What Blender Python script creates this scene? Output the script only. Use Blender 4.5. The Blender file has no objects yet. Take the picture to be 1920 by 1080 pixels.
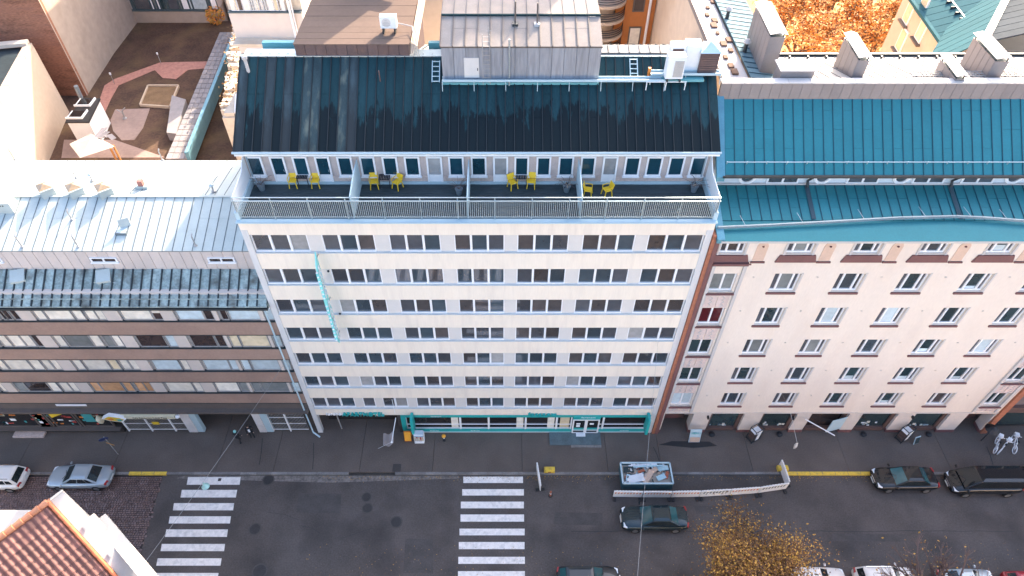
import bpy, math, random
from mathutils import Vector, Matrix
R = random.Random(7)
S = bpy.context.scene
COL = S.collection
# ---------------------------------------------------------------- camera, sky, sun, exposure
F_PX, CXP, CYP = 1280.0, 943.0, 540.0
TH = math.atan(1280/1169)
CAMP = (0.0, -28.8, 48.9)
CO, SI = math.cos(TH), math.sin(TH)
cam = bpy.data.cameras.new('camera'); cam_o = bpy.data.objects.new('camera', cam); COL.objects.link(cam_o)
cam.sensor_width = 36; cam.lens = 24.0; cam.shift_x = (960-943)/1920
cam_o.location = CAMP; cam_o.rotation_euler = (math.pi/2-TH, 0, 0)
cam.clip_start = 0.5; cam.clip_end = 2000
S.camera = cam_o
S.view_settings.view_transform = 'Standard'; S.view_settings.look = 'None'
S.view_settings.exposure = 2.5; S.view_settings.gamma = 1; S.view_settings.use_curve_mapping = False
SUN_EL, SUN_AZ = math.radians(29.2), math.radians(27)      # azimuth measured from +Y towards +X
w = bpy.data.worlds.new('World'); S.world = w; w.use_nodes = True
nt = w.node_tree
sk = nt.nodes.new('ShaderNodeTexSky'); sk.sky_type = 'NISHITA'; sk.sun_disc = False
sk.sun_elevation = SUN_EL; sk.sun_rotation = SUN_AZ; sk.air_density = 0.8; sk.dust_density = 3.5; sk.ozone_density = 0.35
nt.links.new(sk.outputs[0], nt.nodes['Background'].inputs[0]); nt.nodes['Background'].inputs[1].default_value = 0.15
sun = bpy.data.lights.new('sun', 'SUN'); sun.energy = 2.6; sun.angle = math.radians(0.5); sun.color = (1.0, 0.84, 0.66)
sun_o = bpy.data.objects.new('sun', sun); COL.objects.link(sun_o)
sd = Vector((math.sin(SUN_AZ)*math.cos(SUN_EL), math.cos(SUN_AZ)*math.cos(SUN_EL), math.sin(SUN_EL)))
sun_o.rotation_euler = sd.to_track_quat('Z', 'Y').to_euler(); sun_o.location = (40, 60, 80)

# ---------------------------------------------------------------- measuring helpers (photograph -> real planes)
def ray(px, py):
    u = (px-CXP)/F_PX; v = (py-CYP)/F_PX
    return (u, CO-v*SI, -SI-v*CO)
def gz(px, py, z=0.0):
    D = ray(px, py); t = (z-CAMP[2])/D[2]
    return Vector([CAMP[i]+t*D[i] for i in range(3)])
def fy(px, py, y=0.0):
    D = ray(px, py); t = (y-CAMP[1])/D[1]
    return Vector([CAMP[i]+t*D[i] for i in range(3)])
def sl(px, py, y0, z0, k):
    D = ray(px, py); t = (z0+k*(CAMP[1]-y0)-CAMP[2])/(D[2]-k*D[1])
    return Vector([CAMP[i]+t*D[i] for i in range(3)])

# ---------------------------------------------------------------- mesh helpers
class MB:
    def __init__(s): s.v = []; s.f = []; s.m = []; s.mi = 0
    def add(s, vs, fs, mi=None):
        o = len(s.v); s.v += [tuple(p) for p in vs]
        for f in fs: s.f.append(tuple(i+o for i in f)); s.m.append(s.mi if mi is None else mi)
        return s
    def box(s, x0, x1, y0, y1, z0, z1, mi=None):
        return s.add([(x0,y0,z0),(x1,y0,z0),(x1,y1,z0),(x0,y1,z0),(x0,y0,z1),(x1,y0,z1),(x1,y1,z1),(x0,y1,z1)],
            [(0,3,2,1),(4,5,6,7),(0,1,5,4),(1,2,6,5),(2,3,7,6),(3,0,4,7)], mi)
    def obox(s, c, ax, ay, az, mi=None):      # oriented box, half axes
        c, ax, ay, az = map(Vector, (c, ax, ay, az))
        vs = [c+i*ax+j*ay+k*az for k in (-1,1) for (i,j) in ((-1,-1),(1,-1),(1,1),(-1,1))]
        return s.add(vs, [(0,3,2,1),(4,5,6,7),(0,1,5,4),(1,2,6,5),(2,3,7,6),(3,0,4,7)], mi)
    def bar(s, p, q, w, h=None, mi=None):     # square bar from p to q
        p, q = Vector(p), Vector(q); h = h or w
        d = (q-p); L = d.length
        if L < 1e-6: return s
        d.normalize(); up = Vector((0,0,1)) if abs(d.z) < .95 else Vector((0,1,0))
        a = d.cross(up).normalized(); b = a.cross(d).normalized()
        return s.obox((p+q)/2, d*L/2, a*w/2, b*h/2, mi)
    def tube(s, p, q, r, r2=None, n=8, mi=None, caps=True):
        p, q = Vector(p), Vector(q); r2 = r if r2 is None else r2
        d = (q-p).normalized(); up = Vector((0,0,1)) if abs(d.z) < .95 else Vector((0,1,0))
        a = d.cross(up).normalized(); b = a.cross(d).normalized()
        vs = []
        for (c, rr) in ((p, r), (q, r2)):
            for i in range(n):
                t = 2*math.pi*i/n; vs.append(c+a*rr*math.cos(t)+b*rr*math.sin(t))
        fs = [(i, (i+1)%n, n+(i+1)%n, n+i) for i in range(n)]
        if caps: fs += [tuple(range(n-1,-1,-1)), tuple(range(n, 2*n))]
        return s.add(vs, fs, mi)
    def poly(s, pts, mi=None): return s.add(pts, [tuple(range(len(pts)))], mi)
    def prism(s, pts, d, mi=None):            # polygon extruded by vector d
        n = len(pts); d = Vector(d); vs = [Vector(p) for p in pts]; vs += [p+d for p in vs]
        return s.add(vs, [tuple(range(n-1,-1,-1)), tuple(range(n,2*n))]+[(i,(i+1)%n,n+(i+1)%n,n+i) for i in range(n)], mi)
    def lathe(s, prof, c=(0,0,0), n=16, mi=None):   # prof: (r,z)
        vs = [(c[0]+r*math.cos(2*math.pi*i/n), c[1]+r*math.sin(2*math.pi*i/n), c[2]+z) for r,z in prof for i in range(n)]
        fs = [(k*n+i, k*n+(i+1)%n, (k+1)*n+(i+1)%n, (k+1)*n+i) for k in range(len(prof)-1) for i in range(n)]
        fs += [tuple(range(n-1,-1,-1)), tuple(range((len(prof)-1)*n, len(prof)*n))]
        return s.add(vs, fs, mi)
    def mesh(s, name, mats, smooth=False):
        me = bpy.data.meshes.new(name); me.from_pydata(s.v, [], s.f)
        if not isinstance(mats, (list, tuple)): mats = [mats]
        for m in mats: me.materials.append(m)
        me.polygons.foreach_set('material_index', s.m)
        if smooth: me.polygons.foreach_set('use_smooth', [True]*len(s.f))
        me.update()
        return me
def link(name, data, parent=None, loc=None, rz=None, **tags):
    o = bpy.data.objects.new(name, data); COL.objects.link(o)
    if parent is not None: o.parent = parent
    if loc is not None: o.location = loc
    if rz is not None: o.rotation_euler = (0,0,rz)
    for k, v in tags.items():
        if v is not None: o[k] = v
    return o
def put(name, mb, mats, parent=None, loc=None, rz=None, smooth=False, bevel=0, **tags):
    o = link(name, mb.mesh(name, mats, smooth), parent, loc, rz, **tags)
    if bevel:
        b = o.modifiers.new('bevel', 'BEVEL'); b.width = bevel; b.segments = 2; b.limit_method = 'ANGLE'
    return o
def thing(name, label, cat, loc=(0,0,0), rz=0, group=None):
    return link(name, None, None, loc, rz, label=label, category=cat, group=group)
def kids(o): return [c for c in KID.get(o.name, [])]
def copy_tree(o, loc=None, rz=None, label=None, group=None, parent=None):
    c = o.copy(); COL.objects.link(c)
    if parent is not None: c.parent = parent
    if loc is not None: c.location = loc
    if rz is not None: c.rotation_euler = (0,0,rz)
    if label: c['label'] = label
    if group: c['group'] = group
    for ch in list(o.children): copy_tree(ch, parent=c)
    return c
_font_cache = {}
def text(name, s, size, mats, parent, origin, xdir, ydir, depth=0.03, align='CENTER', sx=1.0, **tags):
    cu = bpy.data.curves.new(name, 'FONT'); cu.body = s; cu.size = size; cu.extrude = depth/2; cu.align_x = align; cu.align_y = 'CENTER'
    cu.resolution_u = 2
    tmp = bpy.data.objects.new('tmp', cu); COL.objects.link(tmp)
    dg = bpy.context.evaluated_depsgraph_get()
    me = bpy.data.meshes.new_from_object(tmp.evaluated_get(dg)); me.name = name
    bpy.data.objects.remove(tmp)
    X = Vector(xdir).normalized(); Y = Vector(ydir).normalized(); Zv = X.cross(Y)
    M = Matrix(((X.x*sx, Y.x, Zv.x, origin[0]), (X.y*sx, Y.y, Zv.y, origin[1]), (X.z*sx, Y.z, Zv.z, origin[2]), (0,0,0,1)))
    me.transform(M); me.materials.clear(); me.materials.append(mats)
    return link(name, me, parent, **tags)

# ---------------------------------------------------------------- materials
MT = {}
def mat(name, col, rough=0.7, metal=0.0, var=0.12, scale=1.5, fine=14.0, obj=0.0, bump=0.0, spec=0.5, streak=0.0, emit=None, dirt=None, dirt_amt=0.4, dirt_scale=0.6, stretch=(1,1,1)):
    if name in MT: return MT[name]
    m = bpy.data.materials.new(name); m.use_nodes = True; N = m.node_tree.nodes; L = m.node_tree.links
    b = N['Principled BSDF']; b.inputs['Roughness'].default_value = rough; b.inputs['Metallic'].default_value = metal
    b.inputs['Specular IOR Level'].default_value = spec
    geo = N.new('ShaderNodeNewGeometry'); mp = N.new('ShaderNodeMapping'); mp.inputs['Scale'].default_value = stretch
    L.new(geo.outputs['Position'], mp.inputs['Vector'])
    def noise(sc, det=4):
        n = N.new('ShaderNodeTexNoise'); n.inputs['Scale'].default_value = sc; n.inputs['Detail'].default_value = det
        L.new(mp.outputs[0], n.inputs['Vector']); return n
    n1 = noise(scale); n2 = noise(fine, 3)
    ad = N.new('ShaderNodeMath'); ad.operation = 'ADD'; L.new(n1.outputs['Fac'], ad.inputs[0]); L.new(n2.outputs['Fac'], ad.inputs[1])
    last = ad.outputs[0]
    oi = N.new('ShaderNodeObjectInfo')
    mr = N.new('ShaderNodeMapRange'); L.new(last, mr.inputs[0]); mr.inputs[1].default_value = 0.7; mr.inputs[2].default_value = 1.3
    mr.inputs[3].default_value = 1-var; mr.inputs[4].default_value = 1+var
    fac = mr.outputs[0]
    if obj:
        m2 = N.new('ShaderNodeMapRange'); L.new(oi.outputs['Random'], m2.inputs[0]); m2.inputs[3].default_value = 1-obj; m2.inputs[4].default_value = 1+obj
        mu = N.new('ShaderNodeMath'); mu.operation = 'MULTIPLY'; L.new(fac, mu.inputs[0]); L.new(m2.outputs[0], mu.inputs[1]); fac = mu.outputs[0]
    vm = N.new('ShaderNodeVectorMath'); vm.operation = 'SCALE'; vm.inputs[0].default_value = col; L.new(fac, vm.inputs['Scale'])
    out = vm.outputs[0]
    if dirt:
        n3 = noise(dirt_scale, 6); cr = N.new('ShaderNodeValToRGB'); L.new(n3.outputs['Fac'], cr.inputs[0])
        cr.color_ramp.elements[0].position = 0.5; cr.color_ramp.elements[1].position = 0.72
        mm = N.new('ShaderNodeMath'); mm.operation = 'MULTIPLY'; L.new(cr.outputs[0], mm.inputs[0]); mm.inputs[1].default_value = dirt_amt
        mx = N.new('ShaderNodeMix'); mx.data_type = 'RGBA'; L.new(mm.outputs[0], mx.inputs[0]); L.new(out, mx.inputs[6]); mx.inputs[7].default_value = (*dirt, 1)
        out = mx.outputs[2]
    L.new(out, b.inputs['Base Color'])
    if bump:
        bp = N.new('ShaderNodeBump'); bp.inputs['Strength'].default_value = bump; bp.inputs['Distance'].default_value = 0.02
        L.new(n2.outputs['Fac'], bp.inputs['Height']); L.new(bp.outputs[0], b.inputs['Normal'])
    if emit: b.inputs['Emission Color'].default_value = (*emit[0], 1); b.inputs['Emission Strength'].default_value = emit[1]
    MT[name] = m; return m
def glass(name, col, rough=0.04, ior=1.9, wav=0.012, obj=0.25):
    if name in MT: return MT[name]
    m = mat(name, col, rough=rough, var=0.15, scale=0.8, fine=3, obj=obj)
    N = m.node_tree.nodes; L = m.node_tree.links; b = N['Principled BSDF']; b.inputs['IOR'].default_value = ior
    n = N.new('ShaderNodeTexNoise'); n.inputs['Scale'].default_value = 0.9; g = N.new('ShaderNodeNewGeometry'); L.new(g.outputs['Position'], n.inputs['Vector'])
    bp = N.new('ShaderNodeBump'); bp.inputs['Strength'].default_value = 0.25; bp.inputs['Distance'].default_value = wav
    L.new(n.outputs['Fac'], bp.inputs['Height']); L.new(bp.outputs[0], b.inputs['Normal'])
    return m
M = MT
mat('cream_render', (0.80,0.69,0.565), 0.85, var=0.04, scale=0.5, fine=6, bump=0.1, dirt=(0.60,0.50,0.42), dirt_amt=0.35, dirt_scale=0.9, stretch=(2.2,1,.28))
mat('edge_render', (0.60,0.58,0.56), 0.8, var=0.06, fine=5, stretch=(2,1,.3), dirt=(0.45,0.42,0.40), dirt_amt=.3)
mat('pier_grey', (0.62,0.575,0.53), 0.7, var=0.04)
mat('sill_metal', (0.50,0.52,0.52), 0.6, 0.0, var=0.08)
mat('white_frame', (0.80,0.78,0.77), 0.5, var=0.03)
glass('glass_dark', (0.070,0.074,0.084), ior=2.15, wav=0.005, obj=0.35)
glass('glass_blind', (0.30,0.29,0.28), rough=0.1, ior=1.6)
glass('glass_slate', (0.045,0.065,0.080), ior=2.1, wav=0.005, obj=.3); glass('glass_umber', (0.072,0.062,0.060), ior=2.1, wav=0.005, obj=.3)  # slate and umber tints paint blue and brown reflections into the panes
glass('glass_teal', (0.008,0.045,0.065), ior=1.8)
mat('black', (0.012,0.012,0.014), 0.6)
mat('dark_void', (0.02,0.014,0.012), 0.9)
mat('pink_wall', (0.48,0.39,0.35), 0.9, var=0.15, scale=2, fine=20, bump=0.3)
mat('plinth_pink', (0.55,0.42,0.36), 0.9, var=0.2, fine=8)
mat('white_paint', (0.78,0.78,0.77), 0.5, var=0.04)
mat('pale_blue_paint', (0.42,0.54,0.58), 0.5, var=0.05)
mat('steel_pale', (0.38,0.46,0.49), 0.35, 0.5, var=0.08)
mat('deck', (0.030,0.045,0.052), 0.55, var=0.3, scale=0.7, fine=9, obj=0.25, stretch=(0.3,1,1))
mat('yellow_plastic', (0.85,0.55,0.03), 0.35, var=0.03)
mat('dark_plastic', (0.02,0.022,0.03), 0.5)
mat('teal_paint', (0.02,0.36,0.34), 0.45, var=0.05)
mat('white_letters', (0.8,0.8,0.8), 0.5)
mat('seam_shade', (0.015,0.03,0.04), 0.8)  # near-black seam colour, paints in the shade along rear roof seams
# ---------------------------------------------------------------- roof builder: every tray between two standing seams is a piece of its own
def seam_roof(parent, x0, x1, a, b, pitch, mt, seam_mt, name='roof_panel', roofname='roof', seam=(0.045,0.055), thick=0.05, off=0.0, holes=None):
    """a, b: (y,z) of the low and high edge"""
    rf = MB(); t = Vector((0, b[0]-a[0], b[1]-a[1])); L = t.length; t.normalize(); nrm = Vector((0,-t.z,t.y))
    if nrm.z < 0: nrm = -nrm
    def pt(x, s, h): return Vector((x, a[0], a[1]))+t*s+nrm*h
    rf.add([pt(x0,0,-.12),pt(x1,0,-.12),pt(x1,L,-.12),pt(x0,L,-.12),pt(x0,0,-thick-.004),pt(x1,0,-thick-.004),pt(x1,L,-thick-.004),pt(x0,L,-thick-.004)],
        [(0,3,2,1),(4,5,6,7),(0,1,5,4),(1,2,6,5),(2,3,7,6),(3,0,4,7)])
    root = put(roofname, rf, seam_mt, parent)
    n = max(1, round((x1-x0)/pitch)); w = (x1-x0)/n
    meshes = []
    for var in range(3):
        m = MB(); g = 0.012
        def P(x,s,h): return Vector((x,0,0))+t*s+nrm*h
        def slab(xa,xb,h0,h1,mi,s0=0,s1=L):
            m.add([P(xa,s0,h0),P(xb,s0,h0),P(xb,s1,h0),P(xa,s1,h0),P(xa,s0,h1),P(xb,s0,h1),P(xb,s1,h1),P(xa,s1,h1)],
              [(0,3,2,1),(4,5,6,7),(0,1,5,4),(1,2,6,5),(2,3,7,6),(3,0,4,7)], mi)
        cut = L*(0.35+0.25*var)
        slab(seam[0]/2, w-seam[0]/2, -thick, 0, 0, 0, cut-.012); slab(seam[0]/2, w-seam[0]/2, -thick, -.006+.012*(var%2), 0, cut, L)
        slab(-seam[0]/2, seam[0]/2, -thick, seam[1], 1)  # seam in its own darker material, its shade line put into the colour
        meshes.append(m.mesh(name, [mt, seam_mt]))
    for i in range(n):
        link(name, meshes[R.randrange(3)], root, (x0+i*w, a[0], a[1]))
    return root

# ================================================================= CENTRE BUILDING
CB = thing('hotel_building', 'white eight storey hotel with ribbon windows, dark metal roof and a long roof terrace', 'building')
X0, X1 = -15.0, 12.05
b = MB(); b.box(X0+.01, X1-.01, 0.30, 16.0, 2.62, 22.9); b.box(X0+.01,X1-.01,1.8,16,0,2.62)
put('wall', b, M['edge_render'], CB)
# side margins and top band
b = MB(); b.box(X0, -14.62, -0.06, 0.30, 0, 22.34); put('corner_strip', b, M['edge_render'], CB)
b = MB(); b.box(11.66, X1, -0.06, 0.30, 0, 22.34); put('corner_strip', b, M['edge_render'], CB)
b = MB(); b.box(X0, X1, -0.06, 0.30, 22.34, 22.95); b.box(X0-.03, X1+.03, -0.12, -0.06, 22.9, 22.99)
put('cornice_band', b, M['cream_render'], CB)
b = MB(); b.box(X0-.03, X1+.03, -0.26, 0.40, 22.99, 23.06); put('parapet_flashing', b, M['pale_blue_paint'], CB)
ROWT = [21.92-2.815*i for i in range(7)]; WH = 1.38
GX = [(-14.59,-11.35),(-10.51,-7.46),(-6.62,-3.64),(-2.83,0.09),(0.84,3.83),(4.63,7.68),(8.43,11.63)]
b = MB(); b.box(-14.62, 11.66, -0.03, 0.30, 21.92, 22.34-.002); put('spandrel', b, M['cream_render'], CB)
for i, zt in enumerate(ROWT):
    zb = zt-WH; zn = ROWT[i+1] if i < 6 else 2.62
    b = MB(); b.box(-14.62, 11.66, -0.03, 0.30, zn, zb-.06); put('spandrel', b, M['cream_render'], CB)
    b = MB(); b.box(-14.62, 11.66, -0.10, 0.30, zb-.06, zb-.02); put('sill_ledge', b, M['sill_metal'], CB)
    groups = [(x0, x1, 3) for x0, x1 in GX]
    if i == 6:
        groups[1:2] = [(-10.72,-9.78,1), (-9.2,-7.3,2)]
    xs = [-14.62]+[v for g in groups for v in g[:2]]+[11.66]
    for k in range(0, len(xs), 2):
        if xs[k+1]-xs[k] > 0.05:
            b = MB(); b.box(xs[k]+.003, xs[k+1]-.003, 0.05, 0.30, zb-.018, zt-.003); put('pier_panel', b, M['pier_grey'], CB)
    for (x0, x1, n) in groups:
        f = MB(); wd = x1-x0; fr = .055; mu = .13
        f.box(x0, x1, 0.03, 0.16, zb-.015, zb+fr+.02); f.box(x0, x1, 0.06, 0.16, zt-.034, zt-.004)
        f.box(x0, x0+fr, 0.05, 0.15, zb+fr+.022, zt-.036); f.box(x1-fr, x1, 0.05, 0.15, zb+fr+.022, zt-.036)
        pw = (wd-2*fr-(n-1)*mu)/n
        for k in range(1, n): f.box(x0+fr+k*pw+(k-1)*mu, x0+fr+k*pw+k*mu, 0.02, 0.15, zb+fr+.022, zt-.036)
        fo = put('window', f, M['white_frame'], CB)
        for k in range(n):
            xa = x0+fr+k*(pw+mu)
            p = MB(); p.box(0, pw, 0, 0.02, 0, WH-fr-.060)
            blind = R.random() < 0.05
            o = put('pane', p, M['glass_blind' if blind else R.choices(['glass_dark','glass_slate','glass_umber'], [4,3,1] if x0 < -3 else [3,2,4])[0]], fo, (xa, 0.12, zb+fr+.022))
            o.rotation_euler = (R.uniform(-.006,.006), 0, R.uniform(-.008,.008))
# ---- terrace
ZT = 23.15; YW = 3.15
nb = 13
for i in range(nb):
    b = MB(); b.box(X0+.25, X1-.25, 0.12+i*(YW-.12)/nb, 0.12+(i+1)*(YW-.12)/nb-.015, 23.0, ZT+R.uniform(-.004,.004)); put('deck_board', b, M['deck'], CB)
for xx in (X0, X1-.24): b = MB(); b.box(xx, xx+.24, -0.05, YW, 23.0, 23.62); put('terrace_coping', b, M['pale_blue_paint'], CB)
b = MB(); b.box(X0+.1, X1-.1, YW, YW+.3, 23.0, 25.75); put('penthouse_wall', b, M['pink_wall'], CB)
b = MB(); b.box(X0+.1, X1-.1, 3.6, 16.0, 22.95, 25.1); put('rear_wall', b, M['cream_render'], CB)
b = MB(); b.box(X0+.3, X1-.3, YW-.05, YW-.002, 23.34, 23.72); put('plinth', b, M['plinth_pink'], CB)
b = MB(); b.box(X0+.26, X1-.26, YW-.12, YW-.002, ZT+.006, 23.336); put('plinth_flashing', b, M['pale_blue_paint'], CB)
def L7(z): return 430+z/3.6
def L8(z): return 880+z/3.6
PW = [(L7(105),L7(208),0),(L7(262),L7(362),1),(L7(415),L7(517),0),(L7(568),L7(668),1),(L7(718),L7(820),0),(L7(872),L7(975),0),(L7(1024),L7(1128),0),(L7(1175),L7(1280),0),
      (L7(1325),L7(1432),2),(L7(1475),L7(1580),0),(L7(1628),L7(1735),0),(L8(160),L8(262),2),(L8(305),L8(405),0),(L8(455),L8(555),0),(L8(605),L8(710),0),(L8(757),L8(860),0),
      (L8(908),L8(1010),3),(L8(1058),L8(1165),0),(L8(1207),L8(1315),0),(L8(1357),L8(1465),0),(L8(1507),L8(1612),0)]
ztw = 25.13
for (pa, pb, kind) in PW:
    xa = fy(pa, 292, YW-.06).x; xb = fy(pb, 292, YW-.06).x
    fr = .1; zb = 23.74 if kind == 0 else 23.22
    f = MB(); y0, y1 = YW-.10, YW-.002
    f.box(xa, xa+fr, y0, y1, zb, ztw); f.box(xb-fr, xb, y0, y1, zb, ztw); f.box(xa+fr, xb-fr, y0, y1, ztw-fr, ztw); f.box(xa+fr, xb-fr, y0, y1, zb, zb+fr)
    nm = 'window' if kind == 0 else 'door'
    if kind == 0: f.box(xa-.05, xb+.05, YW-.2, y1, zb-.05, zb-.006)
    else: f.box(xa+fr+.004, xb-fr-.004, YW-.07, y1, zb+fr, 23.84)
    fo = put(nm, f, M['white_frame'], CB)
    pz = zb+fr if kind == 0 else 23.85
    p = MB(); p.box(xa+fr, xb-fr, YW-.045, YW-.02, pz, ztw-fr)
    put('pane', p, M['glass_blind' if kind >= 2 else 'glass_teal'], fo)
    if kind:
        h = MB(); h.bar((xb-fr-.06, YW-.13, 24.1), (xb-fr-.06, YW-.13, 24.25), .025); h.box(xb-fr-.07, xb-fr-.05, YW-.13, YW-.1, 24.16, 24.19); put('handle', h, M['steel_pale'], fo)
# eave
b = MB(); b.box(X0-.18, X1+.2, 2.72, 2.86, 25.42, 25.66); b.box(X0-.1, X1+.1, 2.862, YW+.3, 25.45, 25.62); put('eave_fascia', b, M['white_paint'], CB)
b = MB()
for xx in (X0-.2,): 
    b.tube((X0-.22, 2.62, 25.72), (X1+.22, 2.62, 25.72), .075, n=8)
put('gutter', b, M['steel_pale'], CB)
# railing
b = MB(); yy = -0.02
b.box(X0+.1, X1-.1, yy-.03, yy+.03, 24.42, 24.47); b.box(X0+.1, X1-.1, yy-.02, yy+.02, 23.27, 23.31)
b.box(X0+.1, X1-.1, yy+.0, yy+.05, 24.66, 24.70); 
put('handrail', b, M['steel_pale'], CB)
b = MB(); n = 245
for i in range(n):
    x = X0+.15+(X1-X0-.3)*i/(n-1); b.box(x-.017, x+.017, yy-.012, yy+.012, 23.30, 24.43)
put('baluster', b, M['steel_pale'], CB, kind='stuff')
for i in range(14):
    x = X0+.15+(X1-X0-.3)*i/13; b = MB(); b.box(x-.03, x+.03, yy+.02, yy+.06, 23.06, 24.69); b.bar((x, yy+.04, 24.0), (x, yy+.5, 23.2), .03); put('rail_post', b, M['steel_pale'], CB)
# partitions
for px in (664.5, 878, 1087.5):
    x = fy(px, 408, 0.1).x
    b = MB(); b.prism([(x-.03, .02, ZT+.02), (x-.03, YW-.14, ZT+.02), (x-.03, YW-.14, 25.0), (x-.03, 1.6, 25.0), (x-.03, .02, 24.75)], (.06,0,0)); put('partition', b, M['pale_blue_paint'], CB)
for (x, s) in ((X0+.12, 1), (X1-.12, -1)):
    b = MB(); b.prism([(x-.02, .02, 23.62), (x-.02, YW-.02, 23.62), (x-.02, YW-.02, 25.3), (x-.02, 2.2, 24.7), (x-.02, .02, 24.6)], (.04,0,0)); put('partition', b, M['white_paint'], CB)
# downpipe at the penthouse's left end
b = MB(); b.tube((X0+.32, YW-.1, 25.6), (X0+.32, YW-.1, 23.7), .05); b.tube((X0+.32, YW-.1, 23.7), (X0+.75, YW-.4, 23.3), .05); put('downpipe', b, M['steel_pale'], CB)
b = MB(); b.tube((X1-.42, YW-.1, 25.6), (X1-.42, YW-.1, 23.5), .05); put('downpipe', b, M['steel_pale'], CB)
# roof (dark teal sheet, wet black staining creeping up the trays)
m = mat('roof_dark', (0.014,0.044,0.052), 0.6, 0.0, var=0.22, scale=1.2, fine=10, obj=0.18, stretch=(3,0.5,0.5), spec=0.12)
def add_stain(m, ymid, amp, col, k=1.0, width=.25):
    N = m.node_tree.nodes; L = m.node_tree.links; b = N['Principled BSDF']; src = b.inputs['Base Color'].links[0].from_socket
    g = N.new('ShaderNodeNewGeometry'); sx = N.new('ShaderNodeSeparateXYZ'); L.new(g.outputs['Position'], sx.inputs[0])
    mp = N.new('ShaderNodeMapping'); mp.inputs['Scale'].default_value = (2.4,0.55,0.55); L.new(g.outputs['Position'], mp.inputs[0])
    n = N.new('ShaderNodeTexNoise'); n.inputs['Scale'].default_value = 1.0; n.inputs['Detail'].default_value = 7; n.inputs['Roughness'].default_value = .65; L.new(mp.outputs[0], n.inputs[0])
    a = N.new('ShaderNodeMath'); a.operation = 'MULTIPLY_ADD'; L.new(n.outputs['Fac'], a.inputs[0]); a.inputs[1].default_value = amp; L.new(sx.outputs['Y'], a.inputs[2])
    r = N.new('ShaderNodeMapRange'); L.new(a.outputs[0], r.inputs[0]); r.inputs[1].default_value = ymid+amp/2-width; r.inputs[2].default_value = ymid+amp/2+width; r.inputs[3].default_value = k; r.inputs[4].default_value = 0
    mx = N.new('ShaderNodeMix'); mx.data_type = 'RGBA'; L.new(r.outputs[0], mx.inputs[0]); L.new(src, mx.inputs[6]); mx.inputs[7].default_value = (*col,1)
    L.new(mx.outputs[2], b.inputs['Base Color'])
add_stain(m, 4.7, 6.5, (0.007,0.011,0.014), .9, width=.24)
mat('roof_dark_seam', (0.008,0.014,0.018), 0.7)
KR = (28.85-25.75)/(7.6-2.7)
hr = seam_roof(CB, X0-.15, X1+.2, (2.7,25.75), (7.6,28.85), 0.53, M['roof_dark'], M['roof_dark_seam'])
mat('roof_lichen', (0.022,0.045,0.05), .8, var=.3, dirt=(0.16,0.17,0.13), dirt_amt=.75, dirt_scale=1.6, stretch=(1.5,.5,.5)); mat('roof_faded', (0.017,0.032,0.038), .75, var=.3, dirt=(0.045,0.075,0.085), dirt_amt=.8, dirt_scale=1.1, stretch=(2.5,.4,.4))
add_stain(M['roof_faded'], 4.9, 7.5, (0.008,0.012,0.015), .75, width=.5); add_stain(M['roof_lichen'], 2.9, 5.0, (0.010,0.014,0.015), .6, width=.5)
for o in hr.children:
    k = round((o.location.x-X0)/.53)
    if k in (7,8) or k in (0,3,5,11,12):
        me = o.data.copy(); me.materials[0] = M['roof_lichen' if k in (7,8,11) else 'roof_faded']; o.data = me
mat('roof_back', (0.30,0.32,0.33), 0.85, 0,spec=.05, var=.08, obj=.05)
seam_roof(CB, X0-.15, X1+.2, (16.1,25.05), (7.72,28.86), 0.53, M['roof_back'], M['seam_shade'])
b = MB(); b.bar((X0-.15,7.64,28.87),(X1+.2,7.64,28.87),.2,.06); put('ridge_cap', b, M['steel_pale'], CB)
# roof gable ends
b = MB(); b.prism([(X0+.02, YW+.3, 25.1), (X0+.02, 16, 25.0), (X0+.02, 7.6, 28.7)], (.2,0,0)); b.prism([(X1-.22, YW+.3, 25.1), (X1-.22, 16, 25.0), (X1-.22, 7.6, 28.7)], (.2,0,0)); put('gable', b, M['pink_wall'], CB)
# ================================================================= LEFT BUILDING
mat('brown_cladding', (0.33,0.215,0.165), 0.7, var=0.10, scale=0.7, fine=6, obj=.04, dirt=(0.2,0.13,0.105), dirt_amt=.5, dirt_scale=.3)
mat('beige_panel', (0.58,0.50,0.44), 0.75, var=0.05, obj=.06)
glass('blind_cream', (0.78,0.71,0.60), rough=.15, ior=1.45, obj=.12); glass('blind_blue', (0.50,0.58,0.60), rough=.12, ior=1.5, obj=.2)
glass('blind_orange', (0.62,0.33,0.16), rough=.15, ior=1.45); glass('blind_grey', (0.22,0.23,0.22), rough=.12, ior=1.5); glass('blind_yellow', (0.66,0.54,0.36), rough=.15, ior=1.45)
glass('glass_brown', (0.05,0.035,0.032), ior=1.7)
mat('alu_frame', (0.36,0.35,0.34), 0.5, 0.3)
mat('dark_gutter', (0.02,0.028,0.032), 0.5)
mat('roof_cream', (0.43,0.47,0.45), 0.75, 0, spec=.1, var=0.06, obj=.05)
mat('roof_cream_seam', (0.12,0.15,0.17), 0.7)
mat('wall_pinkmetal', (0.58,0.50,0.46), 0.6, 0.2, var=0.05, obj=.05)
mat('roof_patina', (0.30,0.36,0.34), 0.6, 0.3, var=.35, scale=1.4, fine=7, obj=.16, dirt=(0.075,0.06,0.045), dirt_amt=.85, dirt_scale=.9)
LB = thing('apartment_building', 'brown and beige ribbon window building with white metal roof left of the white hotel', 'building')
LX0, LX1 = -50.0, X0-.04
b = MB(); b.box(LX0, LX1, 0.30, 9.9, 3.3, 16.6); b.box(LX0, LX1, 2.2, 9.9, 0, 3.29); b.box(LX0, LX1, 9.9, 10.2, 0, 19.3); b.box(LX0,LX1,1.9,9.89,16.61,18.6)
put('wall', b, M['beige_panel'], LB)
def Q1(z): return z/5.686
def Q2(z): return 260+z/5.683
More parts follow.
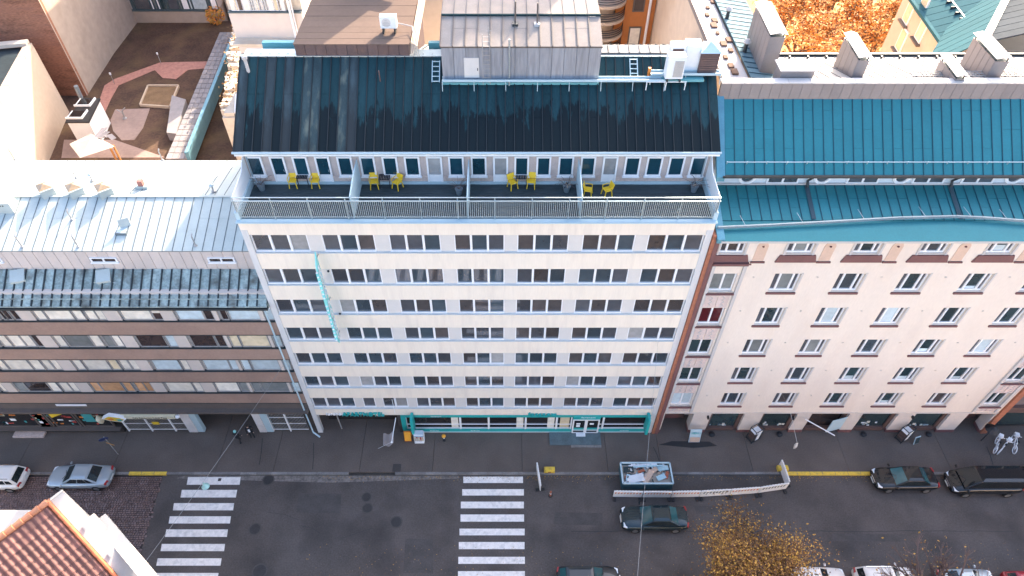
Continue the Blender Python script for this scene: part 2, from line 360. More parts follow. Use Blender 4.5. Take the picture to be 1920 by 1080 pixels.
B1 = [(-60,-30,'d'),(-20,30,'d'),(65,120,'d'),(130,285,'p'),(315,405,'w'),(430,700,'w'),(730,825,'w'),(865,960,'w'),(975,1050,'w'),(1060,1220,'p')]
B1 = [(Q1(a),Q1(c),t) for a,c,t in B1]+[(Q1(1250),Q2(80),'w'),(Q2(105),Q2(190),'h'),(Q2(192),Q2(335),'p'),(Q2(370),Q2(640),'b'),(Q2(660),Q2(745),'d'),(Q2(755),Q2(800),'p'),(Q2(840),Q2(900),'d'),(Q2(930),Q2(1245),'b'),(Q2(1250),Q2(1300),'p'),(Q2(1320),Q2(1395),'b')]
B2 = [(-60,20,'w'),(50,170,'w'),(190,285,'w'),(310,365,'d'),(372,520,'p'),(545,625,'w'),(655,915,'g'),(930,1025,'w'),(1070,1150,'g'),(1170,1240,'w'),(1255,1400,'p')]
B2 = [(Q1(a),Q1(c),t) for a,c,t in B2]+[(Q1(1430),Q2(235),'n'),(Q2(265),Q2(350),'b'),(Q2(355),Q2(490),'p'),(Q2(530),Q2(775),'n'),(Q2(800),Q2(880),'n'),(Q2(890),Q2(925),'p'),(Q2(950),Q2(1035),'y'),(Q2(1060),Q2(1350),'y'),(Q2(1365),Q2(1400),'p'),(Q2(1420),Q2(1485),'b')]
B3 = [(-80,-10,'w'),(15,255,'w'),(280,385,'w'),(415,490,'w'),(510,575,'w'),(585,725,'p'),(750,830,'w'),(860,1105,'w'),(1130,1215,'y'),(1250,1330,'w'),(1350,1420,'w')]
B3 = [(Q1(a),Q1(c),t) for a,c,t in B3]+[(Q1(1425),Q2(75),'p'),(Q2(120),Q2(395),'b'),(Q2(425),Q2(490),'w'),(Q2(500),Q2(635),'p'),(Q2(670),Q2(925),'b'),(Q2(945),Q2(1015),'b'),(Q2(1020),Q2(1050),'p'),(Q2(1075),Q2(1150),'b'),(Q2(1180),Q2(1465),'b'),(Q2(1475),Q2(1510),'p'),(Q2(1520),Q2(1585),'b')]
B4 = [(-60,-20,'w'),(-10,95,'p'),(115,215,'g'),(230,465,'n'),(480,570,'w'),(605,690,'w'),(705,770,'w'),(780,915,'p'),(940,1020,'o'),(1035,1260,'o'),(1290,1370,'o'),(1415,1500,'o')]
B4 = [(Q1(a),Q1(c),t) for a,c,t in B4]+[(Q1(1512),Q2(100),'o'),(Q2(110),Q2(235),'p'),(Q2(270),Q2(540),'w'),(Q2(565),Q2(635),'w'),(Q2(645),Q2(775),'p'),(Q2(800),Q2(1030),'w'),(Q2(1055),Q2(1130),'g'),(Q2(1140),Q2(1170),'p'),(Q2(1190),Q2(1270),'g'),(Q2(1290),Q2(1565),'g'),(Q2(1570),Q2(1600),'p'),(Q2(1620),Q2(1690),'b')]
BZ = [(15.42,14.13,578),(12.66,11.22,628.5),(9.88,8.5,674.5),(7.11,5.71,717)]
GL = {'w':'blind_cream','b':'blind_blue','o':'blind_orange','g':'blind_grey','y':'blind_yellow','d':'glass_brown','n':'glass_brown','h':'glass_brown'}
prevz = None
for (items, (zt, zb, pyt)) in zip((B1,B2,B3,B4), BZ):
    last = LX0
    pts = [(fy(a,pyt).x, fy(c,pyt).x, t) for a,c,t in items]
    ext = []; x = pts[0][0]-.15
    while x > LX0+2: ext.append((x-1.8, x-.15, R.choice('wwbg'))); ext.append((x-2.7, x-1.85, 'p')); x -= 2.75
    x_first = x
    bk = MB(); bk.box(LX0, LX1, 0.14, 0.296, zb, zt); put('window_band', bk, M['alu_frame'], LB)
    for (xa, xb, t) in ext+pts:
        xb = min(xb, LX1-.01)
        if t == 'p':
            p = MB(); p.box(xa, xb, 0.04, 0.137, zb+.004, zt-.004); put('pier_panel', p, M['beige_panel'], LB); continue
        f = MB(); e = .07; y0, y1 = .06, .137
        f.box(xa-e, xa, y0, y1, zb+.004, zt-.004); f.box(xb, xb+e*.6, y0, y1, zb+.004, zt-.004); f.box(xa, xb, y0, y1, zb+.004, zb+.10); f.box(xa, xb, y0, y1, zt-.07, zt-.004)
        fo = put('window', f, M['alu_frame'], LB)
        p = MB(); p.box(xa, xb, .10, .13, zb+.10, zt-.07 if t != 'h' else zb+.72); put('pane', p, M[GL[t]], fo)
        if t == 'h': p = MB(); p.box(xa, xb, .08, .13, zb+.724, zt-.07); put('blind', p, M['blind_cream'], fo)
    if True:
        zn = {15.42:12.66, 12.66:9.88, 9.88:7.11, 7.11:4.30}[zt]
        b = MB(); b.box(LX0, LX1, -.04, .29, zn+.05, zb-.06); put('spandrel', b, M['brown_cladding'], LB)
        b = MB(); b.box(LX0, LX1, -.08, .29, zb-.056, zb-.006); put('sill_ledge', b, M['dark_gutter'], LB)
        b = MB(); b.box(LX0, LX1, -.07, .29, zn+.004, zn+.046); put('drip_edge', b, M['dark_gutter'], LB)
b = MB(); b.box(LX0, LX1, -.10, .29, 15.44, 15.62); put('eave_fascia', b, M['white_frame'], LB)
b = MB(); b.box(LX0, LX1, -.42, -.18, 15.66, 15.86); put('gutter', b, M['dark_gutter'], LB)
b = MB(); b.box(LX0, LX1, -.17, .29, 15.63, 15.9); b.box(LX0, LX1, -.40, .05, 15.94, 16.02); put('eave_board', b, M['roof_patina'], LB)
b = MB(); b.tube((LX0,-.12,16.45),(LX1,-.12,16.45), .035)
x = LX0
while x < LX1: b.bar((x,-.12,16.45),(x,.1,16.25),.03); x += 1.0
put('snow_rail', b, M['roof_patina'], LB)
seam_roof(LB, LX0, LX1, (-.35,16.02), (1.72,17.28), 0.62, M['roof_patina'], M['dark_gutter'], roofname='mansard_roof', seam=(.07,.09))
# metal clad attic wall
for i in range(int((LX1-LX0)/.66)):
    x = LX0+i*.66; b = MB(); b.box(x+.015, min(x+.645,LX1), 1.74, 1.9, 17.26, 18.9); put('cladding_panel', b, M['wall_pinkmetal'], LB)
b = MB(); b.box(LX0, LX1, 1.85, 1.99, 17.2, 18.9); put('attic_wall', b, M['roof_cream_seam'], LB)
for px in (190, 412, -28):
    x = fy(px, 480, 1.7).x
    f = MB(); f.box(x-.85,x+.85,1.66,1.738,18.28,18.34); f.box(x-.85,x+.85,1.66,1.738,17.95,18.0); f.box(x-.9,x+.9,1.6,1.738,17.88,17.945)
    for dx in (-.85,-.06,.75): f.box(x+dx,x+dx+.1,1.66,1.738,18.002,18.278)
    fo = put('attic_window', f, M['white_frame'], LB)
    for s in (-1,1): p = MB(); p.box(x+(-.74 if s<0 else .05),x+(-.065 if s<0 else .74),1.70,1.737,18.002,18.278); put('pane', p, M['glass_brown'], fo)
# hatches on the patinated roof
for px in (38, 198):
    c = sl(px, 523, .1, 16.1, .6)
    b = MB(); b.obox(c+Vector((0,0,.22)), (.42,.1,.0), (-.1,.40,.16), (0,-.06,.16)); b.box(c.x-.75,c.x+.75,c.y-.35,c.y-.25,c.z-.12,c.z+.02); put('roof_hatch', b, M['roof_cream'], LB)
seam_roof(LB, LX0, LX1, (1.66,18.98), (5.45,20.16), 0.62, M['roof_cream'], M['roof_cream_seam'], seam=(.03,.04))
seam_roof(LB, LX0, LX1, (10.3,19.42), (5.52,20.15), 0.62, M['roof_cream'], M['roof_cream_seam'], seam=(.03,.03))
b = MB(); b.bar((LX0,5.48,20.2),(LX1,5.48,20.2),.16,.06); put('ridge_cap', b, M['roof_cream'], LB)
def onroof(px, py):
    p = sl(px, py, 1.66, 18.98, .311)
    if p.y > 5.45: p = sl(px, py, 5.5, 20.16, -.153)
    return p
# skylights: tilted glazed boxes
mat('skylight_glass', (0.30,0.22,0.14), 0.12, var=.2, scale=2, fine=5); mat('tan_glass', (0.35,0.27,0.18), 0.1)
for i, (px, lab) in enumerate(((92,'leftmost of the three tilted roof lights on the white roof'),(146,'middle one of the three tilted roof lights on the white roof'),(200,'right one of three tilted roof lights, beside the mushroom vent'))):
    c = onroof(px, 364)
    t = thing('roof_light', lab, 'roof light', c, group='tilted roof lights on the white roof')
    b = MB(); b.box(-.42,.42,-.42,.42,-.2,.55); put('curb', b, M['roof_cream'], t, rz=math.radians(38))
    b = MB(); b.prism([(-.5,-.5,.56),(.5,-.5,.56),(.5,.5,.62),(-.5,.5,.62)], (0,0,.07)); put('lid_frame', b, M['roof_cream'], t, rz=math.radians(38))
    b = MB(); b.poly([(-.42,-.42,.64),(.42,-.42,.64),(.42,.42,.70),(-.42,.42,.70)]); b.prism([(-.42,-.42,.634),(.42,-.42,.634),(.42,.42,.694),(-.42,.42,.694)],(0,0,.004)); 
    b = MB(); b.add([(-.42,-.42,.64),(.42,-.42,.64),(.42,.42,.70),(-.42,.42,.70),(0,0,.86)], [(0,1,4),(1,2,4),(2,3,4),(3,0,4)]); put('dome', b, M['skylight_glass'], t, rz=math.radians(38))
def vent_pole(px, py, h, lab, r=.04, hook=True):
    c = onroof(px, py); t = thing('vent_pipe', lab, 'vent pipe', c, group='thin pipes standing on the white roof')
    b = MB(); b.tube((0,0,-.1),(0,0,h), r); 
    if hook: b.tube((0,0,h),(.0,.16,h+.1), r)
    b.lathe([(.11,0),(.09,.06),(.045,.1)], n=10); put('pipe', b, M['alu_frame'], t)
for a in ((28,299,.8,'slim pipe at the far left corner of the white roof'),(143,334,.8,'slim pipe on the white roof behind the leftmost roof lights'),(305,301,.8,'slim bent pipe at the back edge of the white roof'),
          (147,463,.9,'slim pipe near the front edge above the attic window'),(42,463,.9,'slim pipe near the front edge at the far left'),(135,412,.7,'slim pipe with the longest shadow on the front slope'),(367,461,.8,'slim pipe in the shaded part at the front edge')): vent_pole(*a)
for (px,py,lab) in ((174,340,'mushroom vent between two roof lights on the sunny slope'),(401,360,'mushroom vent in the blue shade beside the hotel')):
    c = onroof(px,py); t = thing('mushroom_vent', lab, 'roof vent', c, group='mushroom vents on the white roof')
    b = MB(); b.lathe([(.16,-.1),(.14,.1),(.05,.14),(.05,.5)], n=12); put('stem', b, M['alu_frame'], t)
    b = MB(); b.lathe([(.13,.5),(.15,.54),(.11,.62),(.02,.66)], n=12); put('cap', b, M['steel_pale'], t)
c = onroof(268,352); t = thing('roof_chimney', 'small square brick red chimney with pale base on the white roof', 'chimney', c)
b = MB(); b.box(-.42,.42,-.18,.22,-.15,.22); put('base', b, M['roof_cream'], t); mat('chimney_red',(0.30,0.13,0.11),.8); b = MB(); b.box(-.17,.17,-.14,.14,.22,.62); put('stack', b, M['chimney_red'], t)
c = onroof(230,432); t = thing('open_roof_hatch', 'small roof hatch standing open on the white roof', 'hatch', c)
b = MB(); b.box(-.36,.36,-.36,.3,-.1,.06); put('frame', b, M['roof_cream_seam'], t); b = MB(); b.obox((.12,.32,.30), (.3,.12,.0), (-.05,.1,.30), (.0,.02,-.01)); put('lid', b, M['roof_cream'], t)
b = MB(); b.box(-.28,.28,-.28,.22,.062,.07); put('opening', b, M['blind_blue'], t)
c = onroof(10,392); t = thing('roof_box', 'white ventilation box with small dark slots at the left edge of the roof', 'vent box', c)
b = MB(); b.box(-1.3,.75,-.35,.35,-.3,.75); put('housing', b, M['roof_cream'], t)
for k in range(4): b = MB(); b.box(.05+k*.17-.3,.13+k*.17-.3,-.36,-.352,.5,.6); put('slot', b, M['black'], t)
# downpipe on the party line
b = MB(); b.tube((X0-.35,-.2,15.6),(X0-.35,-.2,2.9), .06); b.tube((X0-.35,-.2,2.9),(X0-.30,-.25,.4), .06); b.tube((X0-.3,-.25,.4),(X0+.25,-.55,.15), .07); put('downpipe', b, M['pale_blue_paint'], LB)
# ground floor
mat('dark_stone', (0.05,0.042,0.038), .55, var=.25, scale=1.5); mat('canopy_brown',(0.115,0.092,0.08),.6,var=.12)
b = MB(); b.box(LX0, LX1, -.45, .29, 3.42, 3.62); b.box(LX0, LX1, -.06, .29, 3.625, 4.29); put('canopy_ledge', b, M['canopy_brown'], LB)
xg = [fy(p, 772).x for p in (0,60,78,172,198,335,362,470,500,575)]
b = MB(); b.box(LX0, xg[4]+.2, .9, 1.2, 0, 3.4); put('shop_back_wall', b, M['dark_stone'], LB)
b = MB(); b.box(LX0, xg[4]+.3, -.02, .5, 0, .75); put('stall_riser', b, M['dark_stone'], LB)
b = MB(); b.box(LX0, xg[4]+.3, -.35, .02, .752, .80); put('shop_sill', b, M['canopy_brown'], LB)
glass('shop_glass', (0.022,0.02,0.02), ior=1.45)
ws = [(-46,-41),(-40.9,-36.2),(-36.1,fy(55,775).x),(fy(85,775).x,fy(133,775).x),(fy(136,775).x,fy(196,775).x)]
mat('poster_yellow',(0.72,0.48,0.03),.6); mat('poster_orange',(0.6,0.18,0.03),.6); mat('poster_teal',(0.05,0.3,0.3),.6); mat('poster_cream',(0.6,0.55,0.4),.6); mat('poster_red',(0.4,0.05,0.04),.6)
for (xa, xb) in ws:
    f = MB(); f.box(xa,xa+.1,.0,.12,.81,3.3); f.box(xb-.1,xb,.0,.12,.81,3.3); f.box(xa+.1,xb-.1,.0,.12,3.2,3.3); f.box(xa+.1,xb-.1,.0,.12,.81,.9)
    fo = put('shop_window', f, M['canopy_brown'], LB)
    p = MB(); p.box(xa+.1,xb-.1,.08,.11,.9,3.2); put('pane', p, M['shop_glass'], fo)
    for k in range(9):
        w_ = R.uniform(.12,.5); h_ = R.uniform(.1,.35); xx = R.uniform(xa+.15, xb-.2-w_); zz = R.uniform(1.0,2.7)
        q = MB(); q.box(xx,xx+w_,.05,.07-.0005*k,zz,zz+h_); put('display_item', q, M[R.choice(['poster_cream','poster_red','poster_teal','poster_orange','white_letters'])], fo)
xa, xb = ws[3]
q = MB(); q.prism([(xa+.1,.03,3.15),(xb-.1,.03,3.15),(xb-.5,.03,2.75),(xb-1.0,.03,2.55),(xa+.15,.03,2.1)],(0,.015,0)); put('window_banner', q, M['poster_yellow'], LB)
q = MB(); q.box(xa+.9,xb-.3,.01,.025,2.7,2.95); put('window_banner_print', q, M['poster_orange'], LB)
xa, xb = ws[4]
q = MB(); q.box(xa,xb+.2,-.06,-.03,3.12,3.3); put('window_banner', q, M['poster_yellow'], LB)
q = MB(); q.lathe([(.05,0),(.24,.3),(.28,.7),(.05,1.1)], (xb-.65,-.08,1.5), n=12); put('paper_lantern', q, M['poster_cream'], LB)
q = MB(); q.box(xa+.5,xa+1.3,.03,.05,1.5,2.6); put('window_poster', q, M['poster_teal'], LB)
b = MB(); b.box(fy(33,812).x, fy(90,812).x, -.55, -.03, 0, .16); put('door_step', b, M['plinth_pink'], LB)
b = MB(); b.box(fy(105,757).x, fy(162,757).x, -.10, -.065, 4.0, 4.22); put('name_board', b, M['white_frame'], LB)
# angled light sign with long lettered band, held on a dark fascia above the gate
sg = thing('sign_band', 'long cream lettered sign band above the lattice gate with a hexagonal picture sign', 'sign', (0,0,0))
xs0, xs1 = fy(228,772,-.5).x, fy(322,772,-.5).x
b = MB(); b.box(xs0, xs1, -.62, -.5, 2.98, 3.3); b.box(xs0-.7, xs1+.1, -.49, -.3, 3.15, 3.4); put('band', b, M['poster_cream'], sg)
text('lettering', 'Cafe Restaurant Kebab Pizza', .24, M['black'], sg, ((xs0+xs1)/2, -.63, 3.14), (1,0,0), (0,0,1), .012, sx=.95)
b = MB(); xh = xs0-.75; hx = [(xh-.95,3.2),(xh-.35,3.62),(xh+.55,3.36),(xh+.85,3.1),(xh+.45,2.72),(xh-.4,2.92)]
b.prism([(x,-.75,z) for x,z in hx], (0,.3,0)); put('picture_box', b, M['white_letters'], sg)
b = MB(); cx_, cz_ = xh, 3.18; b.prism([(cx_+(x-cx_)*.85,-.76,cz_+(z-cz_)*.8) for x,z in hx], (0,.008,0)); put('picture', b, M['poster_yellow'], sg)
b = MB(); b.prism([(xh+.1,-.775,3.15),(xh+.5,-.775,3.2),(xh+.6,-.775,3.05),(xh+.3,-.775,2.85)], (0,.008,0)); put('picture', b, M['poster_teal'], sg)
b = MB(); b.prism([(xh-.6,-.775,3.2),(xh-.2,-.775,3.35),(xh+.0,-.775,3.15),(xh-.3,-.775,3.0)], (0,.008,0)); put('picture', b, M['poster_orange'], sg)
b = MB(); b.lathe([(.02,0),(.16,.08),(.16,.2),(.02,.28)], (xs1+.25,-.55,3.1), n=10); put('end_lamp', b, M['white_letters'], sg)
def lattice_gate(xa, xb, lab, posts):
    g = thing('lattice_gate', lab, 'gate', (0,0,0), group='lattice gates of the brown building')
    b = MB(); z0, z1 = .3, 3.05
    b.box(xa, xb, .04,.09, z0, z0+.06); b.box(xa, xb, .04,.09, z1-.06, z1)
    b.box(xa, xb, .04,.08, 1.2,1.24); b.box(xa, xb, .04,.08, 2.1,2.14); put('frame', b, M['white_frame'], g)
    n = int((xb-xa)/.11); b = MB()
    for i in range(n+1): x = xa+i*(xb-xa)/n; b.box(x-.013,x+.013,.05,.075,z0,z1)
    put('bar', b, M['alu_frame'], g, kind='stuff')
    for p in posts: b = MB(); b.box(p-.05,p+.05,-.01,.1,.1,z1+.05); put('post', b, M['white_frame'], g)
    return g
ga, gb = fy(226,790).x, fy(350,790).x
g = lattice_gate(ga, gb, 'lattice gate under the long sign band with a small yellow notice', [ga+.1, ga+2.0, ga+3.9])
q = MB(); q.box(ga+2.4,ga+2.95,-.0,.03,1.15,1.5); put('notice', q, M['poster_yellow'], g)
gc, gd = fy(503,790).x, fy(572,790).x
lattice_gate(gc, gd, 'lattice gate beside the hotel corner, right of the dark garage opening', [gc+.06, (gc+gd)/2])
mat('white_stone',(0.6,0.56,0.54),.7,var=.08)
for (pa, pb) in ((333,350),(470,484)):
    xa, xb = fy(pa,772).x, fy(pb,772).x
    for k in range(3): b = MB(); b.box(xa,xb,-.12,.3,.15+k*1.09,.15+(k+1)*1.09-.02); put('portal_block', b, M['white_stone'], LB)
    b = MB(); b.box(xb+.01,xb+.5,-.06,.3,.1,3.4); put('portal_side', b, M['pale_blue_paint'], LB)
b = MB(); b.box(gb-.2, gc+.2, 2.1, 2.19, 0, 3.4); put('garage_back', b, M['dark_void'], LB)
b = MB(); b.bar((fy(362,772).x, 1.2, 2.4),(fy(455,772).x,1.2,2.4),.06); put('clearance_bar', b, M['white_frame'], LB)
# ================================================================= RIGHT BUILDING
mat('pink_render', (0.73,0.62,0.52), 0.88, var=0.05, scale=0.35, fine=7, bump=.15, dirt=(0.64,0.51,0.42), dirt_amt=.4, dirt_scale=.5, stretch=(1.4,1,.35))
mat('pink_pillar', (0.60,0.52,0.46), .85, var=.08, dirt=(0.42,0.36,0.3), dirt_amt=.4, dirt_scale=1)
mat('sill_red', (0.17,0.075,0.07), .7, var=.1); mat('brick_orange', (0.36,0.13,0.07), .85, var=.2, fine=20, stretch=(1,1,4))
mat('niche_peach', (0.62,0.43,0.32), .85, var=.06)
mat('roof_teal', (0.022,0.18,0.205), 0.5, 0.35, var=0.07, scale=.8, fine=8, obj=.05); mat('roof_teal_seam', (0.012,0.06,0.085), .6)
mat('attic_white', (0.62,0.66,0.68), .7, var=.05); mat('wall_greymetal', (0.26,0.23,0.225), .55, .3, var=.06, obj=.05); mat('flash_white', (0.52,0.48,0.45), .8, 0, spec=.08, var=.05, obj=.04)
mat('roof_white', (0.36,0.34,0.32), .8, 0, spec=.08, var=.06, obj=.05); mat('roof_white_seam', (0.10,0.10,0.11), .7)
glass('glass_room', (0.025,0.045,0.05), ior=1.7); glass('glass_red', (0.10,0.015,0.02), ior=1.6)
RB = thing('corner_house', 'pale pink rendered house with teal metal roof and red brown window sills', 'building')
RX0, RX1 = 12.58, 38.9
ZW = [(20.36,21.8),(17.02,18.67),(13.74,15.47),(10.44,12.15),(7.11,8.90),(3.96,5.64)]
b = MB(); b.box(RX0, RX1, .35, 11, 3.0, 21.7); b.box(RX0, RX1, 1.6, 11, 0, 2.99); b.box(RX0,RX1,11.01,11.2,0,24)
put('wall', b, M['pink_render'], RB)
b = MB(); b.box(12.08, 12.56, -.16, .5, 0, 21.95); put('brick_strip', b, M['brick_orange'], RB)
b = MB(); b.box(38.75, 39.2, -.16, .5, 0, 21.9); put('brick_strip', b, M['brick_orange'], RB)
b = MB(); b.box(RX0-.02, RX1+.3, -.42, .35, 21.62, 21.80); put('cornice', b, M['flash_white'], RB)
b = MB(); b.box(RX0+.0, RX1, -.03, .34, 2.82, 2.98); put('string_course', b, M['pink_pillar'], RB)
colsx = [16.67+3.94*k for k in range(5)]
# facade skin with openings: strips between columns of windows
openings = {}
for r,(zb,zt) in enumerate(ZW):
    if r == 0: openings[r] = [(12.8,14.25)]+[(16.74+3.93*k, 18.30+3.93*k) for k in range(6)]
    else: openings[r] = [(12.87,14.38)]+[(c, c+1.6) for c in colsx]+[(36.75,38.2)]
zprev = 21.62
for r,(zb,zt) in enumerate(ZW):
    zt_ = min(zt, 21.3) if r == 0 else zt
    b = MB(); b.box(RX0, RX1-.16, 0, .34, zt_, zprev); put('wall_band', b, M['pink_render'], RB)
    last = RX0
    for (xa, xb) in openings[r]+[(RX1-.16,None)]:
        b = MB(); b.box(last, xa, 0, .34, zb, zt_-.0015); put('wall_panel', b, M['pink_render'], RB)
        last = xb
    zprev = zb-.0015
b = MB(); b.box(RX0, RX1-.16, 0, .34, 2.985, zprev); put('wall_band', b, M['pink_render'], RB)
for r,(zb,zt) in enumerate(ZW):
    zt_ = min(zt, 21.3) if r == 0 else zt
    for j,(xa, xb) in enumerate(openings[r]):
        bay = (r > 0 and (j == 0 or j == len(openings[r])-1))
        f = MB(); e = .08; y0, y1 = .14, .26
        f.box(xa+.003, xa+e, y0, y1, zb+.003, zt_-.003); f.box(xb-e, xb-.003, y0, y1, zb+.003, zt_-.003); f.box(xa+e, xb-e, y0, y1, zb+.003, zb+e+.04); f.box(xa+e, xb-e, y0, y1, zt_-e, zt_-.003)
        if bay: ms = [(xa+xb)/2]
        else: ms = [xa+.42, xb-.36]
        for m_ in ms: f.box(m_-.055, m_+.055, y0-.02, y1, zb+e+.042, zt_-e-.002)
        fo = put('window', f, M['white_frame'], RB)
        edges = [xa+e]+[v for m_ in ms for v in (m_-.055, m_+.055)]+[xb-e]
        style = R.choice(['glass_room']*8+['blind_grey','glass_slate','glass_umber'])
        if (r,j) in ((2,2),(2,3),(0,1),(1,1),(5,0),(1,0)): style = 'blind_blue' if r in (2,5) else 'blind_grey'
        if (r,j) == (2,0): style = 'glass_red'
        if (r,j) == (3,5): style = 'blind_blue'
        for q in range(0, len(edges), 2):
            p = MB(); p.box(edges[q], edges[q+1], .2, .23, zb+e+.04, zt_-e)
            put('pane', p, M[style if (q == 2 or bay) else 'glass_dark'], fo)
        if style == 'glass_room' and not bay and R.random() < .45:
            q = MB(); q.box(edges[2]+.04, edges[3]-.04, .19, .198, zb+e+.06, zb+e+R.uniform(.25,.5)); put('curtain', q, M['blind_blue'], fo)
        if r == 0:
            s = MB(); s.prism([(xa-.28,-.10,20.30),(xb+.28,-.10,20.30),(xb+.45,-.10,19.72),(xa-.45,-.10,19.72)], (0,.098,0)); put('sill_apron', s, M['sill_red'], RB)
            s = MB(); s.box(xa-.14, xa-.02, -.05, -.003, 20.31, 21.3); put('window_trim', s, M['flash_white'], RB); s = MB(); s.box(xb+.02, xb+.14, -.05, -.003, 20.31, 21.3); put('window_trim', s, M['flash_white'], RB)
        elif not bay:
            s = MB(); s.box(xa-.12, xb+.12, -.10, .13, zb-.17, zb-.02); put('sill', s, M['sill_red'], RB)
            s = MB(); s.box(xb+.01, xb+.12, -.03, -.003, zb, zt_+.06); put('window_trim', s, M['flash_white'], RB)
        else:
            s = MB(); s.box(xa-.12, xb+.12, -.22, -.1, zb-.12, zb-.02); put('sill', s, M['sill_red'], RB)
for k in range(6):
    x = 15.25+3.95*k
    s = MB(); s.prism([(x-.33,-.03,19.72),(x+.33,-.03,19.72),(x+.33,-.03,21.05),(x+.18,-.03,21.35),(x-.18,-.03,21.35),(x-.33,-.03,21.05)], (0,.027,0)); put('niche', s, M['niche_peach'], RB)
    s = MB(); s.box(x-.42, x+.42, -.12, -.032, 19.68, 19.78); put('niche_sill', s, M['sill_red'], RB)
    s = MB(); s.lathe([(.07,0),(.07,.05)], (x,-.07,21.0), n=8); put('niche_vent', s, M['sill_red'], RB)
for r,(zb,zt) in enumerate(ZW[1:]):
    for k in range(6):
        s = MB(); s.box(15.4+3.94*k-.05, 15.4+3.94*k+.05, -.05, -.003, zt-.35, zt-.27); put('wall_hook', s, M['pink_pillar'], RB)
# bays: flat pilasters and ornament panels between the bay windows
mat('ornament', (0.60,0.47,0.42), .85, var=.12, fine=9)
for (xa, xb) in ((12.6,14.75),(36.5,38.45)):
    for x in (xa+.02, xb-.22): b = MB(); b.box(x, x+.2, -.14, -.002, 3.1, 19.5); put('pilaster', b, M['flash_white'], RB)
    b = MB(); b.box(xa, xb, -.2, -.002, 19.5, 19.7); b.box(xa-.0, xb+.1, -.26, -.2, 19.66, 19.74); put('bay_cornice', b, M['sill_red'], RB)
    for r in range(1, 6):
        zt = ZW[r+1][1] if r < 5 else 3.05; zb = ZW[r][0]-.13
        if r == 5: zt = 3.1
        for s_ in (0,1):
            x0 = xa+.27+s_*.78
            b = MB(); b.box(x0, x0+.72, -.05, -.002, zt+.08, zb-.02); put('ornament_panel', b, M['ornament'], RB)
            b = MB(); n = max(3, int((zb-zt)/.2))
            for q in range(n-1):
                za = zt+.15+(zb-zt-.25)*q/n; zc = zt+.15+(zb-zt-.25)*(q+1)/n; dx = .1 if q%2 else -.1
                b.bar((x0+.36+dx,-.065,za),(x0+.36-dx,-.065,zc),.05,.03)
            put('ornament_relief', b, M['flash_white'], RB)
# party-side light pilaster right of the brick strip
b = MB(); b.box(12.3, 12.56, -.19, -.162, 0, 21.9); put('downpipe', b, M['sill_red'], RB)
# ---- ground floor
def G5(z): return fy(1220+z/5.333, 774).x
def G6(z): return fy(1560+z/5.333, 774).x
pill = [(12.56,G5(150)),(G5(440),G5(615)),(G5(950),G5(1135)),(G5(1480),G5(1620)),(G6(190),G6(320)),(G6(680),G6(855)),(G6(1200),G6(1380)),(G6(1690),38.6)]
for xa, xb in pill:
    b = MB(); b.box(xa, xb, .0, .8, .35, 2.81); put('pillar', b, M['pink_pillar'], RB)
    b = MB(); b.box(xa-.01, xb+.01, -.03, .8, 0, .345); put('pillar_base', b, M['sill_red'], RB)
gaps = [(pill[i][1], pill[i+1][0]) for i in range(len(pill)-1)]
mat('shop_brown', (0.11,0.065,0.055), .6, var=.12)
for i,(xa,xb) in enumerate(gaps):
    if i in (0, 6):
        b = MB(); b.box(xa+.1, xb-.1, 1.3, 1.4, 0, 2.8); put('back_wall', b, M['shop_brown'], RB)
        d = MB(); d.box(xa+.6, xb-.6, 1.24, 1.298, .1, 2.2); do = put('door', d, M['sill_red'], RB)
        p = MB(); p.box(xa+.75, xb-.75, 1.22, 1.238, 1.1, 1.9); put('pane', p, M['glass_room'], do)
        b = MB(); b.box(xa+.0, xb, .1, 1.29, 2.55, 2.8); put('lintel', b, M['shop_brown'], RB)
        continue
    door = i in (3,)
    f = MB(); f.box(xa+.002, xa+.22, .2, .4, .1, 2.8); f.box(xb-.3, xb-.002, .2, .4, .1, 2.8); f.box(xa+.22, xb-.3, .2, .4, 2.45, 2.8); f.box(xa+.22, xb-.3, .1, .45, .1, .5)
    fo = put('shop_window', f, M['shop_brown'], RB)
    if not door:
        p = MB(); p.box(xa+.22, xb-.3, .3, .33, .5, 2.45); put('pane', p, M['glass_room'], fo)
        for q in range(7):
            x = R.uniform(xa+.3, xb-.6); w_ = R.uniform(.1,.25); z = .55+(R.random()**2)*.5; q_ = MB(); q_.box(x, x+w_, .26, .298-.001*q, z, z+R.uniform(.1,.25)); put('display_item', q_, M[R.choice(['blind_blue','white_letters','steel_pale','blind_cream'])], fo)
    else:
        p = MB(); p.box(xa+.22, xb-.3, .35, .38, .5, 2.45); put('pane', p, M['glass_brown'], fo)
text('shop_lettering', 'RAVINTOLAT', .3, M['white_letters'], RB, ((gaps[1][0]+gaps[1][1])/2, .17, 2.62), (1,0,0), (0,0,1), .05, sx=1.15)
b = MB(); b.box(G6(500), G6(540), -.05, .1, 1.2, 2.0); 
b = MB(); b.tube((G5(1560), -.25, 2.35), (G5(1820), -1.5, 2.0), .045); put('awning_arm', b, M['white_frame'], RB)
b = MB(); b.prism([(G6(20),-.35,.6),(G6(180),.0,.6),(G6(180),.0,2.3),(G6(20),-.35,2.3)], (.04,-.04,0)); put('open_door', b, M['pale_blue_paint'], RB)
for px in (1335,1462,1620,1742): 
    c = gz(px, 815, .1); b = MB(); b.lathe([(.22,0),(.25,.12),(.1,.2)], (c.x, -.25, .0), n=10); put('boot_scraper', b, M['black'], RB)
for (zx,zy,lab) in ((G5(585),2.3,''),(G5(1440),2.2,''),(G6(330),2.4,''),(G6(830),2.3,'')):
    b = MB(); b.box(zx-.06, zx+.06, -.25, -.002, zy, zy+.22); put('wall_lamp', b, M['black'], RB)
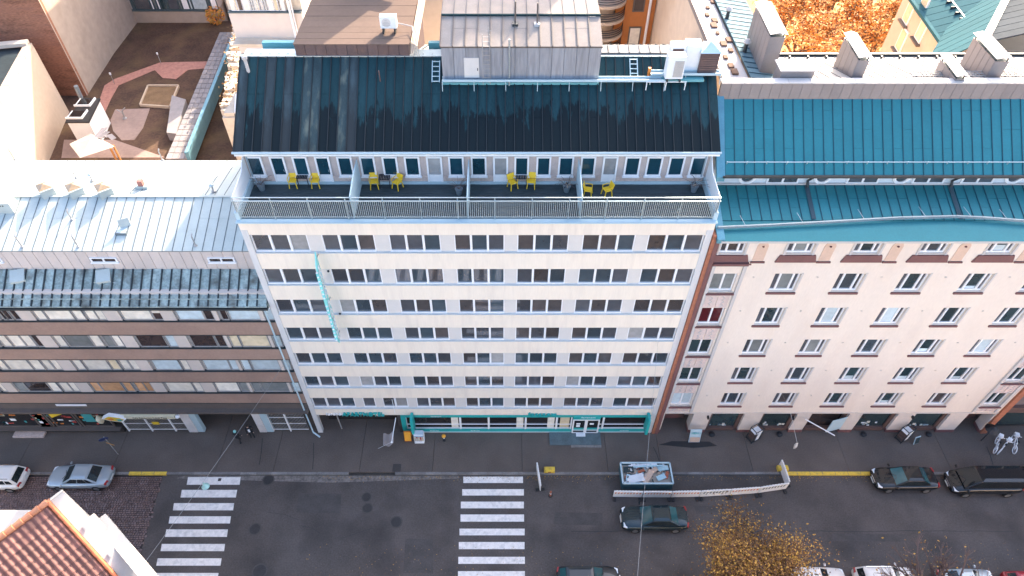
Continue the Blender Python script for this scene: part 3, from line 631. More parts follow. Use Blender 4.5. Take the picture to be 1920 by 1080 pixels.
# ---- roofs
seam_roof(RB, 12.75, RX1+.4, (.95,22.17), (3.34,22.92), 0.59, M['roof_teal'], M['roof_teal_seam'], seam=(.03,.04), roofname='lower_roof')
b = MB(); b.prism([(12.58,-.45,21.81),(12.58,.94,22.13),(12.58,.94,21.9),(12.58,-.3,21.805)], (RX1+.4-12.58,0,0)); put('eave_apron', b, M['roof_teal'], RB)
pts = [sl(px,py,-.45,21.85,.31) for px,py in ((1345,429),(1450,424),(1560,418),(1680,411),(1790,408),(1850,411),(1925,417),(2000,424))]
b = MB()
for i in range(len(pts)-1): b.bar(pts[i]+Vector((0,0,.09)), pts[i+1]+Vector((.02,0,.09)), .09, .16)
mat('zinc', (0.30,0.36,0.40), .4, .6, var=.1); put('bent_gutter', b, M['zinc'], RB)
for i in range(7):
    p = pts[i].lerp(pts[i+1], .5); b = MB(); b.bar(p+Vector((0,.05,.1)), p+Vector((-.2,.75,.25)), .02); put('gutter_stay', b, M['steel_pale'], RB)
b = MB(); b.box(12.6, RX1+.4, 3.36, 3.6, 22.9, 24.2); put('attic_wall', b, M['attic_white'], RB)
b = MB(); b.box(12.6, RX1+.4, 3.25, 3.355, 22.93, 23.03); put('attic_ledge', b, M['flash_white'], RB)
for px in (1467,1617,1740,1832,1960):
    x = fy(px,337,3.36).x
    f = MB(); f.box(x-.95,x+.95,3.26,3.355,23.04,23.11); f.box(x-.95,x-.85,3.26,3.355,23.112,24.1); f.box(x+.85,x+.95,3.26,3.355,23.112,24.1); f.box(x-.06,x+.06,3.26,3.355,23.112,24.1)
    fo = put('attic_window', f, M['white_frame'], RB)
    for s_ in (-1,1): p = MB(); p.box(x+(-.85 if s_<0 else .06), x+(-.06 if s_<0 else .85), 3.30,3.35,23.112,24.1); put('pane', p, M['glass_dark'], fo)
for px in (1400,1541,1689,1899):
    x = fy(px,335,3.36).x; z = 23.5; f = MB(); n = 20; vs=[]; fs=[]
    for i in range(n):
        a = 2*math.pi*i/n
        for (r_, y_) in ((.52,3.25),(.36,3.25),(.36,3.35),(.52,3.35)): vs.append((x+r_*math.cos(a), y_, z+r_*math.sin(a)))
    for i in range(n):
        for q in range(4): fs.append((4*i+q, 4*((i+1)%n)+q, 4*((i+1)%n)+(q+1)%4, 4*i+(q+1)%4))
    f.add(vs, fs); fo = put('round_window', f, M['white_frame'], RB)
    p = MB(); p.prism([(x+.36*math.cos(2*math.pi*i/n),3.32,z+.36*math.sin(2*math.pi*i/n)) for i in range(n)], (0,.03,0)); put('pane', p, M['glass_dark'], fo)
for px in (1515,1785):
    x = fy(px,335,3.36).x; b = MB(); b.tube((x,2.7,24.0),(x-.05,3.2,23.3),.07); b.tube((x-.05,3.2,23.3),(x,3.05,22.95),.08); put('downpipe', b, M['dark_gutter'], RB)
    b = MB(); t_ = .313; b.prism([(x-.13,3.2,22.92),(x+.13,3.2,22.92),(x+.13,1.0,22.23),(x-.13,1.0,22.23)], (0,0,.012)); put('rust_streak', b, mat('streak',(0.03,0.06,0.075),.7), RB)
seam_roof(RB, 12.85, RX1+.4, (2.66,24.12), (6.1,26.98), 0.578, M['roof_teal'], M['roof_teal_seam'], seam=(.03,.04), roofname='upper_roof')
b = MB(); b.box(12.7, RX1+.4, 2.5, 2.64, 24.02, 24.16); put('gutter', b, M['dark_gutter'], RB)
b = MB(); b.tube((12.9,3.12,24.72),(RX1+.3,3.12,24.72),.035); 
put('snow_rail', b, M['steel_pale'], RB)
for i in range(23): x = 12.95+i*1.16; b = MB(); b.bar((x,3.12,24.76),(x,3.2,24.48),.05); put('rail_bracket', b, M['steel_pale'], RB)
b = MB(); b.prism([(12.35,2.5,24.1),(12.35,6.15,27.2),(12.35,6.15,26.9),(12.35,2.5,23.8)],(.48,0,0)); b.prism([(12.3,-.4,21.9),(12.3,3.3,23.1),(12.3,3.3,22.8),(12.3,-.4,21.6)],(.44,0,0)); put('verge_flashing', b, mat('verge',(0.10,0.27,0.34),.5,.3), RB)
b = MB(); b.prism([(12.4,3.3,22.9),(12.4,3.3,24.5),(12.4,11,28),(12.4,11,22)],(.3,0,0)); put('gable_wall', b, M['attic_white'], RB)
for i in range(46):
    x = 12.5+i*.585; b = MB(); b.box(x+.008, x+.577, 6.11, 6.2, 26.95, 27.98); put('cladding_panel', b, M['wall_greymetal'], RB)
b = MB(); b.box(12.5, RX1+.5, 6.16, 6.3, 26.9, 27.97); put('parapet', b, M['roof_teal_seam'], RB)
for i in range(21):
    x = 12.5+i*1.28; b = MB(); b.box(x+.01, x+1.27, 6.06, 6.60, 27.99, 28.05); put('coping_sheet', b, M['flash_white'], RB)
seam_roof(RB, 17.2, RX1+.5, (12.9,25.9), (6.6,27.86), 0.66, M['roof_white'], M['roof_white_seam'], seam=(.03,.035), roofname='rear_roof')
b = MB(); b.box(17.0, RX1+.5, 12.9, 13.05, 25.85, 26.1); put('rear_gutter', b, M['dark_gutter'], RB)
for i in range(18): x = 17.5+i*1.2; b = MB(); b.box(x-.05,x+.05,12.3,12.42,26.05,26.25); put('snow_guard', b, M['dark_gutter'], RB)
# seen-through clutter along the parapet: walkway grating pieces
def zr(y): return 27.86-(y-6.6)*.311
for i in range(11):
    x = 24.1+i*.62; b = MB()
    for q in range(4): b.box(x, x+.55, 7.2+q*.24, 7.26+q*.24, zr(7.6)+.12, zr(7.6)+.16)
    for q in range(3): b.box(x+q*.25, x+q*.25+.05, 7.2, 7.98, zr(7.6)+.08, zr(7.6)+.118)
    put('walkway_grate', b, M['roof_white'], RB)
# roof dormer box on the rear roof
b = MB(); c = gz(1488, 140, 28.0); b.box(c.x-.9, c.x+1.0, 6.7, 7.7, 27.0, 28.42); put('roof_dormer', b, M['wall_greymetal'], RB); b = MB(); b.box(c.x-1.0, c.x+1.1, 6.62, 7.9, 28.43, 28.5); put('dormer_roof', b, M['flash_white'], RB)
# ---- chimneys
def chimney(pa, pb, ztop, zbot, wid, lab, open_ends=True):
    A = gz(*pa, ztop); B_ = gz(*pb, ztop)      # far and near ends of the cap line
    c = (A+B_)/2; d = (A-B_); L = d.length; ang = math.atan2(d.y, d.x)-math.pi/2
    t = thing('chimney', lab, 'chimney', (c.x, c.y, zbot), ang, 'tall metal clad chimneys on the right hand roofs')
    H = ztop-zbot-.3
    b = MB(); b.box(-wid/2+.02, wid/2-.02, -L/2+.12, L/2-.12, -1.2, H); put('stack', b, M['roof_teal_seam'], t)
    n = max(3, int(L/.6))
    for s_ in (-1,1):
        for k in range(n):
            y = -L/2+.1+(L-.2)*k/n; b = MB(); b.box(s_*wid/2-.02, s_*wid/2+.02, y+.015, y+(L-.2)/n-.015, -1.2, H); put('cladding_sheet', b, M['wall_greymetal'], t)
    b = MB(); b.box(-wid/2, wid/2, -L/2+.08, -L/2+.118, -1.2, H); put('end_sheet', b, M['wall_greymetal'], t)
    for y in (-L/2+.2, 0, L/2-.2):
        for s_ in (-1,1): b = MB(); b.box(s_*(wid/2-.06)-.03, s_*(wid/2-.06)+.03, y-.03, y+.03, H, H+.22); put('cap_post', b, M['dark_gutter'], t)
    b = MB(); w2 = wid/2+.1; b.prism([(-w2,-L/2-.05,H+.22),(0,-L/2-.05,H+.36),(w2,-L/2-.05,H+.22),(0,-L/2-.05,H+.29)], (0,L+.1,0)); put('cap', b, M['flash_white'], t)
    return t
chimney((1596,60),(1625,106), 28.95, 27.0, .62, 'chimney standing alone in the middle of the white rear roof')
chimney((1842,60),(1886,108), 28.95, 26.9, .78, 'tall chimney at the right, in front of the dark teal roofs')
chimney((1776,101),(1807,141), 28.45, 27.0, .52, 'short chimney rising directly behind the grey parapet')
chimney((1432,2),(1462,62), 29.6, 26.6, .85, 'largest chimney, at the left end beside the orange tree')
# ---- rear wing of the corner house
WG = thing('rear_wing', 'long white roofed rear wing behind the orange house and the air conditioners', 'building')
b = MB(); b.box(13.5, 17.2, 13.2, 60, 0, 26.55); put('wall', b, mat('wing_cream',(0.66,0.55,0.44),.85,var=.08,dirt=(0.5,0.36,0.24),dirt_amt=.5,dirt_scale=.25), WG)
b = MB(); b.box(13.3, 13.75, 6.9, 60, 26.6, 27.0); put('wall_coping', b, M['wall_greymetal'], WG)
b = MB(); b.box(13.76, 14.9, 6.9, 60, 26.6, 26.9); put('edge_gutter', b, M['flash_white'], WG)
rf = seam_roof(WG, -53, -6.9, (0,0), (2.4,-.35), .62, mat('wing_sheet',(0.15,0.23,0.255),.85,0,spec=.05,obj=.08), M['roof_teal_seam'], seam=(.03,.04))
rf.location = (14.92, 0, 27.15); rf.rotation_euler = (0,0,-math.pi/2)
for i in range(26):
    b = MB(); y = 7.4+i*.85+R.uniform(-.2,.2); s_ = R.uniform(.06,.2); b.obox((14.0+R.uniform(.0,.8), y, 26.95), (s_,0,.0),(0,s_*1.6,0),(0,0,.07)); put('gutter_debris', b, mat('rust_litter',(0.16,0.09,0.06),.9), WG)
for (px,py) in ((1362,38),(1395,100)):
    c = gz(px,py,27.0); t = thing('roof_cowl', 'dark cowl on the rear wing roof, '+('nearer the top edge of the photo' if py<60 else 'in the chimney shadow'), 'roof vent', c)
    b = MB(); b.lathe([(.16,0),(.12,.3),(.11,.7)], n=10); put('pipe', b, M['dark_gutter'], t); b = MB(); b.lathe([(.2,.7),(.24,.76),(.14,.95),(.02,1.0)], n=10); put('cap', b, M['flash_white'], t)
# ================================================================= building beyond the corner house (lower right edge)
NB = thing('dark_fronted_building', 'building at the right edge with a dark shop front and teal windows', 'building')
b = MB(); b.box(39.25, 60, .3, 12, 3.2, 20); b.box(39.25,60,1.2,12,0,3.19); put('wall', b, mat('nb_wall',(0.16,0.13,0.13),.8), NB)
b = MB(); b.box(39.25, 60, 0, .29, 2.9, 3.6); put('fascia', b, M['shop_brown'], NB)
for k in range(4):
    x = 40+k*4; f = MB(); f.box(x,x+3.2,.1,.29,4.6,6.6); fo = put('window', f, M['white_frame'], NB)
    p = MB(); p.box(x+.15,x+1.5,.07,.1,4.75,6.45); put('pane', p, M['glass_teal'], fo); p = MB(); p.box(x+1.7,x+3.05,.07,.1,4.75,6.45); put('pane', p, M['glass_teal'], fo)
for k in range(3):
    x = 39.6+k*3.6; f = MB(); f.box(x,x+3.3,.5,.6,.2,2.8); fo = put('shop_window', f, M['black'], NB); p = MB(); p.box(x+.15,x+3.15,.47,.5,.4,2.6); put('pane', p, M['glass_room'], fo)
# ================================================================= GROUND
mat('asphalt', (0.088,0.073,0.066), 0.85, var=0.28, scale=0.35, fine=9, bump=0.25, dirt=(0.040,0.033,0.031), dirt_amt=.75, dirt_scale=.3)
mat('pavement', (0.112,0.088,0.075), 0.85, var=0.25, scale=0.4, fine=12, bump=0.25, dirt=(0.12,0.095,0.08), dirt_amt=.35, dirt_scale=.3)
mat('kerb_stone', (0.20,0.185,0.175), 0.8, var=0.3, obj=.2)
mat('road_paint', (0.80,0.74,0.69), 0.7, var=0.14, scale=4, fine=25, dirt=(0.3,0.28,0.27), dirt_amt=.35, dirt_scale=3)
mat('earth', (0.10,0.085,0.07), 0.95, var=.3)
b = MB(); b.box(-400, 400, -300, 500, -2, -0.3); put('ground', b, M['earth'], kind='structure')
b = MB(); b.box(-120, 120, -60, -3.75, -0.28, -0.12); put('road', b, M['asphalt'], kind='structure')
pv = link('pavement', None, kind='structure')
xs = [-60,-38,-30.5,-22.4,-17.9,-11.2,-5.5,1.5,8.2,12.4,19.5,27,35,60]
for i in range(len(xs)-1):
    b = MB(); b.box(xs[i]+.012, xs[i+1]-.012, -3.53, 1.9, -0.25, R.uniform(-.003,.003)); put('paving_bay', b, M['pavement'], pv)
k = 0; x = -60.0; ks = MB().box(.01,1.19,-3.74,-3.54,-0.25,0.012).mesh('kerb_stone', M['kerb_stone'])
while x < 60:
    if not (-13.0 < x < -9.5): link('kerb_stone', ks, pv, (x,R.uniform(-.008,.008),0))
    x += 1.2
# ================================================================= BEHIND: courtyard, left
mat('yard_soil', (0.080,0.042,0.026), .95, var=.4, scale=.5, fine=4, dirt=(0.16,0.10,0.045), dirt_amt=.7, dirt_scale=.28, bump=.6)
mat('path_pink', (0.42,0.20,0.15), .9, var=.15, fine=3); mat('patio', (0.30,0.21,0.175), .9, var=.12, scale=.8, fine=3); mat('paving_grey', (0.27,0.245,0.24), .85, var=.14, obj=.14)
mat('plaster_tan', (0.40,0.32,0.26), .9, var=.12, scale=.15, fine=1.2, dirt=(0.36,0.27,0.20), dirt_amt=.5, dirt_scale=.13)
mat('plaster_cream', (0.50,0.39,0.30), .9, var=.06, scale=.2, fine=2, dirt=(0.45,0.33,0.24), dirt_amt=.45, dirt_scale=.2)
ZY = 6.0
b = MB(); b.box(-62, -22, 18, 58.2, ZY-.5, ZY); put('courtyard_ground', b, M['yard_soil'], kind='structure')
def flat(name, pxs, z, mt, h=.05, parent=None, **tags):
    P = [gz(px,py,z) for px,py in pxs]
    ar = sum(P[i].x*P[(i+1)%len(P)].y-P[(i+1)%len(P)].x*P[i].y for i in range(len(P)))
    if ar < 0: P = P[::-1]
    b = MB(); b.prism([(p.x,p.y,z-h) for p in P], (0,0,h)); return put(name, b, mt, parent, **tags)
flat('path', [(180,205),(196,160),(215,148),(300,117),(388,115),(385,128),(352,131),(330,148),(305,146),(290,131),(222,160),(208,185),(198,207),(185,230)], ZY+.04, M['path_pink'], kind='structure')
flat('path', [(216,205),(281,203),(268,240),(252,262),(228,263),(212,245),(207,225)], ZY+.03, M['patio'], kind='structure')
flat('pavement', [(120,262),(215,262),(310,295),(115,296)], ZY+.012, M['patio'], kind='structure')
# sandbox
t = thing('sandbox', 'square wooden framed sandbox in the courtyard garden', 'sandbox', gz(298,180,ZY))
P = [gz(277,159,ZY+.3)-t.location, gz(334,159,ZY+.3)-t.location, gz(318,199,ZY+.3)-t.location, gz(262,195,ZY+.3)-t.location]
mat('wood_pale',(0.55,0.42,0.30),.8,var=.1); mat('sand',(0.20,0.12,0.06),.95,var=.3,scale=1)
for i in range(4):
    b = MB(); a_, c_ = P[i], P[(i+1)%4]; b.bar((a_.x,a_.y,.15),(c_.x,c_.y,.15), .16, .3); put('frame_board', b, M['wood_pale'], t)
b = MB(); b.poly([(p.x*.95,p.y*.95,.12) for p in P[::-1]]); put('sand', b, M['sand'], t)
# raised paved walk along the right of the yard, individual slabs
wk = thing('paved_terrace_wall', 'long raised grey slab walkway with a pale blue coping at the right of the courtyard', 'walkway')
nR = 26
for i in range(nR):
    t0, t1 = i/nR, (i+1)/nR
    def lerp(a,b_,t): return (a[0]+(b_[0]-a[0])*t, a[1]+(b_[1]-a[1])*t)
    for j in range(4):
        far_l, far_r, near_l, near_r = gz(412,60,ZY+1), gz(440,60,ZY+1), gz(310,298,ZY+1), gz(356,298,ZY+1)
        s0, s1 = j/4, (j+1)/4
        def pt(t,s): return far_l.lerp(near_l,t).lerp(far_r.lerp(near_r,t), s)
        q = [pt(t0+.002,s0+.01),pt(t1-.002,s0+.01),pt(t1-.002,s1-.01),pt(t0+.002,s1-.01)]
        b = MB(); b.prism([(p.x,p.y,ZY-.4) for p in q], (0,0,1.4+R.uniform(-.01,.01))); put('slab', b, M['paving_grey'], wk)
q = [gz(322,178,ZY+1.0),gz(348,186,ZY+1.0),gz(330,250,ZY+1.0),gz(312,248,ZY+1.0)]
b = MB(); b.prism([(p.x,p.y,ZY-.2) for p in q[::-1]], (0,0,1.17)); put('landing', b, M['paving_grey'], wk)
a_, c_ = gz(447,62,ZY+1.4), gz(354,298,ZY+1.4); b = MB(); b.bar(a_, c_, .35, 1.6); put('coping', b, mat('coping_blue',(0.16,0.33,0.40),.5,.2), wk)
# lower alley right of the walk
mat('alley',(0.14,0.10,0.095),.9,var=.25)
b = MB(); b.box(-40, 60, 16.3, 140, -.29, .5); put('alley_ground', b, M['alley'], kind='structure')
l0, l1 = gz(449,62,5), gz(357,298,5)
b = MB(); b.prism([(l1.x+.1,l1.y-6,0),(-20,l1.y-6,0),(-20,24,0),(l0.x+4,l0.y,0),(l0.x+.1,l0.y,0),(l1.x+.1,l1.y,0)], (0,0,4.0)); put('annex', b, mat('annex_roof',(0.11,0.078,0.072),.85,var=.2), label='low dark brown flat annex between the slab walkway and the hotel', category='annex')
b = MB(); b.bar((l0.x+1.6,l0.y-4,4.05),(l1.x+2.5,l1.y,4.05),.08,.06); put('annex_seam', b, M['tar_line'] if 'tar_line' in MT else mat('tar_line',(0.03,0.025,0.025),.9), label='thin dark tarred joint along the brown annex roof', category='joint')
sh = thing('yard_shade_block', 'tall pale unseen block added to shade the courtyard, beyond the top edge of the photo', 'building'); b = MB(); b.box(-36.8,-22,60,72,0,29); put('wall', b, M['plaster_tan'], sh)  # unseen block, added only to keep the sun off the courtyard
for (px,py,lab) in ((418,157,'white lamp globe on the annex beside the walkway, upper one'),(408,282,'white lamp globe on the annex, lower one near the hotel eave')):
    c = gz(px,py,4.0); t = thing('globe_lamp', lab, 'lamp', c, group='lamps on the annex strip')
    b = MB(); b.tube((0,0,0),(0,.1,.5),.06); put('post', b, M['alu_frame'], t); b = MB(); b.lathe([(.05,.4),(.22,.55),(.26,.8),(.2,1.05),(.04,1.2)], n=12); put('globe', b, M['white_letters'], t)
# garden shed with two roof windows
t = thing('garden_shed', 'white shed with dark flat roof and two roof windows in the courtyard', 'shed')
z0, z1 = ZY, ZY+2.9
N1, N2, F1, F2 = gz(126,229,z1), gz(166,229,z1), gz(158,186,z1), gz(186,187,z1)
b = MB(); b.prism([(N1.x,N1.y,z0),(N2.x,N2.y,z0),(F2.x,F2.y,z0),(F1.x,F1.y,z0)], (0,0,2.85)); put('wall', b, M['white_paint'], t)
e = .12; b = MB(); b.prism([(N1.x-e,N1.y-e,z1-.04),(N2.x+e,N2.y-e,z1-.04),(F2.x+e,F2.y+e,z1-.04),(F1.x-e,F1.y+e,z1-.04)], (0,0,.14)); put('roof', b, M['black'], t)
for (px,py) in ((145,215),(160,192)):
    c = gz(px,py,z1+.12); w_ = MB(); w_.box(c.x-.85,c.x+.85,c.y-.8,c.y-.68,z1+.1,z1+.3); w_.box(c.x+.73,c.x+.85,c.y-.67,c.y+.7,z1+.1,z1+.3); w_.box(c.x-.85,c.x-.75,c.y-.67,c.y+.7,z1+.1,z1+.16); wo = put('roof_window', w_, M['white_paint'], t)
    p = MB(); p.box(c.x-.74,c.x+.72,c.y-.67,c.y+.7,z1+.101,z1+.13); put('pane', p, M['shop_glass'], wo)
c = gz(150,180,z1); b = MB(); b.tube((c.x,c.y,z1-.5),(c.x+.1,c.y,z1+1.2),.22); put('flue', b, M['zinc'], t)
# parasol-like garden canopy
t = thing('garden_canopy', 'slanted beige garden canopy on orange posts beside the shed', 'canopy')
mat('canvas',(0.50,0.43,0.36),.9,var=.06)
zc = ZY+2.6; Q = [gz(130,270,zc), gz(170,250,zc+.25), gz(215,275,zc), gz(150,296,zc-.1), gz(185,252,zc+.3), gz(213,240,zc)]
b = MB(); ap = (Q[0]+Q[2])/2+Vector((0,.3,.55)); 
for (i,j) in ((0,1),(1,2),(2,3),(3,0)): b.poly([Q[i],Q[j],ap])
put('canvas', b, M['canvas'], t)
for k in range(4):
    a_ = gz(178+k*9, 262-k*3, zc+.3); c_ = gz(196+k*6, 240+k*7, zc+.1); b = MB(); b.bar(a_,c_,.5,.06); put('slat', b, M['paving_grey'], t)
for (px,py) in ((206,276),(212,272)): 
    a_ = gz(px,py,zc-.1); b = MB(); b.bar(a_,(a_.x,a_.y,ZY),.14); put('post', b, mat('wood_orange',(0.5,0.22,0.07),.7), t)
# child-size clutter on the patio: a bicycle-like sculpture
t = thing('garden_sculpture', 'small dark and white metal ornament standing on the courtyard patio', 'ornament', gz(234,222,ZY+.05))
b = MB(); b.tube((0,0,0),(.1,0,1.0),.07); b.tube((.1,0,1.0),(.5,.1,1.3),.05); b.tube((.1,0,.6),(-.4,0,1.1),.05); b.lathe([(.25,0),(.2,.1),(.02,.15)], n=8); put('frame', b, M['alu_frame'], t)
for (px,py) in ((302,119),(215,157)):
    t = thing('path_lamp', 'slim white lamp post at the '+('upper bend' if px>250 else 'lower bend')+' of the pink path', 'lamp', gz(px,py,ZY), group='lamp posts along the pink path')
    b = MB(); b.tube((0,0,0),(0,0,1.2),.04); put('post', b, M['alu_frame'], t); b = MB(); b.lathe([(.07,1.15),(.10,1.2),(.10,1.4),(.02,1.45)],n=10); put('head', b, M['white_letters'], t)
# ---- brick and plaster tower block
mt = mat('brick_far', (0.33,0.145,0.085), .95, var=.5, scale=.5, fine=5, bump=1.0, stretch=(.6,1,3.0), dirt=(0.13,0.065,0.05), dirt_amt=.7, dirt_scale=.5)
bb = thing('brick_tower_block', 'tall windowless block of rough red brick with a cream plastered side, upper left', 'building')
cxx, cyy = -47.64, 40.2
b = MB(); b.box(-80, cxx-.01, cyy, cyy+.5, 0, 38); put('brick_wall', b, mt, bb)
q = gz(250,43,ZY)
b = MB(); b.prism([(cxx,cyy,ZY-3),(q.x,q.y,ZY-3),(q.x-.5,q.y,ZY-3),(cxx-.5,cyy+.5,ZY-3)], (0,0,34)); put('plaster_wall', b, M['plaster_tan'], bb)
b = MB(); b.box(-80, cxx-.6, cyy+.51, q.y, 0, 37.5); put('core', b, M['plaster_tan'], bb)
for k in range(1,12):
    s = cxx; b = MB(); 
# ---- far rear block with ribbon windows
fb = thing('far_courtyard_block', 'low grey block with a ribbon of windows across the far end of the courtyard', 'building')
yF = q.y+.05; xF0, xF1 = q.x+.02, gz(415,42,ZY).x
z20 = fy(300,21,yF).z
mat('slate_frame',(0.06,0.09,0.10),.5)
b = MB(); b.box(xF0, xF1, yF, yF+8, 0, z20); put('wall', b, M['plaster_tan'], fb)
b = MB(); b.box(xF0, xF1, yF+.2, yF+8, z20, z20+12); put('wall', b, M['beige_panel'], fb)
b = MB(); b.box(xF0, xF1, yF-.1, yF+.2, z20+.005, z20+.18); put('sill', b, M['slate_frame'], fb)
xs_ = [248,255,285,291,297,303,312,318,338,343,357,363,392,397,410]
kinds = ['sh','glass_dark','wh','bl','wh','glass_room','sh','glass_dark','bl','wh','blind_blue','blind_blue','sh','wh']
for i in range(len(xs_)-1):
    xa = fy(xs_[i],15,yF).x; xb = fy(xs_[i+1],15,yF).x
    k = kinds[i]; mm = {'sh':'slate_frame','wh':'white_frame','bl':'blind_grey'}.get(k,k)
    f = MB(); f.box(xa,xb-.08,yF+.02,yF+.19,z20+.2,z20+3.2); fo = put('window', f, M['slate_frame'], fb)
    p = MB(); p.box(xa+.1,xb-.16,yF-.01,yF+.018,z20+.3,z20+3.1); put('pane', p, M[mm], fo)
t = thing('orange_shrub', 'small orange leaved shrub in the far corner of the courtyard', 'shrub', gz(408,45,ZY))
mat('leaf_orange',(0.55,0.20,0.04),.8,var=.3,obj=.2); mat('leaf_gold',(0.50,0.27,0.05),.8,var=.3); mat('bark',(0.15,0.10,0.085),.95,var=.3)
def leaf_mesh(name, n, f, size, mats, seed=1, wts=None, flat=.6):
    r = random.Random(seed); b = MB()
    for i in range(n):
        p = Vector(f(r)); s = size*r.uniform(.6,1.4); a = Vector((r.uniform(-1,1),r.uniform(-1,1),r.uniform(-flat,flat))).normalized(); c_ = a.cross(Vector((r.uniform(-1,1),r.uniform(-1,1),r.uniform(.2,1)))).normalized()
        b.poly([p-a*s, p-c_*s*.6, p+a*s, p+c_*s*.6], r.choices(range(len(mats)), wts)[0] if wts else r.randrange(len(mats)))
    return b.mesh(name, mats)
def ball(r, R_, squash=1):
    while True:
        v = Vector((r.uniform(-1,1),r.uniform(-1,1),r.uniform(-1,1)))
        if .1 < v.length < 1: v = v*(v.length**-.3); return (v.x*R_, v.y*R_, v.z*R_*squash)
link('crown', leaf_mesh('crown', 500, lambda r: (lambda v:(v[0],v[1],v[2]+1.2))(ball(r,1.2)), .16, [M['leaf_orange'],M['leaf_gold']], 3), t)
b = MB(); b.tube((0,0,0),(0,0,1.4),.08,.04); put('trunk', b, M['bark'], t)
# ---- near left block (cream fire wall with dark flat roof)
lb = thing('cream_firewall_block', 'sunlit cream walled block with a dark flat roof at the left edge', 'building')
A = Vector((-48.27,36.9,0)); 
# height so the top far corner sits where the wall line ends
D = ray(60,80); tt = (A.x-CAMP[0])/D[0]; zT = CAMP[2]+tt*D[2]
Bn = gz(0,190,zT)                         # where the top edge leaves the picture
dirv = (Vector((Bn.x,Bn.y,0))-A); dirv.normalize(); Bx = A+dirv*22
b = MB(); b.prism([(A.x,A.y,ZY-4),(A.x-14,A.y+1,ZY-4),(Bx.x-14,Bx.y,ZY-4),(Bx.x,Bx.y,ZY-4)], (0,0,zT-ZY+4-.4)); put('wall', b, M['plaster_cream'], lb)
nx = Vector((-dirv.y, dirv.x, 0)); 
nx = nx if nx.x < 0 else -nx
for k in range(8):
    a_ = A+dirv*(22*k/8+.03); c_ = A+dirv*(22*(k+1)/8-.03)
    b = MB(); b.prism([a_+Vector((0,0,zT-.4)), c_+Vector((0,0,zT-.4)), c_+nx*.7+Vector((0,0,zT-.4)), a_+nx*.7+Vector((0,0,zT-.4))], (0,0,.42)); put('coping_stone', b, M['plaster_tan'], lb)
b = MB(); b.prism([A+nx*.72+Vector((0,0,zT-.39)), Bx+nx*.72+Vector((0,0,zT-.39)), Bx+nx*14+Vector((0,0,zT-.39)), A+nx*14+Vector((0,0,zT-.39))], (0,0,.05)); put('roof', b, M['deck'], lb)
b = MB(); b.bar(A+nx*.3+Vector((0,-.1,zT+.1)), A+nx*6+Vector((0,-.1,zT+.1)), .8,.35); put('coping_stone', b, M['canvas'], lb)
b = MB(); c = A+dirv*9+nx*5.2; b.box(c.x-2.0,c.x+2.0,c.y-3.5,c.y+3.5,zT-.3,zT+.1); so = put('roof_window', b, M['white_paint'], lb); b = MB(); b.box(c.x-1.8,c.x+1.8,c.y-3.3,c.y+3.3,zT+.102,zT+.14); put('pane', b, M['shop_glass'], so)
# ---- rear block directly behind the hotel's left end (lit, ribbon windows)
mat('plaster_lit',(0.58,0.50,0.40),.9,var=.1,scale=.4,fine=3,dirt=(0.34,0.25,0.16),dirt_amt=.5,dirt_scale=.4)
rb_ = thing('rear_stair_block', 'cream rear wall with ribbon windows and a ledge behind the hotel roof', 'building')
yR = 30.0
def fz(px,py): return fy(px,py,yR)
z24, z44, z62 = fz(500,24).z, fz(500,44).z, fz(500,62).z
xa, xb = fz(428,24).x, fz(566,24).x
b = MB(); b.box(xa, xb, yR, yR+6, 0, z24); put('wall', b, M['beige_panel'], rb_)
b = MB(); b.box(xa, xb, yR-1.2, yR-.01, z44-1.6, z44-1.35); put('ledge', b, M['plaster_lit'], rb_)
b = MB(); b.box(xa, xb, yR+.3, yR+6, z24+.01, z24+9); put('wall', b, M['plaster_lit'], rb_)
b = MB(); b.box(xa, xb, yR-.12, yR+.3, z24-.0, z24+.1); put('sill', b, M['slate_frame'], rb_)
xs_ = [432,441,446,456,470,474,478,482,486,490,494,498,503,514,522,527,535]
for i in range(len(xs_)-1):
    x0_ = fz(xs_[i],14).x; x1_ = fz(xs_[i+1],14).x
    f = MB(); f.box(x0_,x1_-.04,yR+.1,yR+.29,z24+.12,z24+2.6); fo = put('window', f, M['white_frame'], rb_)
    p = MB(); p.box(x0_+.05,x1_-.09,yR+.06,yR+.098,z24+.2,z24+2.5); put('pane', p, M[['blind_cream','blind_yellow','glass_brown','blind_cream','glass_room','blind_grey'][i%6]], fo)
for (px,w_) in ((540,.12),(545,.07)):
    a_ = fz(px,0); b = MB(); b.tube((a_.x,yR-.2,z24+6),(a_.x,yR-.2,z62-4),w_); put('downpipe', b, M['white_frame'], rb_)
# low courtyard roofs between: lit tangle of ledges next to the hotel's rear corner
cr = thing('rear_annex', 'low cream annex with small ledges and a round window squeezed behind the hotel', 'building')
a1, a2 = gz(440,100,14), gz(560,60,14)
b = MB(); b.box(a1.x+1.2, a2.x+3, 25.2, 29.6, 0, 13.0); put('wall', b, M['plaster_lit'], cr)
for k in range(7): 
    x = a1.x+1.4+k*1.1; b = MB(); b.box(x, x+.9, 25.4+(k%3)*1.3, 26.4+(k%3)*1.3, 13.02, 13.4+.5*(k%2)); put('roof_ledge', b, M[['plaster_lit','flash_white','canopy_brown'][k%3]], cr)
b = MB(); b.tube((a1.x+2,28,13.6),(a1.x+2.6,25.4,13.4),.22); put('duct', b, M['white_paint'], cr)
bwl = thing('rubble_wall', 'sunlit pale uneven garden wall overgrown with dry climbers left of the hotel roof', 'wall')
a_, c_ = gz(447,52,11), gz(428,205,11)
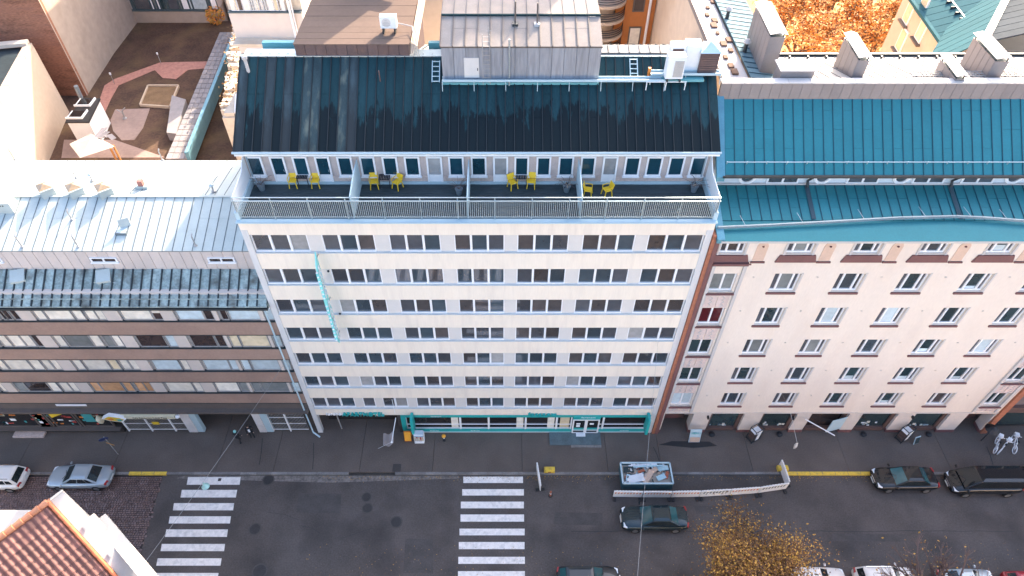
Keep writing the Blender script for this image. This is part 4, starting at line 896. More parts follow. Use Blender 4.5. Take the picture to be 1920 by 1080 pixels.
for k in range(26):
    p_ = a_.lerp(c_, k/26); q_ = a_.lerp(c_, (k+.9)/26); b = MB(); b.bar(p_+Vector((R.uniform(-.25,.25),0,-2)), q_+Vector((R.uniform(-.25,.25),0,-2)), R.uniform(.8,1.5), 4+R.uniform(-.9,.9)); put('stone_block', b, M['plaster_lit'], bwl)
link('climber', leaf_mesh('climber', 1600, lambda r: (lambda v: (v.x+r.gauss(0,.5), v.y+r.gauss(0,.3), r.uniform(6,11.8)))(a_.lerp(c_, r.random())), .16, [M['leaf_brown_early'] if 'leaf_brown_early' in MT else mat('leaf_brown_early',(0.28,0.16,0.07),.9), M['leaf_brown_early']], 5), bwl, kind='stuff')
b = MB(); b.box(-15.35,-15.05,9.5,16.2,20.6,25.2); put('side_flue', b, M['plaster_lit'], CB)
for k in range(4): b = MB(); b.box(-15.9+.1*k,-15.36,10+k*1.5,10.5+k*1.5,18+1.5*k,22+.8*k); put('side_buttress', b, M['plaster_lit'], CB)

# ================================================================= ON THE HOTEL ROOF
mat('brown_metal', (0.13,0.085,0.08), .6, .2, var=.15, obj=.1, dirt=(0.2,0.11,0.08), dirt_amt=.5, dirt_scale=2); mat('bitumen', (0.155,0.112,0.09), .95, spec=.05, var=.06, scale=.8, fine=6, obj=.04)
bx = thing('brown_roof_house', 'brown metal clad plant house with a flat tan roof on top of the hotel', 'rooftop structure')
xa, xb = -11.9, -5.35; zt = 29.62
b = MB(); b.box(xa+.05, xb-.05, 7.64, 15.5, 25.5, zt-.05); put('core', b, M['brown_metal'], bx)
for k in range(11):
    x = xa+k*(xb-xa)/11; b = MB(); b.box(x+.012, x+(xb-xa)/11-.012, 7.58, 7.638, 28.6, zt-.02); put('cladding_sheet', b, M['brown_metal'], bx)
for k in range(12):
    y = 7.55+k*.68; b = MB(); b.box(xa-.03, xb+.03, y, y+.665, zt-.045, zt+R.uniform(-.004,.012)); put('roof_strip', b, M['bitumen'], bx)
ac = thing('air_conditioner', 'small white air conditioner with one round fan on the tan roof', 'air conditioner', gz(731,60,zt+.05))
def ac_unit(root, w_, d_, h_, z=0.25, fan=True, louvre=False):
    b = MB(); b.box(-w_/2,w_/2,-d_/2,d_/2,z,z+h_); put('housing', b, M['white_paint'], root, bevel=.02)
    for s_ in (-1,1): b = MB(); b.box(s_*w_*.35-.04,s_*w_*.35+.04,-d_/2-.08,d_/2+.08,0,z-.002); put('foot', b, M['dark_gutter'], root)
    if fan:
        r_ = min(w_*.3,h_*.36); c_ = (-w_*.12, z+h_/2)
        b = MB(); n=18; b.prism([(c_[0]+r_*math.cos(2*math.pi*i/n),-d_/2-.012,c_[1]+r_*math.sin(2*math.pi*i/n)) for i in range(n)],(0,.01,0)); put('fan_guard', b, M['pier_grey'], root)
        for q in range(4): b = MB(); b.box(c_[0]-r_*(.9-.2*q),c_[0]+r_*(.9-.2*q),-d_/2-.022,-d_/2-.014,c_[1]-r_*.6+q*r_*.35,c_[1]-r_*.6+q*r_*.35+.02); put('guard_wire', b, M['alu_frame'], root)
    if louvre:
        b = MB(); b.box(-w_*.1,w_*.42,-d_/2-.01,-d_/2-.003,z+.12,z+h_-.25); put('louvre_panel', b, M['alu_frame'], root)
        for q in range(10): b = MB(); b.box(-w_*.1+q*w_*.052,-w_*.1+q*w_*.052+.025,-d_/2-.03,-d_/2-.012,z+.13,z+h_-.26); put('louvre', b, M['pier_grey'], root)
ac_unit(ac, .95, .4, .72, .3)
b = MB(); b.tube((.45,.1,.5),(1.3,.2,.25),.03); b.tube((1.3,.2,.25),(1.5,-.9,.1),.03); put('pipe', b, M['flash_white'], ac)
for k in range(5):
    b = MB(); b.tube((xb+.1+.09*k, 14, zt-.1),(xb+.08+.09*k, 8.0-.1*k, zt-.15),.03); b.tube((xb+.08+.09*k,8.0-.1*k,zt-.15),(xb+.1+.12*k,7.4,29.0),.03); put('pipe_run', b, M['plaster_lit'], bx)
# guard rail and duct standing further back on the tan roof (they throw the long shadows)
t = thing('roof_guard_rail', 'dark steel guard rail at the back of the tan plant house roof', 'railing')
def railing(root, pts, h=1.0, mt=M['dark_gutter']):
    for i in range(len(pts)-1):
        a_, c_ = Vector(pts[i]), Vector(pts[i+1]); b = MB()
        for hh in (h, h*.5): b.bar(a_+Vector((0,0,hh)), c_+Vector((0,0,hh)), .05)
        put('rail', b, mt, root)
    for p in pts: b = MB(); b.bar(p, Vector(p)+Vector((0,0,h)), .05); put('post', b, mt, root)
railing(t, [(-9.9,13.9,zt),(-8.6,13.9,zt),(-7.3,13.9,zt),(-7.3,15.3,zt)], 1.1)
t = thing('roof_duct', 'thick bent ventilation duct at the back of the tan roof', 'duct')
b = MB(); b.tube((-7.3,14.6,zt),(-7.3,14.6,zt+1.7),.42,n=14); b.tube((-7.3,14.6,zt+1.3),(-5.9,14.6,zt+1.6),.36,n=14); put('duct', b, M['zinc'], t)
# band of rail and gutter behind the ridge, left of the plant house
for (p0, p1, z_) in (((-15.1,8.6),(-12.1,8.6),28.72),((-5.2,8.4),(-3.6,8.4),28.8)):
    b = MB(); b.box(p0[0],p1[0],p0[1]-.5,p0[1]+.1,z_-.35,z_); put('rear_gutter', b, M['steel_pale'], CB)
    b = MB(); b.box(p0[0]+.8,p1[0],p0[1]+.6,p0[1]+.9,z_-.3,z_+.12); put('rear_upstand', b, mat('teal_soft',(0.12,0.35,0.38),.5), CB)
# ---- lift house
lh = thing('lift_house', 'grey sheet metal lift house with pale two stage roof, a door and wall ladder', 'rooftop structure')
mat('lift_metal', (0.29,0.30,0.33), .5, .35, var=.16, scale=1.5, fine=3, obj=.06, stretch=(3,1,.35)); mat('lift_roof', (0.29,0.25,0.22), .8, 0, spec=.08, var=.09, obj=.06, dirt=(0.42,0.32,0.26), dirt_amt=.35, dirt_scale=1.2)
xa, xb = -3.42, 5.44; yL = 6.16; zb_, zt_ = 27.7, 30.26
b = MB(); b.box(xa+.05, xb-.05, yL+.06, 14, 26, zt_-.04); put('core', b, M['lift_metal'], lh)
n = 13
for k in range(n):
    x = xa+k*(xb-xa)/n; b = MB(); b.box(x+.014, x+(xb-xa)/n-.014, yL, yL+.055, zb_+.2, zt_-.02); put('cladding_sheet', b, M['lift_metal'], lh)
b = MB(); b.box(xa-.02, xb+.02, yL-.05, yL-.002, zb_+.05, zb_+.35); put('base_flashing', b, M['teal_soft'], lh)
seam_roof(lh, xa-.03, xb+.03, (yL-.06,zt_), (8.27,30.90), (xb-xa)/13, M['lift_roof'], M['canopy_brown'], seam=(.05,.06), roofname='lower_roof')
seam_roof(lh, xa-.03, xb+.03, (8.36,30.98), (12.5,31.12), (xb-xa)/13, M['lift_roof'], M['roof_white_seam'], seam=(.03,.04), roofname='upper_roof')
b = MB(); b.bar((xa-.04,8.3,30.98),(xb+.04,8.3,30.98),.08,.10); put('step_edge', b, M['roof_dark'], lh)
dx = fy(870,108,yL).x; b = MB(); b.box(dx-.02, dx+.82, yL-.03, yL-.002, 28.35, 29.55); do = put('door', b, M['pier_grey'], lh); b = MB(); b.box(dx+.72,dx+.76,yL-.07,yL-.032,28.8,28.95); put('handle', b, M['black'], do)
lx = fy(912,110,yL).x
ld = MB(); 
for s_ in (-.2,.2): ld.bar((lx+s_,yL-.15,28.0),(lx+s_,yL-.15,31.0),.035)
for q in range(11): ld.bar((lx-.2,yL-.15,28.15+q*.27),(lx+.2,yL-.15,28.15+q*.27),.025)
put('ladder', ld, M['alu_frame'], lh)
sp = fy(955,100,yL).x; b = MB(); b.tube((sp,yL-.12,30.7),(sp,yL-.12,27.9),.05); put('downpipe', b, M['zinc'], lh)
for (px,py,h,lab,lean) in ((966,47,1.35,'slim antenna pole leaning on the lift house roof, left one',0),(1007,47,1.25,'slim antenna pole with white foot, right one on the lift house roof',1)):
    p = sl(px,py,yL-.06,zt_,.275); t = thing('antenna_pole', lab, 'antenna', p, group='poles on the lift house roof')
    b = MB(); b.tube((0,0,-.1),(0,0,h),.045); put('pole', b, M['canopy_brown'], t)
    b = MB(); b.box(-.16,.16,-.16,.16,-.06,.12); put('foot', b, M['flash_white' if lean else 'dark_gutter'], t)
p = fy(917,75,6.6); t = thing('aerial', 'thin whip aerial above the wall ladder of the lift house', 'antenna', (p.x,6.4,30.3))
b = MB(); b.tube((0,0,0),(0,0,.9),.015); b.tube((-.15,0,.7),(.15,0,.7),.01); put('whip', b, M['alu_frame'], t)
# walkway gutters, roof ladders
def catwalk(pa, pb, lab, end=None):
    a_ = sl(*pa, 2.7,25.75,KR)+Vector((0,0,.35)); c_ = sl(*pb, 2.7,25.75,KR)+Vector((0,0,.35)); c_.y = a_.y; c_.z = a_.z
    t = thing('roof_catwalk', lab, 'catwalk', a_)
    d = c_-a_; b = MB(); b.obox((d.x/2,.0,0),(d.x/2,0,0),(0,.17,0),(0,0,.02)); put('deck', b, M['steel_pale'], t)
    b = MB(); b.obox((d.x/2,-.19,.05),(d.x/2,0,0),(0,.015,0),(0,0,.07)); b.obox((d.x/2,.19,.05),(d.x/2,0,0),(0,.015,0),(0,0,.07)); put('edge_rail', b, M['pale_blue_paint'], t, kind='stuff')
    n_ = max(2, int(d.x/1.6))
    for i in range(n_+1): b = MB(); b.bar((d.x*i/n_,-.15,-.02),(d.x*i/n_,-.3,-.55),.04); put('bracket', b, M['steel_pale'], t)
catwalk((830,160),(1244,160), 'long pale catwalk along the foot of the lift house')
catwalk((1218,148),(1348,148), 'short pale catwalk below the air conditioners')
def roof_ladder(pa, pb, lab, w_=.42):
    a_ = sl(*pa,2.7,25.75,KR); c_ = sl(*pb,2.7,25.75,KR); c_.x = a_.x; t = thing('roof_ladder', lab, 'ladder', c_, group='short ladders lying on the dark roof'); d = a_-c_
    for s_ in (-1,1): b = MB(); b.bar((s_*w_/2,0,.14),(s_*w_/2+d.x,d.y,d.z+.14),.05); put('side_rail', b, M['pale_blue_paint'], t)
    for q in range(5): f_ = .04+q*.23; b = MB(); b.bar((-w_/2,d.y*f_,d.z*f_+.14),(w_/2,d.y*f_,d.z*f_+.14),.04); put('rung', b, M['pale_blue_paint'], t)
roof_ladder((818,118),(818,158), 'roof ladder left of the lift house')
roof_ladder((1187,114),(1187,152), 'roof ladder right of the lift house')
b = MB(); p = sl(1216,142,2.7,25.75,KR); t = thing('orange_stub_pipe', 'short rusty orange pipe stub at the end of the short catwalk', 'pipe', p); b.tube((0,0,0),(0,0,.5),.09); put('pipe', b, M['poster_orange'], t)
p = sl(466,134,2.7,25.75,KR); t = thing('roof_vent_pipe', 'pale leaning vent pipe at the upper left of the dark roof', 'vent pipe', p); b = MB(); b.tube((0,0,-.1),(0,0,.8),.10); b.lathe([(.1,.7),(.16,.8),(.16,.95),(.03,1.0)], n=10); put('pipe', b, M['flash_white'], t)
p = sl(713,152,2.7,25.75,KR); t = thing('roof_vent_pipe', 'thin rusty pipe in the middle of the dark roof', 'vent pipe', p); b = MB(); b.tube((0,0,-.1),(0,0,.65),.04); put('pipe', b, M['brown_metal'], t)
# parapet behind ridge, right part, with seamed cap
seam_roof(CB, 5.5, 9.7, (7.75,29.0), (8.4,29.12), .62, M['roof_white'], M['canopy_brown'], seam=(.04,.04), roofname='parapet_cap')
# HVAC group
zt = 28.5
for (px,py,w_,d_,h_,lab,fan,lv) in ((1268,112,.95,.6,1.5,'tall white air conditioner standing rear left with an open brown side',False,False),(1262,140,1.0,.6,1.35,'front white air conditioner with a grey louvred panel',False,True),(1293,118,.85,.8,1.6,'white cabinet between the louvred unit and the brown cooler',False,False)):
    y_ = 7.0 if py < 130 else 6.1
    p = fy(px, py, y_); t = thing('air_conditioner', lab, 'air conditioner', (p.x, y_, 28.3), group='air conditioners at the right end of the hotel roof')
    ac_unit(t, w_, d_, h_, .15, fan, lv)
    if not fan and not lv: b = MB(); b.box(-w_*.4,w_*.25,-d_/2-.012,-d_/2-.003,.5,h_); put('side_opening', b, M['brown_metal' if px<1290 else 'white_paint'], t)
t = thing('cooling_unit', 'brown slatted cooling unit with a pale blue pyramid lid', 'cooling unit', (fy(1325,115,6.9).x, 6.9, 28.2))
b = MB(); b.box(-.52,.52,-.5,.5,.1,1.5); put('housing', b, M['brown_metal'], t)
for q in range(9): b = MB(); b.box(-.5,.5,-.53,-.502,.2+q*.14,.28+q*.14); put('slat', b, M['brown_metal'], t)
b = MB(); b.add([(-.6,-.6,1.52),(.6,-.6,1.52),(.6,.6,1.52),(-.6,.6,1.52),(0,0,1.95)],[(0,3,2,1),(0,1,4),(1,2,4),(2,3,4),(3,0,4)]); put('lid', b, M['pale_blue_paint'], t)
t = thing('unit_stand', 'white steel stand under the air conditioners', 'stand', (8.1,5.85,28.0))
b = MB(); b.bar((0,0,.25),(2.3,0,.25),.05); put('beam', b, M['white_paint'], t)
for q in range(3): b = MB(); b.bar((.05+q*1.1,0,.25),(.05+q*1.1,0,-.35),.05); put('leg', b, M['white_paint'], t)
b = MB(); b.box(9.0,11.4,6.0,6.5,28.15,28.3); put('pipe_tray', b, M['teal_soft'], t, (-8.1,-5.85,-28.0))
# ================================================================= behind, centre right
pb = thing('orange_house', 'orange rendered rear house with a dark window and a white framed door', 'building')
yO = 30.0
def fo_(px,py): return fy(px,py,yO)
mat('orange_render', (0.45,0.16,0.045), .9, var=.08, scale=.3, fine=3)
xa, xb = fo_(1149,60).x, fo_(1221,60).x
b = MB(); b.box(xa,xb,yO,yO+10,0,45); put('wall', b, M['orange_render'], pb)
def win(parent, pa, pb_, yy, mt, frame=M['white_frame'], nm='window'):
    a_ = fy(*pa, yy); c_ = fy(*pb_, yy); x0_, x1_ = a_.x, c_.x; z1_, z0_ = a_.z, c_.z
    f = MB(); f.box(x0_,x0_+.12,yy-.05,yy+.1,z0_,z1_); f.box(x1_-.12,x1_,yy-.05,yy+.1,z0_,z1_); f.box(x0_+.12,x1_-.12,yy-.05,yy+.1,z0_,z0_+.12); f.box(x0_+.12,x1_-.12,yy-.05,yy+.1,z1_-.12,z1_)
    fo = put(nm, f, frame, parent); p = MB(); p.box(x0_+.12,x1_-.12,yy-.03,yy-.005,z0_+.12,z1_-.12); put('pane', p, mt, fo)
win(pb, (1190,-12),(1207,22), yO-.02, M['glass_brown'], M['canopy_brown'])
win(pb, (1180,50),(1198,84), yO-.02, M['blind_cream'], M['canopy_brown'])
b = MB(); a_ = fo_(1220,0); b.tube((a_.x,yO-.15,45),(a_.x,yO-.15,15),.12); put('downpipe', b, M['white_frame'], pb)
bt = thing('balcony_tower', 'pale rounded tower with curved balconies and striped railings between lift house and orange house', 'building')
cx0 = fo_(1128,50).x
b = MB(); b.lathe([(1.35,0),(1.35,45)], (cx0-.2,yO+.8,0), n=24); put('wall', b, M['plaster_cream'], bt)
for z_ in (fo_(1130,60).z, fo_(1130,30).z, fo_(1130,0).z, fo_(1130,85).z):
    b = MB(); b.lathe([(1.9,0),(1.9,.25)], (cx0,yO,z_), n=24); put('balcony_slab', b, M['plaster_cream'], bt)
    for q in range(4):
        b = MB()
        for i in range(24):
            a0, a1 = 2*math.pi*i/24, 2*math.pi*(i+1)/24; b.bar((cx0+1.85*math.cos(a0),yO+1.85*math.sin(a0),z_+.4+q*.2),(cx0+1.85*math.cos(a1),yO+1.85*math.sin(a1),z_+.4+q*.2),.05)
        put('balcony_rail', b, M['dark_gutter'], bt)
cw = thing('cream_rear_wall', 'tall cream rear wall between plant house and lift house with patches of sunlight', 'building')
a_, c_ = fy(778,40,20), fy(832,40,20)
b = MB(); b.box(a_.x, c_.x+.5, 20, 26, 0, 40); put('wall', b, M['plaster_cream'], cw)
for (px,py) in ((1338,80),): pass
# ---- cream house with angled teal roof at upper right
ch = thing('angled_courtyard_house', 'cream house turned at an angle with a teal roof and dark hipped turret, upper right', 'building')
zE = 22.0
e0, e1 = gz(1786,84,zE), gz(1726,0,zE)          # eave line
d = (e1-e0).normalized(); n_ = Vector((-d.y,d.x,0)); n_ = n_ if n_.x < 0 else -n_   # towards the courtyard (left)
e2 = e0+d*40
b = MB(); eL = 6.0
for q_ in range(600):
    L_ = 2+q_*.05; Q_ = e0+d*L_; D_ = ray(1655,83); z_ = CAMP[2]+(Q_.y-CAMP[1])/D_[1]*D_[2]; X_ = CAMP[0]+(Q_.y-CAMP[1])/D_[1]*D_[0]
    if Q_.x <= X_+.05 and z_ < zE: eL = L_; break
e2 = e0+d*eL
wv = [e0, e2, e2-n_*12, e0-n_*12]; b.prism([(p.x,p.y,0) for p in (wv if ((wv[1]-wv[0]).cross(wv[2]-wv[1])).z>0 else wv[::-1])], (0,0,zE-.3)); put('wall', b, M['plaster_cream'], ch)
o_ = n_*.5
def slope(p0, p1, z0_, z1_, name, mt, th=.15):
    pass
mat('roof_teal_far', (0.03,0.095,0.115), .85, 0, spec=.05, var=.08, obj=.06)
nP = int(eL); up = 2.0
print('EAVE', eL)
for i in range(nP):
    a_ = e0+d*(i*1.0+.03); c_ = e0+d*(i*1.0+.97)
    b = MB(); b.prism([a_+n_*.45+Vector((0,0,-.2)), c_+n_*.45+Vector((0,0,-.2)), c_-n_*5.5+Vector((0,0,up)), a_-n_*5.5+Vector((0,0,up))], (0,0,.12)); put('roof_panel', b, M['roof_teal_far'], ch)
    if i % 1 == 0 and 1 < i < 16:
        k_ = a_-n_*1.5+Vector((0,0,.62)); b = MB(); b.obox(k_, d*.04, n_*.25, (0,0,.18)); put('snow_bracket', b, M['dark_gutter'], ch)
b = MB(); b.bar(e0+d*2-n_*1.6+Vector((0,0,.85)), e0+d*min(16,eL)-n_*1.6+Vector((0,0,.85)), .07); put('snow_rail', b, M['steel_pale'], ch)
b = MB(); b.bar(e0-d*.2+n_*.55+Vector((0,0,-.2)), e2+n_*.55+Vector((0,0,-.2)), .35, .25); put('gutter', b, M['roof_teal_far'], ch)
for (px,py) in ((1706,22),(1730,55),(1738,0),(1692,75)):
    D = ray(px,py)
    # intersect with wall plane through e0 with normal n_
    t_ = ((e0-Vector(CAMP)).dot(n_))/Vector(D).dot(n_); c = Vector(CAMP)+Vector(D)*t_
    f = MB(); f.obox(c+n_*.05, d*.65, n_*.06, (0,0,1.0)); fo = put('window', f, M['white_frame'], ch)
    p = MB(); p.obox(c+n_*.13, d*.5, n_*.015, (0,0,.85)); put('pane', p, M['blind_yellow'], fo)
    p = MB(); p.obox(c+n_*.2+Vector((0,0,-1.1)), d*.85, n_*.16, (0,0,.07)); put('sill', p, M['canopy_brown'], fo)
# dark turret: hipped roof to the right, shadowed
zP = 24.5; r0 = gz(1845,78,zP); r1 = gz(1885,0,zP)
mat('roof_slate', (0.05,0.06,0.07), .85, 0, spec=.05, var=.12, obj=.08)
tw = thing('dark_roofed_house', 'dark grey roofed house with a brown ridge behind the right hand chimney', 'building')
r0b, r0c = gz(1925,90,zP), gz(1990,0,zP)
dd = (r1-r0).normalized()
b = MB(); b.prism([(r0.x,r0.y,0),(r0.x+30,r0.y,0),(r0.x+30+dd.x*30,r0.y+dd.y*30,0),(r0.x+dd.x*30,r0.y+dd.y*30,0)], (0,0,zP-3)); put('wall', b, M['roof_teal_far'], tw)
for i in range(14):
    a_ = r0+dd*(i*1.3+.04); c_ = r0+dd*(i*1.3+1.26)
    b = MB(); b.prism([a_+Vector((.3,0,-.1)), c_+Vector((.3,0,-.1)), c_+Vector((9,1,1.5)), a_+Vector((9,1,1.5))], (0,0,.12)); put('roof_panel', b, M['roof_slate'], tw)
    b = MB(); b.prism([a_+Vector((-.2,0,-.1)), c_+Vector((-.2,0,-.1)), c_+Vector((-3.5,0,-2.4)), a_+Vector((-3.5,0,-2.4))], (0,0,.12)); put('roof_panel', b, M['roof_teal_far'], tw)
b = MB(); b.bar(r0-dd*.3, r0+dd*20, .5, .3); put('ridge_cap', b, M['wall_greymetal'], tw)
for i in range(12):
    x = r0.x-2+i*1.2; b = MB(); b.prism([(x+.03,r0.y-5,zP-6.5),(x+1.17,r0.y-5,zP-6.5),(x+1.17,r0.y-.2,zP-2.5),(x+.03,r0.y-.2,zP-2.5)], (0,0,.12)); put('roof_panel', b, M['roof_teal_far'], tw)
# ---- autumn trees in the rear court
def tree(name, label, cat, base, H, rad, mats, n, seed, size, wts=None, group=None, squash=.8, limbs=16, bare=False, crown_z=None, spread=.55):
    r = random.Random(seed); t = thing(name, label, cat, base, 0, group)
    b = MB(); tips = []
    zc = crown_z or H*.62
    b.tube((0,0,-.1),(r.uniform(-.2,.2),r.uniform(-.2,.2),H*.42), H*.028, H*.019, n=9)
    top = Vector((0,0,H*.42))
    def grow(p, d, L, w_, lev):
        q = p+d*L; b.tube(p, q, w_, w_*.6, n=5, caps=False)
        tips.append(q)
        if lev > 0:
            for _ in range(3 if lev > 1 else 4):
                nd = (d+Vector((r.uniform(-1,1),r.uniform(-1,1),r.uniform(-.35,.7)))*.75).normalized(); grow(p+d*L*r.uniform(.45,1), nd, L*r.uniform(.5,.75), w_*.5, lev-1)
    for i in range(limbs):
        a = 2*math.pi*i/limbs+r.uniform(-.3,.3); el = r.uniform(.25,1.3); d = Vector((math.cos(a)*math.cos(el), math.sin(a)*math.cos(el), math.sin(el)))
        grow(top*r.uniform(.75,1.0), d, rad*r.uniform(.45,.75), H*(.014 if bare else .010), 3)
    put('trunk', b, M['bark'], t)
    if n:
        def f(rr):
            q = rr.choice(tips); s_ = spread if not bare else .3
            return (q.x+rr.gauss(0,s_), q.y+rr.gauss(0,s_), q.z+rr.gauss(0,s_*.8))
        link('crown', leaf_mesh('crown', n, f, size, mats, seed+9, wts), t)
    return t
mat('leaf_orange_far',(0.66,0.27,0.06),.8,var=.3); mat('leaf_pale',(0.70,0.42,0.16),.8,var=.3); mat('leaf_brown',(0.20,0.085,0.03),.85,var=.3)
for i,(px,py,H,lab) in enumerate(((1500,75,17,'orange autumn tree directly behind the white rear roof, left of centre'),(1590,60,18,'orange autumn tree in the middle of the rear court'),(1655,45,17,'orange autumn tree beside the angled cream house'),(1480,10,19,'orange autumn tree at the top beside the largest chimney'),(1570,-20,19,'orange autumn tree at the top edge of the photo, centre'),(1650,-40,19,'orange autumn tree at the top edge near the teal roof'))):
    g_ = gz(px,py,9); tree('autumn_tree', lab, 'tree', (g_.x,g_.y,.2), H, 5.2, [M['leaf_orange_far'],M['leaf_pale'],M['leaf_brown']], 5200, 20+i, .17, [5,4,2], 'autumn trees in the rear court', limbs=9)
b = MB(); b.box(18, 90, 16.5, 120, .5, .52); put('leaf_litter', b, mat('litter',(0.55,0.27,0.08),.95,var=.5,scale=.6,fine=5,dirt=(0.2,0.1,0.04),dirt_amt=.6,dirt_scale=.4), kind='stuff')
# ================================================================= HOTEL GROUND FLOOR
b = MB(); b.box(X0, -14.4, 0, .3, 0, 2.6); 
xp0, xp1 = fy(752,785).x, 11.70
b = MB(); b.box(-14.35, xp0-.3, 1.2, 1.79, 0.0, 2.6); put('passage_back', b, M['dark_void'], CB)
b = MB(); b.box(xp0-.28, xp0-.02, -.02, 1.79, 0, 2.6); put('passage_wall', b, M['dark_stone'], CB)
b = MB(); b.tube((-13.2,.3,2.0),(-13.1,.2,.2),.05); put('passage_post', b, M['alu_frame'], CB)
q = fy(716,788,.6); b = MB(); b.box(q.x-.3,q.x+.3,.5,.6,1.6,2.0); put('passage_notice', b, M['pier_grey'], CB)
text('lettering', 'forenom', .42, M['white_letters'], CB, (fy(632,781).x, -.09, 2.83), (1,0,0), (0,0,1), .09, sx=1.05)
text('lettering', 'APARTHOTEL', .52, M['teal_paint'], CB, (fy(683,780).x, -.13, 2.86), (1,0,0), (0,0,1), .18, sx=1.02)
text('lettering', 'forenom', .62, M['teal_paint'], CB, (fy(1017,778).x, -.13, 2.80), (1,0,0), (0,0,1), .18, sx=1.05)
b = MB(); b.box(xp0, xp1, -.04, .2, 2.28, 2.60); put('shop_fascia', b, M['teal_paint'], CB)
b = MB(); b.box(xp0, xp1, -.04, .2, .12, .50); put('stall_riser', b, M['teal_paint'], CB)
b = MB(); b.box(xp0, xp1, -.07, -.042, .06, .12); put('base_trim', b, M['white_frame'], CB)
b = MB(); b.box(xp0, xp1+.3, -.02, .3, 0, .055); put('base_strip', b, M['dark_stone'], CB)
b = MB(); b.box(xp0-.02, xp0+.35, -.045, .2, .505, 2.275); put('shop_post', b, M['teal_paint'], CB)
sx_ = [760,864,917,986,1044,1072,1122,1131,1216]
for i in range(len(sx_)-1):
    xa, xb = fy(sx_[i],795).x, fy(sx_[i+1],795).x
    if i == 5: continue
    if i == 0: xa = xp0+.36
    f = MB(); f.box(xb-.1, xb, -.03, .15, .505, 2.275); f.box(xa, xa+.05, -.0, .15, .505, 2.275); f.box(xa+.052, xb-.102, .02,.1,.505,.56); f.box(xa+.052, xb-.102, .02,.1,1.1,1.13)
    fo = put('shop_window', f, M['white_frame'], CB)
    p = MB(); p.box(xa+.05, xb-.1, .11, .14, .565, 2.27); put('pane', p, M['shop_glass'], fo)
    if i in (0,2,3,4): q_ = MB(); q_.box(xb-.75 if i != 4 else xa+.25, xb-.2, .08, .108, .6, 2.2); put('curtain', q_, M['blind_yellow' if i == 4 else 'blind_cream'], fo)
    if i in (0,1,7): text('lettering', 'forenom', .16, M['white_letters'], fo, ((xa+xb)/2, -.055, .3), (1,0,0), (0,0,1), .01, sx=1.3)
text('lettering', 'forenom', .2, M['white_letters'], CB, (fy(818,783).x, -.055, 2.42), (1,0,0), (0,0,1), .01, sx=1.2)
xd0, xd1 = fy(1073,797).x, fy(1123,797).x
b = MB(); b.box(xd0, xd1, -.14, -.042, 2.12, 2.6); put('door_canopy', b, M['teal_paint'], CB)
text('lettering', 'forenom', .26, M['white_letters'], CB, ((xd0+xd1)/2+.1, -.155, 2.42), (1,0,0), (0,0,1), .02, sx=1.25)
for s_ in (0,1):
    xa = xd0+s_*(xd1-xd0)/2; xb = xa+(xd1-xd0)/2-.02
    f = MB(); f.box(xa,xa+.1,-.16,-.02,.02,2.1); f.box(xb-.1,xb,-.16,-.02,.02,2.1); f.box(xa+.1,xb-.1,-.16,-.02,2.0,2.1); f.box(xa+.1,xb-.1,-.16,-.02,.02,.12); f.box(xa+.1,xb-.1,-.13,-.04,.45,.5)
    do = put('door', f, M['white_frame'], CB)
    p = MB(); p.box(xa+.1,xb-.1,-.08,-.05,.12,2.0); put('pane', p, M['shop_glass'], do)
    q_ = MB(); q_.box(xa+.1,xb-.1,-.10,-.085,.52,.8); put('teal_band', q_, M['teal_paint'], do)
    q_ = MB(); q_.box(xa+.3,xa+.62,-.10,-.085,1.3,1.5); put('notice', q_, M['white_letters'], do)
    if s_ == 0: q_ = MB(); q_.box(xa+.3,xa+.6,-.10,-.085,.95,1.22); put('notice', q_, M['white_letters'], do)
b = MB(); b.box(xd0+.35, xd0+1.1, -.5, -.17, .13, .16); put('door_mat', b, M['white_letters'], CB)
g0, g1 = gz(1030,818,.1), gz(1128,838,.1); mat('ramp_grey',(0.10,0.135,0.145),.8,var=.25)
b = MB(); b.box(g0.x, g1.x, g1.y+.2, -.08, 0.004, .11); put('entrance_ramp', b, M['ramp_grey'], CB)
b = MB(); b.box(g0.x+1.7, g1.x, g1.y, g1.y+.198, 0.004, .05); put('entrance_step', b, M['kerb_stone'], CB)
for px in (771,1218):
    c = fy(px,778,-.4); x = c.x; b = MB(); b.box(x-.1,x+.1,-.85,-.05,1.0,3.0); b.box(x-.102,x+.102,-.7,-.2,3.0,3.12)
    t = put('blade_sign', b, M['teal_paint'], label='narrow teal projecting sign at the '+('left' if px<900 else 'right')+' end of the teal shop front', category='sign')
